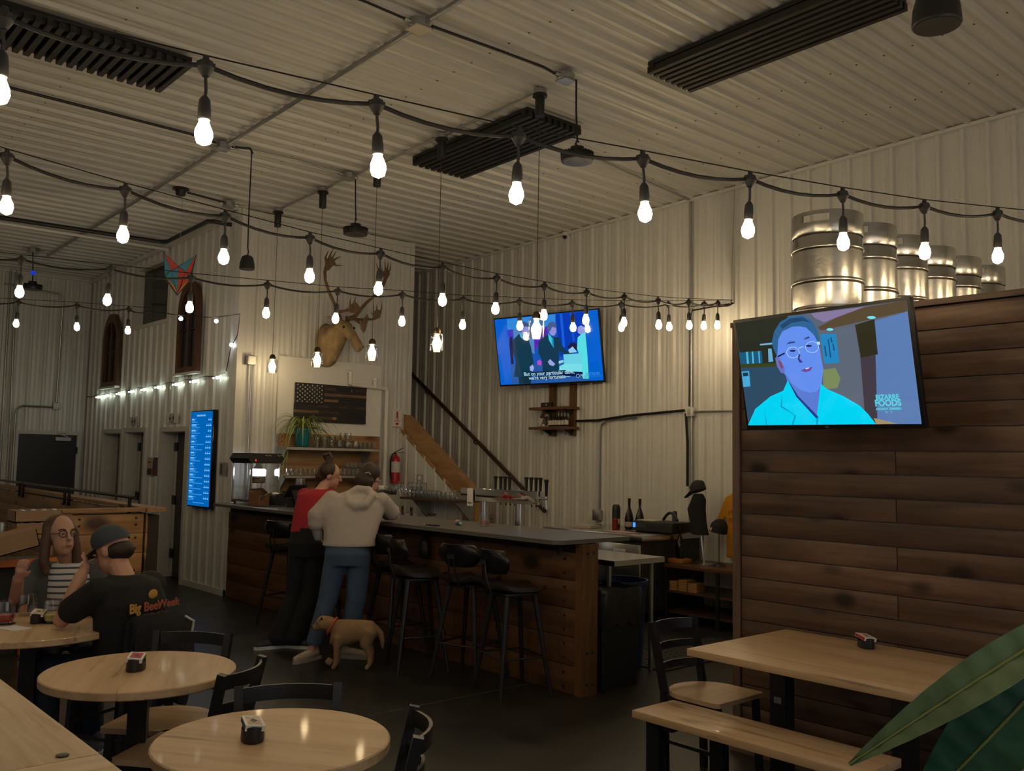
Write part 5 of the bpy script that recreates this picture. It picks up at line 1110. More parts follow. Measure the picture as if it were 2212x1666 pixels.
big_bottle((6.86, -8.02, zt), (.05,.10,.11), 'large dark bottle with a teal cap, right of the pair')
t = thing('bottle_box', 'tall black bottle tube with a white printed band', 'tube', (7.16, -7.96, zt))
mb = MB(); mb.lathe([(.046, 0), (.047, .22), (.044, .25), (.030, .27), (.002, .272)], n=18); obj('tube', mb, black, t); mb = MB(); mb.lathe([(.0475, .05), (.0475, .11)], n=18, cap=False); obj('printed_band', mb, M('band_pale', (.45,.43,.40), .5), t)
mb = MB(); mb.lathe([(.028, 0), (.033, .005), (.033, .115), (.028, .122), (.002, .123)], n=16); one('soda_can', mb, M('can_red', (.28,.03,.02), .3, .4), 'red soda can beside the black tube', 'can', (7.06, -7.83, zt))
rc = thing('amplifier', 'black amplifier with a blue display on the work table', 'amplifier', (6.58, -8.0, zt + .0))
mb = MB(); mb.b2((-.34, -.2, .01), (.22, .18, .115), .004); obj('case', mb, black, rc)
mb = MB(); mb.b2((.17, .181, .045), (.205, .184, .095)); obj('display', mb, E('display_blue', (.05,.25,1), 1.6), rc)
mb = MB(); mb.b2((.02, .181, .05), (.15, .184, .09)); obj('vent', mb, M('vent_grey', (.05,.05,.055), .5), rc)
mb = MB(); mb.b2((-.12, -.10, 0), (.12, .10, .008)); one('paper_stack', mb, M('paper_cream', (.60,.55,.48), .8), 'small stack of papers on top of the amplifier', 'paper', (6.68, -8.0, zt+.116))
mb = MB(); mb.tube([V(-.10+.2*k/8, 0, .0+.08*math.sin(math.pi*k/8)) for k in range(9)], .016, 8); one('tape_gun', mb, black, 'black curved handle standing on the amplifier', 'handle', (6.45, -8.05, zt+.13))
mb = MB(); mb.b2((-.14, -.11, 0), (.14, .11, .03)); one('book', mb, M('book_cream', (.50,.43,.36), .7), 'cream booklet at the left of the work table', 'book', (7.42, -7.72, zt), R_(12))
mb = MB(); mb.b2((-.20, -.10, 0), (.20, .10, .004)); one('red_folder', mb, M('folder_pink', (.48,.30,.30), .7), 'pink flat folder at the front of the work table', 'folder', (6.72, -7.56, zt), R_(-8))
one('snifter_glass', GM['stem'], shelf_glass, 'clear glass behind the amplifier', 'glass', (6.72, -8.22, zt), 0)
mb = MB(); mb.lathe([(.03, 0), (.03, .20), (.022, .22), (.002, .222)], n=14); one('spray_can', mb, M('can_purple', (.045,.03,.07), .3), 'dark upright spray can behind the amplifier', 'can', (6.55, -8.25, zt))
# low display shelf
ds = thing('display_shelf', 'low brown topped display shelf with black steel frame', 'shelf', (5.85, -8.06, 0)); o = V(5.85, -8.06, 0)
mb = MB(); mb.b2(V(5.1, -8.40, .57)-o, V(6.28, -7.73, .60)-o); obj('top', mb, wood('shelf_brown', ((.045,.018,.008), (.085,.036,.017), (.12,.055,.027)), 0, 1, rough=.35), ds)
for z in (.10, .31):
    mb = MB(); mb.b2(V(5.1, -8.38, z)-o, V(6.28, -7.76, z+.02)-o); obj('board', mb, walnut, ds)
for x in (6.26, 5.62, 5.12):
    for y in (-8.36, -7.76):
        mb = MB(); mb.b2(V(x-.015, y-.015, 0)-o, V(x+.015, y+.015, .57)-o); obj('leg', mb, black_metal, ds)
for a, b in (((5.62, -8.37, .12), (5.12, -8.37, .55)), ((5.62, -8.37, .55), (5.12, -8.37, .12))):
    mb = MB(); mb.bar(V(*a)-o, V(*b)-o, .02, .005, (0, 1, 0)); obj('cross_brace', mb, black_metal, ds)
for k in range(3):
    for j in range(5 if k == 1 else 4):
        mb = MB(); mb.box((0, 0, .011), (.105, .16, .022), None, .002)
        one('coaster_box', mb, M('box_gold', (.36,.19,.06), .6, var=.1), 'tan wooden box, %s layer of the %s stack in the display shelf' % (('bottom', 'second', 'third', 'fourth', 'top')[j], ('left', 'middle', 'right')[k]), 'box', (6.19-.118*k, -7.86, .331+.0235*j), R_(4*(k-1)), 'tan boxes in the display shelf')
mb = MB(); mb.box((0, 0, .022), (.20, .16, .044), None, .003); one('wood_block', mb, M('block_orange', (.36,.15,.055), .5), 'orange wooden block carrying the etched bottle', 'block', (6.33-.09, -7.95, .602))
t = thing('bottle', 'etched dark bottle standing on the orange block', 'bottle', (6.24, -7.95, .647)); obj('body', big, M('bottle_etched', (.016,.016,.010), .12, var=.9, vs=60), t); obj('foil', bcap, M('foil_grey', (.18,.17,.17), .35), t)
# mannequin with apron and cap
mq = thing('apron_mannequin', 'black apron form with a cap on a chrome stand', 'mannequin', (6.02, -8.05, .602)); o = V(6.02, -8.05, .602)
mb = MB(); loft(mb, [(V(6.075, -8.05, 1.335)-o, (.05,0,0), (0,.05,0)), (V(6.07, -8.05, 1.28)-o, (.085,0,0), (0,.06,0)), (V(6.10, -8.05, 1.17)-o, (.11,0,0), (0,.07,0)), (V(6.08, -8.05, 1.05)-o, (.10,0,0), (0,.065,0)), (V(6.06, -8.05, .93)-o, (.105,0,0), (0,.07,0)), (V(6.05, -8.05, .905)-o, (.105,0,0), (0,.07,0))])
blob('apron', black_cloth, mq, mb, .009, 2)
mb = MB(); loft(mb, [(V(6.075, -8.05, 1.36)-o, (.085,0,-.03), (0,.08,0)), (V(6.09, -8.05, 1.42)-o, (.085,0,-.02), (0,.08,0)), (V(6.085, -8.05, 1.465)-o, (.06,0,-.01), (0,.055,0)), (V(6.08, -8.05, 1.48)-o, (.02,0,0), (0,.02,0))]); hat = blob('cap', M('cap_dark', (.02,.02,.02), .85), mq, mb, .008, 2)
mb = MB(); mb.prism([(.06, -.05), (.15, -.03), (.16, 0), (.15, .03), (.06, .05)], 0, .008, lambda x, y, z: V(6.09, -8.05, 1.37)-o+V(x, y, z-x*.75+.03)); obj('peak', mb, M('cap_dark', (.02,.02,.02), .85), hat)
mb = MB(); mb.tube([V(6.04, -8.05, .92)-o, V(5.99, -8.03, .615)-o], .009, 8); obj('stand_rod', mb, chrome, mq)
mb = MB(); mb.lathe([(.11, 0), (.11, .006), (.02, .014)], n=24); obj('stand_base', mb, steel, mq, (-.04, .02, 0))
# cap on a thin stand
hs = thing('hat_stand', 'black cap with a small fox mark on a thin stand', 'hat stand', (5.79, -8.02, .602))
mb = MB(); mb.lathe([(.075, 0), (.06, .02), (.02, .035), (.008, .04)], n=18); obj('base', mb, black_metal, hs)
mb = MB(); mb.cyl((0, 0, .03), (0, 0, .36), .005, .005, 7); obj('rod', mb, black_metal, hs)
mb = MB(); loft(mb, [((.01, 0, .345), (.095,0,.02), (0,.09,0)), ((-.005, 0, .42), (.088,0,.02), (0,.085,0)), ((-.025, 0, .47), (.05,0,.012), (0,.055,0)), ((-.03, 0, .485), (.015,0,0), (0,.015,0))]); hc = blob('cap', M('cap_black', (.012,.012,.013), .85), hs, mb, .008, 2)
mb = MB(); mb.prism([(-.018, .022), (0, .006), (.018, .022), (.012, -.006), (0, -.024), (-.012, -.006)], 0, .002, lambda x, z, d: (.035-x, .0905+d, .385+z)); obj('fox_mark', mb, M('mark_white', (.55,.5,.5), .6), hc)
# yellow shirt on a hanger
ts = thing('yellow_shirt', 'yellow t-shirt hanging on the right wall beside the partition', 't-shirt', (5.72, Y0+.05, 1.0)); o = V(5.72, Y0+.05, 1.0); yel = M('shirt_yellow', (.62,.26,.012), .85, bump=.2, bs=40)
mb = MB(); mb.prism([(-.24, -.34), (.24, -.34), (.23, .15), (.30, -.02), (.36, .05), (.25, .30), (.12, .36), (.05, .33), (-.05, .33), (-.12, .36), (-.25, .30), (-.36, .05), (-.30, -.02), (-.23, .15)], -.02, .02, lambda x, z, d: (x, d, z)); blob('cloth', yel, ts, mb, .012, 2)
obj('lettering', text_me('rGo', .085, 0, 'CENTER', .001), M('print_brown', (.25,.09,.01), .8), ts, (.13, .0245, .14), (R_(90), 0, R_(180)))
for k in range(3):
    mb = MB(); mb.b2((.04, .0235, .07-.018*k), (.20, .0245, .078-.018*k)); obj('print_line', mb, M('print_brown', (.25,.09,.01), .8), ts)
mb = MB(); mb.tube([(-.18, 0, .33), (0, 0, .40), (.18, 0, .33)], .006, 6); mb.tube([(0, 0, .40), (0, 0, .45), (.02, -.02, .47)], .004, 6); obj('hanger', mb, black, ts)
# bins at the end of the bar
bn = thing('trash_bin', 'black trash bin lined with a black bag at the end of the bar', 'trash bin', (4.83, -5.22, 0))
mb = MB(); mb.prism([(-.20, -.22), (.20, -.22), (.22, -.20), (.22, .20), (.20, .22), (-.20, .22), (-.22, .20), (-.22, -.20)], 0, .70, lambda x, y, z: (x*(.86+.2*z), y*(.86+.2*z), z)); obj('bin', mb, black, bn)
rb = random.Random(4); rs = []
for z, q in ((.46, 1.02), (.56, 1.05), (.68, 1.06), (.725, 1.03), (.71, .97), (.6, .93)):
    ring = []
    for k in range(36):
        a = 2*math.pi*k/36; c, s = math.cos(a), math.sin(a); r = .225/max(abs(c), abs(s))**.85*q+rb.uniform(-.006, .006); ring.append(V(r*c, r*s, z+(rb.uniform(-.03, .03) if z < .5 else rb.uniform(-.008, .008))))
    rs.append(ring)
mb = MB(); mb.rings(rs, cap=False); obj('bag', mb.mesh('bag', 60), M('bag_black', (.012,.012,.013), .28, bump=.6, bs=18), bn)
bl = thing('blue_bin', 'blue recycling bin behind the black trash bin', 'bin', (5.15, -5.75, 0)); bm__ = M('blue_plastic', (.008,.03,.14), .4)
mb = MB(); mb.lathe([(.20, 0), (.235, .66), (.25, .665), (.25, .70), (.24, .70), (.225, .66), (.19, .02)], n=26); obj('tub', mb, bm__, bl)
# rubber mat
mt_ = thing('rubber_mat', 'perforated black rubber mat on the floor behind the bar end', 'mat', (5.1, -6.5, 0)); mb = MB(); mb.b2((-.32, -.85, .0), (.32, .62, .012)); obj('sheet', mb, M('rubber', (.022,.021,.02), .7), mt_)
hm = MB(); hm.lathe([(.016, .012), (.016, .0135), (.001, .0136)], n=8); hm = hm.mesh('hole')
for i in range(8):
    for j in range(18): obj('hole', hm, M('hole_dark', (.004,.004,.004), .9), mt_, (-.28+.08*i, -.80+.08*j+.04*(i % 2), 0))

# ------------------------------------------------------------------ things on the bar counter
ZC = 1.1005
pm_ = thing('popcorn_machine', 'tabletop popcorn machine with a black canopy and lit kettle', 'popcorn machine', (10.02, -4.93, ZC), R_(8))
Wp, Dp = .40, .38
mb = MB(); mb.prism([(-.20, 0), (.20, 0), (.245, .055), (.20, .115), (-.20, .115), (-.245, .055)], -.19, .19, lambda y, z, x: (x, y, .47+z)); obj('canopy', mb, M('canopy_black', (.014,.013,.013), .4), pm_)
for sx in (-.18, .18):
    for sy in (-.19, .19):
        mb = MB(); mb.b2((sx-.009, sy-.009, .02), (sx+.009, sy+.009, .47)); obj('post', mb, steel, pm_)
mb = MB(); mb.b2((-.19, -.20, .03), (.19, .20, .06)); obj('tray', mb, steel, pm_)
for sx in (-.16, .16):
    for sy in (-.17, .17): obj('foot', MB().cyl((sx, sy, 0), (sx, sy, .03), .014, .014, 8), black, pm_)
for a, b in (((-.182, -.18, .06), (-.179, .18, .47)), ((-.17, .187, .06), (.17, .190, .47)), ((-.17, -.190, .06), (.17, -.187, .47))):
    mb = MB(); mb.b2(a, b); obj('glass_pane', mb, glass, pm_)
mb = MB(); mb.b2((-.19, .05, .06), (-.17, .20, .185)); obj('lower_panel', mb, M('panel_dark', (.03,.03,.032), .4), pm_)
mb = MB(); mb.lathe([(.075, 0), (.085, .01), (.085, .08), (.078, .085)], n=20); kt = obj('kettle', mb, M('kettle', (.16,.12,.09), .35, .8), pm_, (0, -.02, .24))
mb = MB(); mb.lathe([(.083, .083), (.09, .10), (.09, .15), (.075, .165)], n=20); obj('kettle_light', mb, E('kettle_glow', (.92,.96,1.0), 9.0), kt)
mb = MB(); mb.lathe([(.06, .165), (.03, .21), (.028, .23)], n=16); obj('kettle_cone', mb, steel, kt)
mb = MB(); mb.tube([(-.19, .12, .30), (-.22, .12, .30)], .012, 8); obj('door_knob', mb, black, pm_)
obj('switch_light', MB().b2((-.195, .14, .495), (-.190, .152, .515)), E('switch_red', (1, .05, .03), 1.2), pm_)
gold = M('script_cream', (.62,.50,.38), .5)
for y0, n in ((.02, 5), (-.14, 5)):
    mb = MB(); mb.tube([(-.1915, y0-.016*k/1.0, .560+.008*math.sin(k*2.2)) for k in range(n+1)], .003, 5); obj('script_line', mb, gold, pm_)
tb_ = thing('popcorn_box', 'brown cardboard box with scoop in front of the popcorn machine', 'box', (9.70, -4.83, ZC), R_(12))
for a, b in (((-.08, -.10, 0), (.08, .10, .005)), ((-.08, -.10, 0), (-.076, .10, .12)), ((.076, -.10, 0), (.08, .10, .17)), ((-.08, -.10, 0), (.08, -.096, .14)), ((-.08, .096, 0), (.08, .10, .14))):
    mb = MB(); mb.b2(a, b); obj('panel', mb, M('kraft', (.20,.10,.045), .8), tb_)
mb = MB(); mb.box((.0, -.06, .15), (.10, .16, .006), Matrix.Rotation(R_(35), 3, 'X')); obj('lid_flap', mb, M('kraft_pale', (.42,.30,.19), .8), tb_)
mb = MB(); mb.tube([(-.095, .06, .075), (-.095, .02, .11)], .011, 8); obj('scoop_grip', mb, black, tb_)
mb = MB(); mb.tube([(-.095, .02, .11), (-.09, -.06, .15)], .006, 7); obj('scoop_neck', mb, steel, tb_)
nb = thing('napkin_holder', 'black rounded napkin holder on the bar', 'napkin holder', (9.60, -4.99, ZC), R_(10))
mb = MB(); mb.prism([(-.075, 0), (.075, 0), (.075, .10), (.055, .13), (-.055, .13), (-.075, .10)], -.06, .06, lambda y, z, x: (x, y, z)); obj('body', mb, black, nb)
mb = MB(); mb.ell((0, .03, .13), (.05, .04, .02), 10, 6); obj('napkin', mb, M('napkin', (.7,.66,.6), .8), nb)
mb = MB(); mb.b2((-.07, -.15, 0), (.07, .15, .008)); one('bar_mat', mb, M('mat_dark', (.02,.018,.016), .7), 'dark rubber bar mat at the edge of the counter', 'mat', (9.42, -4.80, ZC), R_(4))
ps = thing('pos_tablet', 'black payment tablet on a stand with a blue star on its customer screen', 'tablet', (9.20, -5.02, ZC), R_(10))
mb = MB(); mb.prism([(-.07, 0), (.07, 0), (.04, .10), (-.02, .10)], -.09, .09, lambda x, z, y: (x, y, z)); obj('base', mb, black, ps)
mb = MB(); mb.box((-.06, .03, .095), (.012, .13, .20), Matrix.Rotation(R_(25), 3, 'Y')); cs = obj('customer_screen', mb, black_gloss, ps)
mb = MB(); mb.prism([(0, .035), (.008, .008), (.035, 0), (.008, -.008), (0, -.035), (-.008, -.008), (-.035, 0), (-.008, .008)], 0, .001, lambda y, z, d: V(-.0665, .03, .092)+Matrix.Rotation(R_(25), 3, 'Y') @ V(-.001-d, y, z)); obj('star', mb, E('star_blue', (.03,.25,.6), 1.0), cs)
mb = MB(); mb.box((.06, -.02, .175), (.012, .24, .17), Matrix.Rotation(R_(-38), 3, 'Y')); obj('tablet', mb, black, ps)
mb = MB(); mb.b2((-.038, -.075, 0), (.038, .075, .009), .003); one('phone', mb, black_gloss, 'black phone lying flat on the counter near the edge', 'phone', (6.24, -4.66, ZC), R_(78))
ty = thing('toy_figure', 'small blue and orange toy lying on the counter', 'toy', (6.17, -4.89, ZC), R_(70))
mb = MB(); mb.ell((0, 0, .02), (.03, .022, .02), 12, 7); obj('body', mb, M('toy_blue', (.03,.16,.26), .5), ty); mb = MB(); mb.ell((0, -.045, .022), (.024, .03, .022), 12, 7); obj('head', mb, M('toy_orange', (.62,.27,.07), .5), ty); mb = MB(); mb.ell((0, .04, .014), (.014, .022, .014), 10, 6); obj('tail', mb, M('toy_pale', (.35,.42,.42), .5), ty)
tg = thing('glass_of_pink_drink', 'tumbler with a little pink drink on the counter', 'glass', (6.03, -5.05, ZC))
mb = MB(); mb.lathe([(.036, 0), (.043, .004), (.046, .03), (.042, .115), (.039, .115), (.042, .03), (.036, .008), (.002, .007)], n=18); obj('glass', mb, glass, tg); mb = MB(); mb.lathe([(.001, .009), (.036, .009), (.0415, .03), (.041, .045), (.001, .045)], n=18); obj('drink', mb, M('drink_pink', (.55,.22,.18), .3), tg)
for k, y in enumerate((-5.62, -5.70)):
    t = thing('bottle', 'dark bottle neck behind the counter, '+('left', 'right')[k]+' of the two below the stair shelf', 'bottle', (8.05-.16*k, -5.62, .90)); b = obj('body', bm1, M('bottle_12', (.012,.008,.006), .12), t); b.scale = (1.1, 1.1, 1.2)
jr = thing('glass_jar', 'lidded glass jar behind the counter', 'jar', (7.62, -5.68, .90)); mb = MB(); mb.lathe([(.05, 0), (.055, .01), (.055, .15), (.04, .18), (.037, .18), (.05, .15), (.05, .015)], n=18); obj('glass', mb, glass, jr); mb = MB(); mb.lathe([(.044, .18), (.044, .205), (.001, .206)], n=18); obj('lid', mb, black, jr)
hbg = thing('handbag', 'small black handbag hanging under the counter edge', 'bag', (6.43, -4.72, .82)); mb = MB(); loft(mb, [((0, 0, 0), (.05,0,0), (0,.03,0)), ((0, 0, .06), (.062,0,0), (0,.04,0)), ((0, 0, .13), (.05,0,0), (0,.03,0)), ((0, -.02, .18), (.025,0,0), (0,.015,0))]); blob('bag', M('bag_leather', (.010,.009,.009), .5), hbg, mb, .009, 2); mb = MB(); mb.tube([(0, -.02, .17), (.0, -.05, .19), (0, -.055, .175)], .006, 6); obj('strap', mb, black, hbg)
pi = thing('glass_pitcher', 'clear glass pitcher beside the payment tablet', 'pitcher', (8.85, -5.02, ZC)); mb = MB(); mb.lathe([(.045, 0), (.05, .006), (.062, .19), (.059, .19), (.046, .012)], n=18); obj('glass', mb, glass, pi); mb = MB(); mb.tube([(-.06, 0, .17), (-.10, 0, .15), (-.09, 0, .06), (-.055, 0, .04)], .007, 7); obj('handle', mb, glass, pi)
# ------------------------------------------------------------------ kegs on top of the partition
kb = MB(); kb.lathe([(.17, 0), (.195, .0), (.195, .05), (.185, .06), (.197, .07), (.200, .10), (.200, .20), (.2065, .208), (.208, .215), (.2065, .222), (.200, .23), (.199, .30), (.199, .395), (.2055, .402), (.208, .41), (.2055, .418), (.1985, .428), (.197, .475), (.185, .50), (.15, .52), (.04, .535), (.002, .536)], n=40); kb = kb.mesh('body')
km = MB(); n = 48
def chime_ring(r, z): return [V(r*math.cos(2*math.pi*k/n), r*math.sin(2*math.pi*k/n), z) for k in range(n)]
zs = [.488, .497, .545, .556, .598, .607, .62]; rsd = [.198, .2025, .2025, .2025, .2025, .2015, .2005]
vs = []
for r, z in zip(rsd, zs): vs += chime_ring(r, z)
for r, z in zip([x-.006 for x in rsd], zs): vs += chime_ring(r, z)
fs = []; m = len(zs); holes = set(list(range(0, 6))+list(range(24, 30)))
for i in range(m-1):
    for k in range(n):
        if i in (3,) and k in holes: continue
        l = (k+1) % n; fs += [(i*n+k, i*n+l, (i+1)*n+l, (i+1)*n+k), ((m+i)*n+k, (m+i+1)*n+k, (m+i+1)*n+l, (m+i)*n+l)]
for k in range(n): l = (k+1) % n; fs.append(((m-1)*n+k, (m-1)*n+l, (2*m-1)*n+l, (2*m-1)*n+k))
km.add(vs, fs); km = km.mesh('chime')
kl = MB(); kl.lathe([(.030, .535), (.030, .56), (.02, .565), (.002, .565)], n=14); kl = kl.mesh('valve')
ordk = ['nearest and largest looking', 'second', 'third', 'fourth', 'fifth', 'farthest and smallest looking']
for k in range(6):
    t = thing('beer_keg', 'steel beer keg on the partition top, '+ordk[k]+(' of the row' if k in (0, 5) else ' in the row from the television'), 'keg', (2.8, -4.95-.42*k, 2.501), R_(-102+4*(k % 3)), 'kegs on the partition')
    obj('body', kb, keg_steel, t); obj('chime', km, keg_steel, t); obj('valve', kl, steel, t)

# ------------------------------------------------------------------ tables
def pedestal(t, top, r):
    mb = MB(); mb.box((0, 0, top/2), (.076, .076, top-.03)); obj('column', mb, black_metal, t)
    for a in (R_(45), R_(135)):
        mb = MB(); mb.box((0, 0, .02), (r*1.35, .06, .04), a); obj('base_bar', mb, black_metal, t)
    mb = MB(); mb.box((0, 0, top-.012), (r*1.1, .07, .02), R_(45)); obj('top_bracket', mb, black_metal, t)
def round_table(x, y, r, label, rot=0):
    t = thing('round_table', label, 'table', (x, y, 0), rot, 'round cafe tables'); top = .715
    mb = MB(); mb.lathe([(.002, top), (r-.004, top), (r, top+.004), (r, top+.031), (r-.005, top+.035), (.002, top+.035)], n=64); obj('top', mb, maple, t)
    pedestal(t, top, r); return t
round_table(3.981, -1.471, .386, 'round maple table in the middle with a red deck of cards', R_(-28))
round_table(2.768, -1.455, .372, 'nearest round maple table with a blue deck of cards', R_(34))
round_table(5.33, -1.386, .46, 'round maple table of the seated couple', R_(-20))
rt = thing('rectangular_table', 'rectangular maple table against the plank partition', 'table', (2.31, -4.12, 0))
mb = MB(); mb.b2((-.565, -.47, .715), (.56, .41, .75), .004); obj('top', mb, maple, rt)
for x in (-.33, .29):
    mb = MB(); mb.box((x, 0, .37), (.085, .085, .69)); obj('column', mb, black_metal, rt); mb = MB(); mb.box((x, 0, .02), (.08, .62, .04)); obj('base_bar', mb, black_metal, rt); mb = MB(); mb.box((x, 0, .705), (.06, .6, .018)); obj('top_bracket', mb, black_metal, rt)
mb = MB(); mb.box((.287, .0445, .50), (.04, .002, .03)); obj('sticker', mb, M('sticker', (.25,.25,.25), .5), rt)
bn_ = thing('bench', 'long maple bench with black legs in front of the rectangular table', 'bench', (2.46, -3.64, 0))
mb = MB(); mb.b2((-.62, -.155, .425), (.56, .16, .462), .004); obj('seat', mb, maple, bn_)
for x, y in ((.47, .09), (.24, -.10), (-.5, .09), (-.5, -.10)):
    mb = MB(); mb.box((x, y, .212), (.075, .05, .425)); obj('leg', mb, black_metal, bn_)
for x in (.36, -.5):
    mb = MB(); mb.box((x, 0, .41), (.05, .27, .022)); obj('cross_rail', mb, black_metal, bn_)
mb = MB(); mb.box((-.05, 0, .10), (.9, .03, .03)); obj('stretcher', mb, black_metal, bn_)
# high oak table at the lower left
ht_ = thing('high_table', 'oak plank high table cut by the lower left corner', 'table', (2.75, -.25, 0)); o = V(2.75, -.25, 0)
for k in range(4):
    mb = MB(); mb.b2((-.78, -.405+.2*k, 1.015), (1.1, -.407+.2*(k+1), 1.05), .002); obj('plank', mb, oak, ht_)
mb = MB(); mb.b2((-.92, -.405, 1.0145), (-.782, .395, 1.0495), .002); obj('end_board', mb, fir_y if False else wood('oak_cross', ((.40,.27,.155), (.56,.41,.26), (.66,.51,.35)), 1, 2.0, rough=.5, dark=.12, rnd=.05, coat=0), ht_)
for x in (-.6, .8):
    for y in (.30, -.0):
        mb = MB(); mb.box((x, y, .507), (.07, .07, 1.015)); obj('leg', mb, black_metal, ht_)
mb = MB(); mb.lathe([(.0115, 0), (.0125, .001), (.0125, .003), (.008, .0045), (.001, .0046)], n=18); one('rubber_button', mb, black, 'small black rubber button on the oak high table', 'button', (1.996, -.592, 1.0502))

# ------------------------------------------------------------------ chairs
def ladder_chair(label, loc, rot, group='black ladder back chairs'):
    t = thing('ladder_chair', label, 'chair', loc, rot, group)        # faces local +y, back posts at y=-.2
    for s in (-1, 1):
        mb = MB(); mb.bar((s*.165, -.16, 0), (s*.165, -.17, .45), .032, .032, (0, 1, 0)); mb.bar((s*.165, -.17, .45), (s*.18, -.245, .80), .032, .034, (0, 1, 0)); obj('back_post', mb, black_metal, t)
        mb = MB(); mb.bar((s*.175, .19, 0), (s*.165, .17, .435), .03, .03, (0, 1, 0)); obj('front_leg', mb, black_metal, t)
        mb = MB(); mb.bar((s*.165, -.16, .2), (s*.17, .18, .2), .018, .018); obj('side_stretcher', mb, black_metal, t)
        mb = MB(); mb.bar((s*.165, -.17, .425), (s*.165, .17, .425), .025, .025); obj('seat_rail', mb, black_metal, t)
    mb = MB(); mb.bar((-.17, .18, .26), (.17, .18, .26), .018, .018); obj('front_stretcher', mb, black_metal, t)
    for z, h in ((.765, .055), (.66, .04), (.56, .04)):
        yb = -.17-.075*(z-.45)/.35; pts = []
        for k in range(9):
            f = k/8*2-1; pts.append(V(f*.175, yb-.055*(1-f*f), z))
        mb = MB(); rs = []
        for p in pts: rs.append([p+V(0, -.006, -h/2), p+V(0, .006, -h/2), p+V(0, .006, h/2), p+V(0, -.006, h/2)])
        mb.rings(rs); obj('back_slat', mb, black_metal, t)
    poly = []
    for k in range(25):
        a = math.pi+math.pi*k/24; poly.append((.205*math.cos(a), -.02+.19*math.sin(a)))
    poly += [(.205, .18), (.19, .20), (-.19, .20), (-.205, .18)]
    mb = MB(); mb.prism(poly, .437, .46, lambda x, y, z: (x, y, z)); obj('seat', mb, maple, t)
    return t
def face(dx, dy): return math.atan2(dy, dx)-math.pi/2
def chair_at(label, a, b, tow):
    """a, b: tops of the two back posts on plan; tow: point faced"""
    m = (Vector(a)+Vector(b))/2; d = Vector(b)-Vector(a); nrm = Vector((-d.y, d.x)).normalized()
    if nrm.dot(Vector(tow)-m) < 0: nrm = -nrm
    loc = m+nrm*.245; return ladder_chair(label, (loc.x, loc.y, 0), face(nrm.x, nrm.y))
chair_at('black ladder back chair behind the middle round table', (4.54, -1.76), (4.28, -1.99), (3.98, -1.47))
chair_at('black ladder back chair between the two near round tables', (3.49, -1.613), (3.708, -1.881), (3.98, -1.47))
chair_at('black ladder back chair behind the nearest round table', (3.277, -1.579), (3.11, -1.89), (2.77, -1.46))
chair_at('black ladder back chair at the lower edge right of the nearest round table', (2.66, -1.93), (2.36, -1.73), (2.77, -1.46))
jc = chair_at('black ladder back chair under the seated man with a jacket on it', (4.80, -1.757), (4.95, -2.05), (5.33, -1.386))
ladder_chair('black ladder back chair at the far end of the rectangular table', (3.02, -4.10, 0), face(-1, 0))
ladder_chair('black ladder back chair at the lower right corner behind the leaves', (1.35, -4.02, 0), face(1, 0))
ladder_chair('black ladder back chair under the woman in the striped top', (5.92, -1.72, 0), face(-.85, .35))
# jacket over the man's chair
jk = thing('jacket', 'black jacket draped over the back of the man\'s chair', 'jacket', (4.875, -1.90, .3)); o = V(4.875, -1.90, .3)
d = (Vector((4.95, -2.05, 0))-Vector((4.80, -1.757, 0))).normalized(); nn = Vector((-d.y, d.x, 0)); nn = nn if nn.x > 0 else -nn
mb = MB()
def JP(u, v_, z): return V(4.875, -1.9035, 0)-o+d*u+nn*v_+V(0, 0, z)
rs = []
for k in range(13):
    f = k/12*2-1; bow = -.055*(1-f*f)+.03; w_ = .012*math.sin(k*2.1)
    prof = [(-.09+bow+w_, .38-.03*math.sin(k)), (-.075+bow+w_, .60), (-.055+bow, .78), (-.02+bow, .835), (.02+bow, .80), (.035+bow+w_, .60), (.045+bow, .45), (.02+bow, .45), (.012+bow, .62), (0+bow, .765), (-.02+bow, .80), (-.033+bow, .76), (-.05+bow, .58), (-.065+bow, .38)]
    rs.append([JP(f*.205, v_, z) for v_, z in prof])
mb.rings(rs); obj('cloth', mb.mesh('cloth', 70), black_cloth, jk)
mb = MB(); mb.tube([JP(.10, -.06, .80), JP(.14, -.085, .77), JP(.14, -.075, .70)], .007, 6); obj('strap', mb, M('strap_white', (.6,.6,.6), .6), jk)

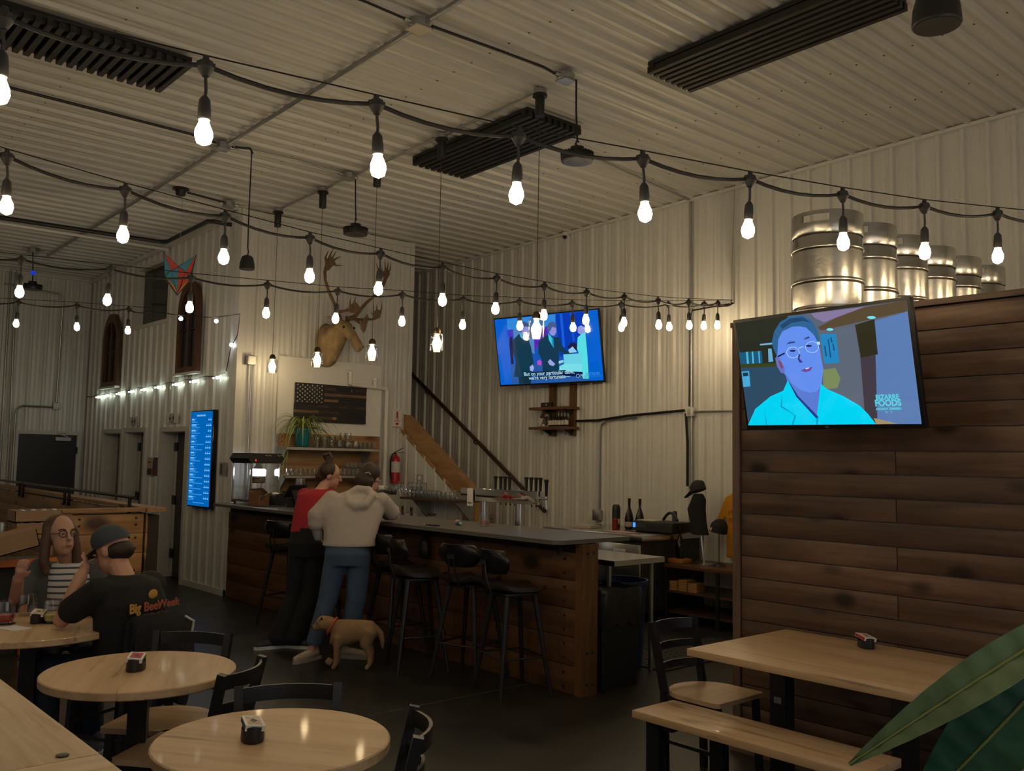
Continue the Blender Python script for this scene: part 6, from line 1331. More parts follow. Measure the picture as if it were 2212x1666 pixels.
# ------------------------------------------------------------------ bar stools (face the bar: local +y)
def bar_stool():
    t = thing('bar_stool', 'x', 'stool', (0, 0, 0), 0, 'black bar stools')
    for sx in (-1, 1):
        for sy in (-1, 1):
            mb = MB(); mb.cyl((sx*.115, sy*.11, .70), (sx*.215, sy*.20, 0), .021, .014, 10); obj('leg', mb, black, t)
    zf = .27; k = .115+.1*(1-zf/.7); k2 = .11+.09*(1-zf/.7)
    for a, b in (((-k, -k2), (k, -k2)), ((k, -k2), (k, k2)), ((k, k2), (-k, k2)), ((-k, k2), (-k, -k2))):
        mb = MB(); mb.cyl((*a, zf), (*b, zf), .008, .008, 7); obj('foot_rail', mb, black_metal, t)
    mb = MB(); mb.box((0, 0, .705), (.27, .27, .02), None, .005); obj('seat_plate', mb, black, t)
    rs = []
    for f, w_, dz_ in ((-.20, .13, .035), (-.17, .17, .02), (-.08, .195, .0), (.04, .20, -.004), (.13, .19, .0), (.175, .17, .004), (.20, .13, .0)):
        row = []
        for kx in range(15):
            q = kx/14*2-1; row.append(V(q*w_, f, .735+dz_+.030*q*q))
        rs.append(row+[p+V(0, 0, -.030) for p in row[::-1]])
    mb = MB(); mb.rings(rs); obj('seat_pad', mb.mesh('seat_pad', 60), leather, t)
    rs = []
    for j in range(9):
        h = j/8*2-1; w_ = .195*(1-.28*abs(h)**2.2) if h > 0 else .195*(1-.42*abs(h)**1.8); row = []
        for kx in range(15):
            q = kx/14*2-1; row.append(V(q*w_, -.235+.075*q*q-.018*h, .935+h*.085))
        rs.append(row+[p+V(0, .022, 0) for p in row[::-1]])
    mb = MB(); mb.rings(rs); obj('backrest', mb.mesh('backrest', 60), black_gloss2, t)
    for s in (-1, 1):
        mb = MB(); mb.tube([(s*.018, -.245, .93), (s*.03, -.235, .82), (s*.045, -.20, .715), (s*.045, -.10, .705)], .007, 7); obj('back_rod', mb, black_metal, t)
    mb = MB(); mb.box((0, -.25, .93), (.07, .012, .03)); obj('back_clamp', mb, black_metal, t)
    return t
black_gloss2 = M('stool_shell', (.010,.010,.011), .28)
spots = [((5.03, -4.50), R_(180-14), 'black bar stool at the right end of the bar'), ((5.56, -4.53), R_(180+14), 'black bar stool second from the right end of the bar'), ((6.07, -4.41), R_(180-22), 'black bar stool third from the right end of the bar, right of the dog'), ((6.60, -4.575), R_(176), 'black bar stool in front of the woman in the beige hoodie'), ((8.02, -4.57), R_(190), 'black bar stool half hidden behind the woman in red'), ((8.48, -4.56), R_(196), 'black bar stool at the far left end of the bar')]
bs0 = bar_stool()
for k, (p, a, lab) in enumerate(spots):
    if k == 0: bs0.location = (*p, 0); bs0.rotation_euler = (0, 0, a); bs0['label'] = lab
    else: dup(bs0, (*p, 0), a, lab)

# ------------------------------------------------------------------ things on the tables
def card_holder(x, y, z, rot, main, second, label, dl):
    t = thing('card_holder', label, 'holder', (x, y, z), rot, 'black card holders'); mb = MB()
    rs = []
    for zz, q in ((0, 1), (.006, 1.03), (.05, 1.0)):
        rs.append([V(.058*q*math.cos(a), .036*q*math.sin(a), zz if zz < .04 else .036+.018*abs(math.cos(a))**2) for a in [2*math.pi*k/28 for k in range(28)]])
    for q, zz in ((.86, .05), (.84, .012)):
        rs.append([V(.058*q*math.cos(a), .036*q*math.sin(a), (.034+.018*abs(math.cos(a))**2) if zz > .04 else zz) for a in [2*math.pi*k/28 for k in range(28)]])
    mb.rings(rs); obj('cup', mb, black, t)
    c = thing('card_deck', dl, 'card deck', (x, y, z+.050), rot+R_(8), 'decks of cards')
    c.rotation_euler = (R_(6), R_(-5), rot+R_(8))
    mb = MB(); mb.box((0, 0, 0), (.092, .062, .018)); obj('box', mb, M('card_white', (.75,.74,.72), .5), c)
    for s in (-1, 1):
        mb = MB(); mb.b2((-.042, s*.0312-.0006, -.0075), (.042, s*.0312+.0006, .0075)); obj('side_print', mb, main, c)
    mb = MB(); mb.b2((-.036, -.022, .0088), (.036, .022, .0096)); obj('top_print', mb, second, c)
    for k in range(4):
        mb = MB(); mb.b2((-.0466, -.02+.008*k, -.006), (-.046, -.015+.008*k, .005)); obj('end_print', mb, M('print_ink', (.05,.05,.06), .6), c)
    mb = MB(); mb.prism([(.0, .012), (.016, 0), (0, -.012), (-.016, 0)], .0097, .0102, lambda x_, y_, d: (x_, y_, d)); obj('emblem', mb, main, c)
inkr = M('ink_red', (.42,.03,.04), .5); inkb = M('ink_navy', (.02,.03,.14), .5); inkg = M('ink_green', (.03,.09,.07), .5); pastel = M('ink_pastel', (.55,.45,.33), .6, var=.5, vs=60)
card_holder(3.99, -1.455, .7505, R_(-38), inkg, inkr, 'black card holder on the middle round table', 'red topped card deck on the middle round table')
card_holder(2.80, -1.40, .7505, R_(-25), inkb, pastel, 'black card holder on the nearest round table', 'blue edged card deck on the nearest round table')
card_holder(2.337, -4.46, .7505, R_(-40), inkr, pastel, 'black card holder on the rectangular table', 'card deck on the rectangular table')
card_holder(5.394, -1.442, .7505, R_(-35), inkg, pastel, 'black card holder on the couple\'s table', 'green edged card deck on the couple\'s table')
def drink(x, y, col, lv, label, r=1.0):
    t = thing('drink_glass', label, 'glass', (x, y, .7535), 0, 'drinks on the couple\'s table')
    mb = MB(); mb.lathe([(.034*r, 0), (.042*r, .004), (.050*r, .03), (.048*r, .07), (.042*r, .115), (.039*r, .115), (.045*r, .07), (.046*r, .03), (.036*r, .009), (.002, .008)], n=20); obj('glass', mb, glass, t)
    if lv:
        mb = MB(); mb.lathe([(.001, .0095), (.037*r, .0095), (.0455*r, .03), (.0455*r, lv), (.001, lv)], n=20); obj('drink', mb, col, t)
for x, y, lab in ((5.45, -1.294, 'round black coaster under the red drink'), (5.354, -1.498, 'round black coaster under the yellow beer')):
    mb = MB(); mb.lathe([(.052, 0), (.052, .0025), (.001, .0026)], n=22); one('coaster', mb, black, lab, 'coaster', (x, y, .7505))
drink(5.45, -1.294, M('drink_red', (.35,.012,.02), .3), .045, 'tumbler of red drink at the left edge')
drink(5.354, -1.498, M('drink_yellow', (.62,.55,.16), .3), .04, 'tumbler with a little yellow beer near the man\'s elbow')
drink(5.65, -1.45, None, 0, 'empty clear tumbler behind the card deck')
mb = MB(); mb.box((0, 0, 0), (.15, .10, .002)); one('paper_napkin', mb, M('napkin_white', (.68,.68,.68), .8), 'white paper napkin at the near edge of the couple\'s table', 'napkin', (5.28, -1.30, .7515), R_(20))
mb = MB(); mb.box((0, 0, .005), (.075, .15, .009), None, .002); one('phone', mb, black_gloss, 'black phone lying on the couple\'s table behind the beer', 'phone', (5.52, -1.62, .7505), R_(30))
# leaf plant at the lower right, close to the viewer
lp = thing('foliage_plant', 'broad green leaves of a plant close to the viewer at the lower right', 'plant', (.35, -1.42, 0))
leaf_m = M('broad_leaf', (.020,.105,.060), .38, var=.35, vs=18, bump=.2, bs=40); vein_m = M('leaf_vein', (.20,.24,.07), .5); leaf_b = M('leaf_pale', (.10,.17,.075), .45, var=.3, vs=18)
def big_leaf(base, tip, wid, nrm, mat, curl=.02, fold=.12, nv=11):
    o = V(.35, -1.42, 0); b = V(*base)-o; e_ = V(*tip)-o; ax = (e_-b); L = ax.length; ax.normalize(); nrm = Vector(nrm); sd = ax.cross(nrm).normalized(); up = sd.cross(ax)
    vs = []; N = 34; K = 5
    for i in range(N+1):
        f = i/N; w_ = wid*math.sin(math.pi*min(1, f*.93+.05))**.8*(1-f*.35); c = b+ax*(L*f)+up*(curl*math.sin(f*math.pi))
        rip = .0022*math.sin(f*nv*2*math.pi)
        for k in range(-K, K+1):
            q = k/K; vs.append(c+sd*(w_*q)+up*(fold*w_*abs(q)+rip*(abs(q) > .15)*(1-abs(q)*.4)))
    mb = MB(); R__ = 2*K+1; mb.add(vs, [(i*R__+k, i*R__+k+1, (i+1)*R__+k+1, (i+1)*R__+k) for i in range(N) for k in range(2*K)])
    lf = obj('leaf', mb.mesh('leaf', 80), mat, lp)
    mb = MB(); mb.tube([b+ax*(L*f/12)+up*(curl*math.sin(f/12*math.pi)+.0015) for f in range(13)], [.0028*(1-f/13*.75) for f in range(13)], 6); obj('midrib', mb, vein_m, lf)
big_leaf((.36, -1.262, 1.50), (.577, -1.058, 1.296), .030, (-.55, .55, .55), leaf_b, .012, .25)
big_leaf((.37, -1.27, 1.475), (.545, -1.13, 1.22), .058, (-.65, .30, .60), leaf_m, .015, .10)
big_leaf((.33, -1.32, 1.50), (.10, -1.50, 1.35), .05, (-.3, .5, .8), leaf_m, .03, .1)
big_leaf((.33, -1.30, 1.52), (.30, -1.60, 1.40), .05, (0, .3, .9), leaf_m, .03, .1)
for p in ((.36, -1.262, 1.50), (.37, -1.27, 1.475), (.33, -1.32, 1.50), (.33, -1.30, 1.52)):
    mb = MB(); o = V(.35, -1.42, 0); mb.tube([V(.35, -1.42, 1.05)-o, V(.34, -1.38, 1.35)-o, V(*p)-o], .006, 6); obj('stalk', mb, vein_m, lp)
mb = MB(); mb.lathe([(.10, 0), (.12, .01), (.15, .32), (.155, .34), (.14, .34), (.13, .30), (.002, .30)], n=24); obj('pot', mb, M('pot_grey', (.12,.12,.12), .6), lp)
mb = MB(); mb.tube([(0, 0, .30), (.01, .01, .7), (0, 0, 1.06)], .012, 8); obj('stem', mb, M('stem_brown', (.12,.09,.04), .7), lp)
# chew toy on the floor
mb = MB(); mb.lathe([(.016, 0), (.026, .006), (.030, .03), (.026, .055), (.018, .058), (.022, .03), (.014, .01)], n=16, axis=(.5, .6, .5)); one('dog_chew', mb, M('chew_bone', (.32,.22,.15), .7), 'small hollow chew bone on the floor by the dog', 'dog toy', (6.49, -3.90, .028))
# ------------------------------------------------------------------ people and the dog
skin = M('skin', (.50,.27,.19), .55, var=.06, vs=8); skin2 = M('skin_pale', (.46,.26,.20), .55, var=.06, vs=8)
def hand(mb, w, d, side, s=1.0):
    """palm and five fingers from wrist w along d; side points to the thumb"""
    w = V(*w); d = V(*d).normalized(); side = V(*side); side = (side-d*side.dot(d)).normalized(); nrm = d.cross(side)
    cap(mb, w, .024*s, w+d*.05*s, .030*s)
    for k, (q, L) in enumerate(((.026, .068), (.009, .078), (-.009, .072), (-.026, .056))):
        b = w+d*.06*s+side*q*s; m = b+d*L*.55*s+nrm*.006; chain(mb, [(b, .0095*s), (m, .0085*s), (m+d*L*.4*s+nrm*.02*s, .0075*s)])
    b = w+d*.02*s+side*.028*s; chain(mb, [(b, .011*s), (b+d*.025*s+side*.022*s, .010*s), (b+d*.055*s+side*.026*s, .0085*s)])
def head(mb, c, yaw, pitch=0, s=1.0):
    """head centred at c looking along yaw (local frame, 0 = +y)"""
    m = Matrix.Rotation(yaw, 3, 'Z') @ Matrix.Rotation(pitch, 3, 'X'); T = lambda x, y, z: V(*c)+m @ V(x*s, y*s, z*s)
    mb.ell(T(0, -.012, .025), (.074*s, .093*s, .095*s), 18, 12, m); mb.ell(T(0, .03, -.045), (.056*s, .062*s, .075*s), 16, 10, m); cap(mb, T(0, .062, -.09), .026*s, T(0, .055, -.07), .03*s)
    chain(mb, [(T(0, .088, .02), .010*s), (T(0, .106, -.018), .014*s)])
    for sx in (-1, 1): mb.ell(T(sx*.076, -.008, -.005), (.012*s, .02*s, .033*s), 10, 7, m)
    cap(mb, T(-.018, .084, -.058), .010*s, T(.018, .084, -.058), .010*s)
    return T
def face_parts(par, T):
    for sx in (-1, 1):
        mb = MB(); mb.ell(T(sx*.032, .083, .012), (.011, .008, .007), 10, 6); obj('eye', mb, M('eye_white', (.5,.48,.45), .3), par)
        mb = MB(); mb.ell(T(sx*.032, .0895, .012), (.005, .003, .005), 8, 5); obj('iris', mb, M('iris_dark', (.03,.02,.015), .2), par)
        mb = MB(); mb.tube([T(sx*.016, .094, .032), T(sx*.034, .092, .038), T(sx*.052, .078, .032)], .004, 5); obj('eyebrow', mb, M('brow_brown', (.06,.03,.02), .8), par)
    mb = MB(); mb.ell(T(0, .094, -.058), (.022, .006, .007), 10, 6); obj('lips', mb, M('lips', (.36,.12,.10), .5), par)
def shoe(par, p, d, col, sole, name='shoe'):
    d = V(*d).normalized(); p = V(*p); mb = MB(); chain(mb, [(p-d*.05+V(0,0,.055), .042), (p+d*.03+V(0,0,.05), .040), (p+d*.13+V(0,0,.038), .034), (p+d*.17+V(0,0,.034), .028)]); cap(mb, p-d*.05+V(0,0,.06), .040, p-d*.045+V(0,0,.11), .040)
    s_ = blob(name, col, par, mb, .008, 2, [((0, 0, .022), (0, 0, -1))]); sd = V(-d.y, d.x, 0); mb = MB(); mb.prism([(-.10, -.035), (.05, -.042), (.17, -.036), (.205, 0), (.17, .036), (.05, .042), (-.10, .035)], .0, .026, lambda x, y, z: p+d*x+sd*y+V(0, 0, z)); obj('sole', mb, sole, s_)
white_sole = M('sole_white', (.62,.62,.62), .6)
FR = R_(-131.5)      # local x = the viewer's right, local y = away
# woman in the beige hoodie
g = thing('person', 'woman in a beige hoodie and blue trousers leaning on the bar, seen from behind', 'person', (6.70, -4.13, 0), FR)
mb = MB(); T = head(mb, (.135, .30, 1.475), R_(-28), R_(-22)); chain(mb, [((.10, .22, 1.33), .055), ((.125, .27, 1.41), .052)])
chain(mb, [((-.20, .12, 1.28), .05), ((-.285, .06, 1.12), .042), ((-.255, .08, .99), .032)]); hand(mb, (-.25, .085, .985), (.55, .25, -.6), (.3, -.4, -.3), .9)
chain(mb, [((.28, .20, 1.26), .05), ((.335, .30, 1.17), .042), ((.24, .50, 1.145), .034)]); hand(mb, (.24, .50, 1.14), (-.5, .8, 0), (-.8, -.4, .2), .9)
loft(mb, [((.03, .15, 1.30), (.17,.03,0), (0,.09,0)), ((.01, .06, 1.05), (.13,0,0), (0,.085,0)), ((.0, .0, .90), (.15,0,0), (0,.09,0))]); blob('body', skin2, g, mb, .0075, 3); face_parts(g, T)
beige = M('hoodie_beige', (.42,.37,.34), .9, var=.05, bump=.35, bs=25)
mb = MB(); loft(mb, [((.07, .22, 1.375), (.10,.02,0), (0,.08,.02)), ((.05, .18, 1.325), (.21,.05,0), (0,.12,0)), ((.04, .15, 1.25), (.255,.05,0), (0,.145,0)), ((.02, .08, 1.10), (.235,.02,0), (0,.15,0)), ((.015, .02, .97), (.215,0,0), (0,.145,0)), ((.012, .01, .92), (.222,0,0), (0,.15,0))])
chain(mb, [((-.17, .13, 1.29), .085), ((-.27, .07, 1.16), .085), ((-.275, .065, 1.10), .075)]); chain(mb, [((.25, .20, 1.28), .085), ((.325, .29, 1.19), .075), ((.27, .44, 1.16), .055)])
chain(mb, [((-.03, .10, 1.335), .038), ((.0, .03, 1.27), .042), ((.06, .015, 1.245), .045), ((.13, .03, 1.26), .042), ((.18, .10, 1.33), .038), ((.14, .16, 1.385), .032), ((.05, .14, 1.39), .034), ((-.03, .10, 1.335), .038)])
blob('hoodie', beige, g, mb, .011, 4, [((0, 0, .925), (0, 0, -1))])
mb = MB(); chain(mb, [((-.275, .065, 1.13), .058), ((-.275, .065, 1.07), .052), ((-.255, .08, .985), .042)]); blob('under_sleeve', M('sleeve_grey', (.28,.28,.32), .9), g, mb, .009, 3)
blue = M('trousers_blue', (.060,.100,.170), .9, var=.08, bump=.3, bs=22)
mb = MB(); loft(mb, [((.005, .0, .99), (.165,0,0), (0,.115,0)), ((.005, -.01, .86), (.19,0,0), (0,.135,0)), ((.005, 0, .76), (.185,0,0), (0,.12,0))]); chain(mb, [((-.09, 0, .80), .105), ((-.145, .01, .49), .088), ((-.235, -.03, .15), .070)]); chain(mb, [((.10, .01, .80), .105), ((.085, .03, .50), .092), ((.03, .07, .15), .075)]); blob('trousers', blue, g, mb, .011, 4, [((0, 0, .125), (0, 0, -1))])
tan = M('shoe_tan', (.40,.32,.25), .8, var=.15, vs=25)
for p, d in (((-.26, -.06, 0), (-.35, -.6, 0)), ((.03, .05, 0), (.85, -.2, 0))): shoe(g, p, d, tan, M('sole_dirty', (.30,.27,.24), .7))
mb = MB(); chain(mb, [((-.24, -.03, .17), .036), ((-.255, -.05, .07), .036)]); blob('ankle', skin2, g, mb, .008, 2)
hairm = M('hair_brown', (.035,.018,.011), .55, bump=.7, bs=45, stretch=(1,1,.3))
mb = MB(); mb.ell(T(0, -.03, .04), (.092, .100, .098), 16, 10); mb.ell(T(-.02, -.06, -.04), (.085, .075, .085), 14, 9); cap(mb, T(-.06, -.03, -.05), .04, T(-.09, -.01, -.085), .022); cap(mb, T(.05, -.06, -.06), .04, T(.05, -.05, -.10), .02); hr_ = blob('hair', hairm, g, mb, .009, 2)
mb = MB(); mb.tube([T(.03, -.13, .0), T(.06, -.125, .01), T(.075, -.11, -.005)], .006, 6); obj('hair_clip', mb, chrome, hr_)
# woman in red
w = thing('person', 'woman in a red shirt and black trousers with a hair bun at the bar', 'person', (7.32, -4.12, 0), FR)
mb = MB(); T = head(mb, (.125, .22, 1.485), R_(-78), R_(-14)); chain(mb, [((.05, .15, 1.34), .054), ((.095, .20, 1.42), .050)])
for q in (((-.10, .20, 1.29), (-.06, .34, 1.12), (.10, .44, 1.13)), ((.18, .10, 1.29), (.26, .18, 1.10), (.22, .40, 1.14))):
    chain(mb, [(q[0], .048), (q[1], .040), (q[2], .030)]); hand(mb, q[2], (.2, .9, 0), (-.8, .2, .3), .9)
loft(mb, [((.05, .13, 1.30), (.15,.03,0), (0,.09,0)), ((0, .05, 1.05), (.12,0,0), (0,.085,0)), ((-.01, .0, .90), (.14,0,0), (0,.09,0))]); blob('body', skin, w, mb, .0075, 3); face_parts(w, T)
mb = MB(); loft(mb, [((.05, .15, 1.365), (.09,.02,0), (0,.08,0)), ((.04, .13, 1.32), (.17,.04,0), (0,.115,0)), ((.02, .10, 1.20), (.175,.02,0), (0,.125,0)), ((-.01, .04, 1.05), (.155,0,0), (0,.12,0)), ((-.015, .02, .99), (.155,0,0), (0,.12,0))]); chain(mb, [((-.09, .19, 1.30), .075), ((-.065, .31, 1.15), .066)]); chain(mb, [((.16, .11, 1.30), .075), ((.25, .17, 1.14), .066)])
blob('shirt', M('shirt_red', (.36,.018,.030), .85, bump=.2, bs=30), w, mb, .010, 4, [((0, 0, .995), (0, 0, -1))])
mb = MB(); loft(mb, [((-.01, .02, 1.04), (.14,0,0), (0,.105,0)), ((-.01, 0, .90), (.17,0,0), (0,.13,0)), ((-.01, 0, .78), (.165,0,0), (0,.115,0))]); chain(mb, [((-.08, 0, .82), .098), ((-.11, .0, .45), .080), ((-.21, -.05, .10), .105)]); chain(mb, [((.06, .01, .82), .098), ((.04, .0, .45), .082), ((-.08, -.03, .10), .11)]); blob('trousers', M('trousers_black', (.009,.009,.011), .9, bump=.2, bs=30), w, mb, .010, 4, [((0, 0, .035), (0, 0, -1))])
for p in ((-.23, -.06, 0), (-.08, -.04, 0)): shoe(w, p, (-.75, -.5, 0) if p[0] < -.2 else (.9, -.2, 0), M('shoe_black', (.02,.02,.03), .6), white_sole)
mb = MB(); mb.ell(T(0, -.03, .04), (.086, .096, .090), 16, 10); mb.ell(T(0, -.06, -.02), (.07, .06, .06), 14, 9); cap(mb, T(.0, -.08, -.05), .035, T(.0, -.085, -.13), .018); chain(mb, [(T(-.02, -.07, .135), .020), (T(.0, -.10, .165), .018), (T(.0, -.06, .195), .018), (T(.01, -.03, .16), .018), (T(0, -.05, .12), .03)]); blob('hair', hairm, w, mb, .008, 2)
# seated man
m_ = thing('person', 'seated man in a black printed t-shirt and grey cap with hand on his face', 'person', (5.05, -1.77, 0), face(.906, .423))
mb = MB(); T = head(mb, (.0, .115, 1.135), R_(12), R_(-26)); chain(mb, [((0, .0, .97), .062), ((0, .06, 1.06), .058)])
chain(mb, [((-.20, .02, .93), .055), ((-.23, .19, .80), .045), ((-.12, .20, 1.0), .036)]); hand(mb, (-.11, .20, 1.0), (.25, .0, .9), (.6, .4, 0), .95)
chain(mb, [((.20, .02, .93), .055), ((.25, .20, .80), .045), ((.12, .36, .79), .036)]); hand(mb, (.12, .36, .79), (-.5, .85, 0), (-.8, -.4, .3), .95)
loft(mb, [((0, -.02, .95), (.18,0,0), (0,.10,0)), ((0, -.03, .72), (.16,0,0), (0,.11,0)), ((0, -.02, .52), (.17,0,0), (0,.12,0))]); blob('body', skin, m_, mb, .0075, 3); face_parts(m_, T)
mb = MB(); loft(mb, [((0, .01, 1.015), (.085,0,0), (0,.075,0)), ((0, -.01, .975), (.19,0,0), (0,.11,0)), ((0, -.035, .88), (.215,0,0), (0,.135,0)), ((0, -.04, .70), (.20,0,0), (0,.145,0)), ((0, -.03, .52), (.205,0,0), (0,.15,0))]); chain(mb, [((-.18, .01, .935), .085), ((-.225, .12, .855), .075)]); chain(mb, [((.18, .01, .935), .085), ((.235, .12, .855), .075)]); tee = blob('shirt', M('tee_black', (.008,.008,.009), .9, bump=.2, bs=30), m_, mb, .010, 4)
mb = MB(); loft(mb, [((0, -.05, .50), (.19,0,0), (0,.14,0)), ((0, -.04, .60), (.18,0,0), (0,.13,0))]); 
for s in (-1, 1): chain(mb, [((s*.10, 0, .53), .10), ((s*.14, .38, .52), .075), ((s*.15, .34, .14), .058)])
blob('jeans', M('jeans_navy', (.022,.032,.055), .9, bump=.2, bs=40), m_, mb, .011, 4)
for s in (-1, 1): shoe(m_, (s*.15, .36, 0), (0, 1, 0), M('shoe_grey', (.16,.18,.20), .8), white_sole)
mb = MB(); mb.ell(T(0, -.045, -.015), (.080, .075, .06), 14, 9); blob('hair', M('hair_dark', (.025,.014,.010), .6), m_, mb, .008, 2)
capm = M('cap_slate', (.045,.055,.070), .85, bump=.2, bs=60); mb = MB(); mb.ell(T(0, -.012, .052), (.092, .110, .088), 18, 11); ch = blob('cap', capm, m_, mb, .009, 2, [(T(0, 0, .028), tuple(Matrix.Rotation(R_(12), 3, 'Z') @ Matrix.Rotation(R_(-26), 3, 'X') @ V(0, 0, -1)))])
mb = MB(); rs = []
for k in range(9):
    a = R_(-62+124*k/8); rs.append([T(.082*math.sin(a), .078*math.cos(a)+.005, .032), T(.082*math.sin(a), .078*math.cos(a)+.005, .038), T(.078*math.sin(a), .085+.085*math.cos(a), .020), T(.078*math.sin(a), .085+.085*math.cos(a), .014)])
mb.rings(rs); obj('peak', mb, capm, ch)
pr1 = M('print_gold', (.55,.30,.06), .8); pr2 = M('print_rust', (.42,.11,.05), .8); pr3 = M('print_mauve', (.16,.08,.08), .8)
def back_text(txt, x, z, size, mat, bold=0):
    obj('lettering', text_me(txt, size, .002, 'CENTER', bold), mat, tee, (x, -.190+.35*abs(x)**2, z), (R_(90), 0, -x*.7))
back_text('Big', -.115, .865, .068, pr1, .002); back_text('Beer', .0, .865, .064, pr2, .0015); back_text('Week', .115, .865, .058, pr2, .0015); back_text('2024 World Tour', .02, .822, .024, pr3, .0005)
mb = MB(); mb.ell((0, 0, 0), (.032, .004, .024), 12, 7); obj('emblem', mb, pr1, tee, (.01, -.178, .925))
rl = random.Random(2)
for k in range(11):
    for x0, sg in ((-.01, -1), (.02, 1)):
        L = rl.uniform(.05, .10); mb = MB(); mb.b2((-L/2, -.001, -.0025), (L/2, .001, .0025)); xx = x0+sg*L/2; obj('print_line', mb, pr3, tee, (xx, -.193+.35*xx*xx, .795-.017*k), (0, 0, -xx*.7))
# seated woman
q_ = thing('person', 'seated woman with glasses in a striped top and grey cardigan', 'person', (5.90, -1.74, 0), face(-.88, .30))
mb = MB(); T = head(mb, (.06, .06, 1.165), R_(28), R_(4)); chain(mb, [((.02, -.01, 1.0), .05), ((.045, .03, 1.08), .047)])
chain(mb, [((.17, 0, .96), .048), ((.27, .14, .82), .04), ((.25, .30, .95), .032)]); hand(mb, (.25, .31, .955), (-.2, .5, .75), (-.8, .2, 0), .9)
chain(mb, [((-.16, 0, .96), .048), ((-.22, .16, .80), .04), ((-.10, .34, .79), .032)]); hand(mb, (-.10, .34, .79), (.4, .85, 0), (.8, -.4, .2), .9)
loft(mb, [((.01, -.01, .98), (.15,0,0), (0,.085,0)), ((0, -.02, .75), (.13,0,0), (0,.09,0)), ((0, -.02, .50), (.16,0,0), (0,.11,0))]); blob('body', skin2, q_, mb, .0075, 3); face_parts(q_, T)
sm_, t_, b_ = nt('striped_knit'); tc_ = t_.nodes.new('ShaderNodeTexCoord'); wv = t_.nodes.new('ShaderNodeTexWave'); wv.bands_direction = 'Z'; wv.inputs['Scale'].default_value = 9.0; wv.inputs['Distortion'].default_value = .6; cr_ = t_.nodes.new('ShaderNodeValToRGB'); cr_.color_ramp.elements[0].color = (.05,.07,.13,1); cr_.color_ramp.elements[0].position = .18; cr_.color_ramp.elements[1].color = (.55,.55,.58,1); cr_.color_ramp.elements[1].position = .30
t_.links.new(tc_.outputs['Object'], wv.inputs['Vector']); t_.links.new(wv.outputs['Fac'], cr_.inputs['Fac']); t_.links.new(cr_.outputs['Color'], b_.inputs['Base Color']); b_.inputs['Roughness'].default_value = .9
mb = MB(); loft(mb, [((.01, -.005, 1.0), (.13,0,0), (0,.085,0)), ((.01, -.01, .93), (.165,0,0), (0,.115,0)), ((0, 0, .80), (.155,0,0), (0,.13,0)), ((0, 0, .52), (.16,0,0), (0,.13,0))]); blob('striped_top', sm_, q_, mb, .010, 3)
mb = MB()
for s in (-1, 1): loft(mb, [((s*.12, -.03, 1.0), (.07,0,0), (0,.09,0)), ((s*.15, -.03, .88), (.075,0,0), (0,.13,0)), ((s*.15, -.03, .55), (.075,0,0), (0,.14,0))]); chain(mb, [((s*.165, -.01, .965), .07), ((s*(.245 if s > 0 else .20), .13, .83), .056)])
blob('cardigan', M('cardigan_grey', (.07,.075,.085), .95, bump=.3, bs=60), q_, mb, .010, 3)
mb = MB(); loft(mb, [((0, -.03, .50), (.17,0,0), (0,.13,0)), ((0, -.03, .58), (.16,0,0), (0,.12,0))])
for s in (-1, 1): chain(mb, [((s*.09, 0, .52), .09), ((s*.11, .36, .51), .068), ((s*.11, .34, .12), .052)])
blob('jeans', M('jeans_dark', (.018,.022,.032), .9), q_, mb, .011, 3)
for s in (-1, 1): shoe(q_, (s*.11, .35, 0), (0, 1, 0), M('shoe_black', (.02,.02,.03), .6), white_sole)
mb = MB(); mb.ell(T(0, -.035, .04), (.090, .088, .090), 16, 10)
for s in (-1, 1): chain(mb, [(T(s*.07, -.015, .03), .034), (T(s*.088, -.005, -.06), .032), (T(s*.095, .0, -.15), .03), (T(s*.085, .01, -.21), .02)])
blob('hair', M('hair_wavy', (.075,.038,.022), .6, bump=.8, bs=40), q_, mb, .009, 2)
for s in (-1, 1):
    mb = MB(); mb.tube([T(s*.033+.024*math.cos(a), .101-.006*abs(math.cos(a)), .010+.019*math.sin(a)) for a in [2*math.pi*k/16 for k in range(16)]], .0025, 5, close=True); obj('spectacle_rim', mb, black, q_)
    mb = MB(); mb.tube([T(s*.057, .096, .014), T(s*.074, .03, .012)], .002, 5); obj('spectacle_temple', mb, black, q_)
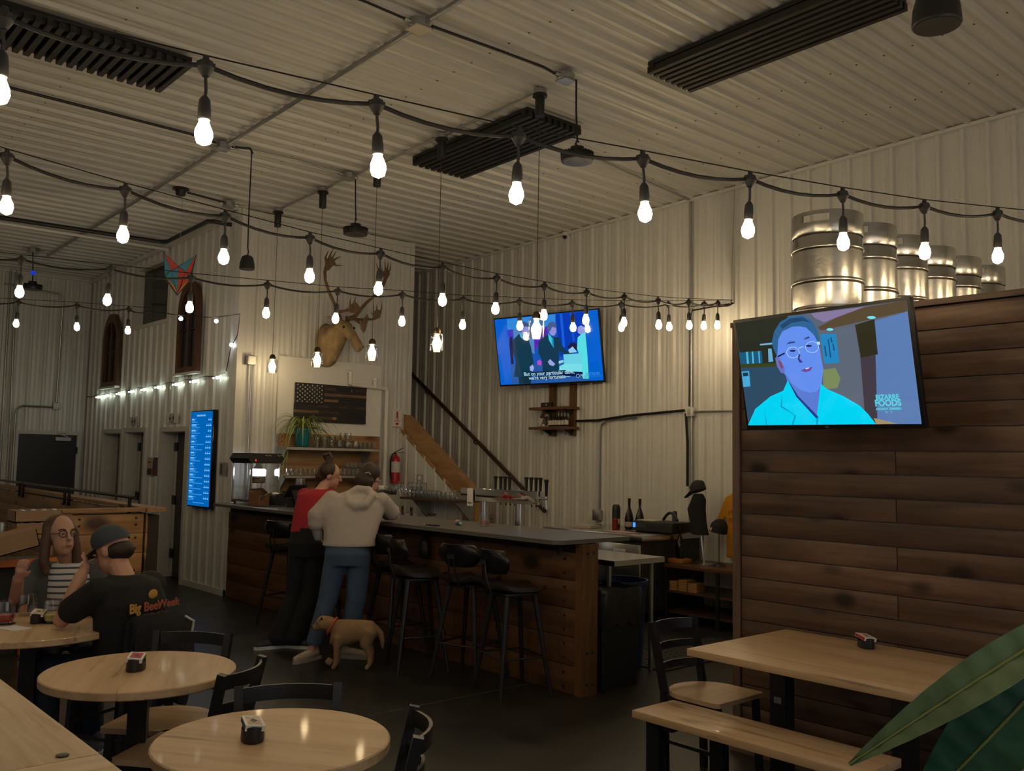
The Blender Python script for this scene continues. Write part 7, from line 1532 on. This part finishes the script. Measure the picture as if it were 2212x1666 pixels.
# dog: local x = viewer's right, local y = away; head at the left
dg_ = thing('dog', 'tan short-haired dog with an orange collar standing by the stools', 'dog', (6.36, -3.99, 0), FR); fawn = M('dog_fur', (.30,.185,.095), .9, var=.22, vs=7, bump=.4, bs=70)
mb = MB(); loft(mb, [((-.155, 0, .275), (0,.055,0), (.02,0,.085)), ((-.11, 0, .270), (0,.078,0), (.0,0,.112)), ((0, 0, .285), (0,.075,0), (0,0,.098)), ((.10, 0, .302), (0,.062,0), (0,0,.078)), ((.16, 0, .300), (0,.058,0), (0,0,.075)), ((.195, 0, .295), (0,.03,0), (0,0,.045))])
chain(mb, [((-.13, 0, .315), .068), ((-.185, -.005, .345), .062), ((-.225, -.01, .352), .060), ((-.262, -.012, .332), .038), ((-.285, -.015, .318), .028)])
for s in (-1, 1):
    chain(mb, [((-.105, s*.05, .24), .042), ((-.108, s*.052, .15), .025), ((-.112, s*.052, .05), .019), ((-.128, s*.052, .020), .020)])
    chain(mb, [((.145, s*.042, .28), .062), ((.115, s*.048, .20), .045), ((.155, s*.048, .115), .022), ((.150, s*.048, .045), .018), ((.132, s*.048, .020), .020)])
chain(mb, [((.19, 0, .315), .026), ((.225, 0, .28), .024), ((.24, 0, .22), .022), ((.245, 0, .165), .010)]); blob('body', fawn, dg_, mb, .008, 3)
for s in (-1, 1): mb = MB(); mb.prism([(-.03, 0), (.012, .004), (-.012, .045)], -.006, .006, lambda x, z, d: (-.222+x, s*.052+d, .378+z*.8-.01)); obj('ear', mb, M('dog_dark', (.02,.014,.012), .8), dg_)
mb = MB(); mb.ell((-.308, -.016, .318), (.014, .016, .013), 10, 6); obj('nose', mb, M('dog_dark', (.02,.014,.012), .8), dg_)
for s in (-1, 1): mb = MB(); mb.ell((-.268, -.012+s*.034, .353), (.007, .006, .007), 8, 5); obj('eye', mb, M('eye_dark', (.008,.006,.005), .1), dg_)
mb = MB(); ax = V(-.8, 0, .45).normalized(); u_, v__, _ = basis(ax); mb.tube([V(-.158, -.003, .328)+u_*(.072*math.cos(a))+v__*(.072*math.sin(a)) for a in [2*math.pi*k/24 for k in range(24)]], .010, 7, close=True); obj('collar', mb, M('collar_orange', (.50,.10,.03), .6), dg_)
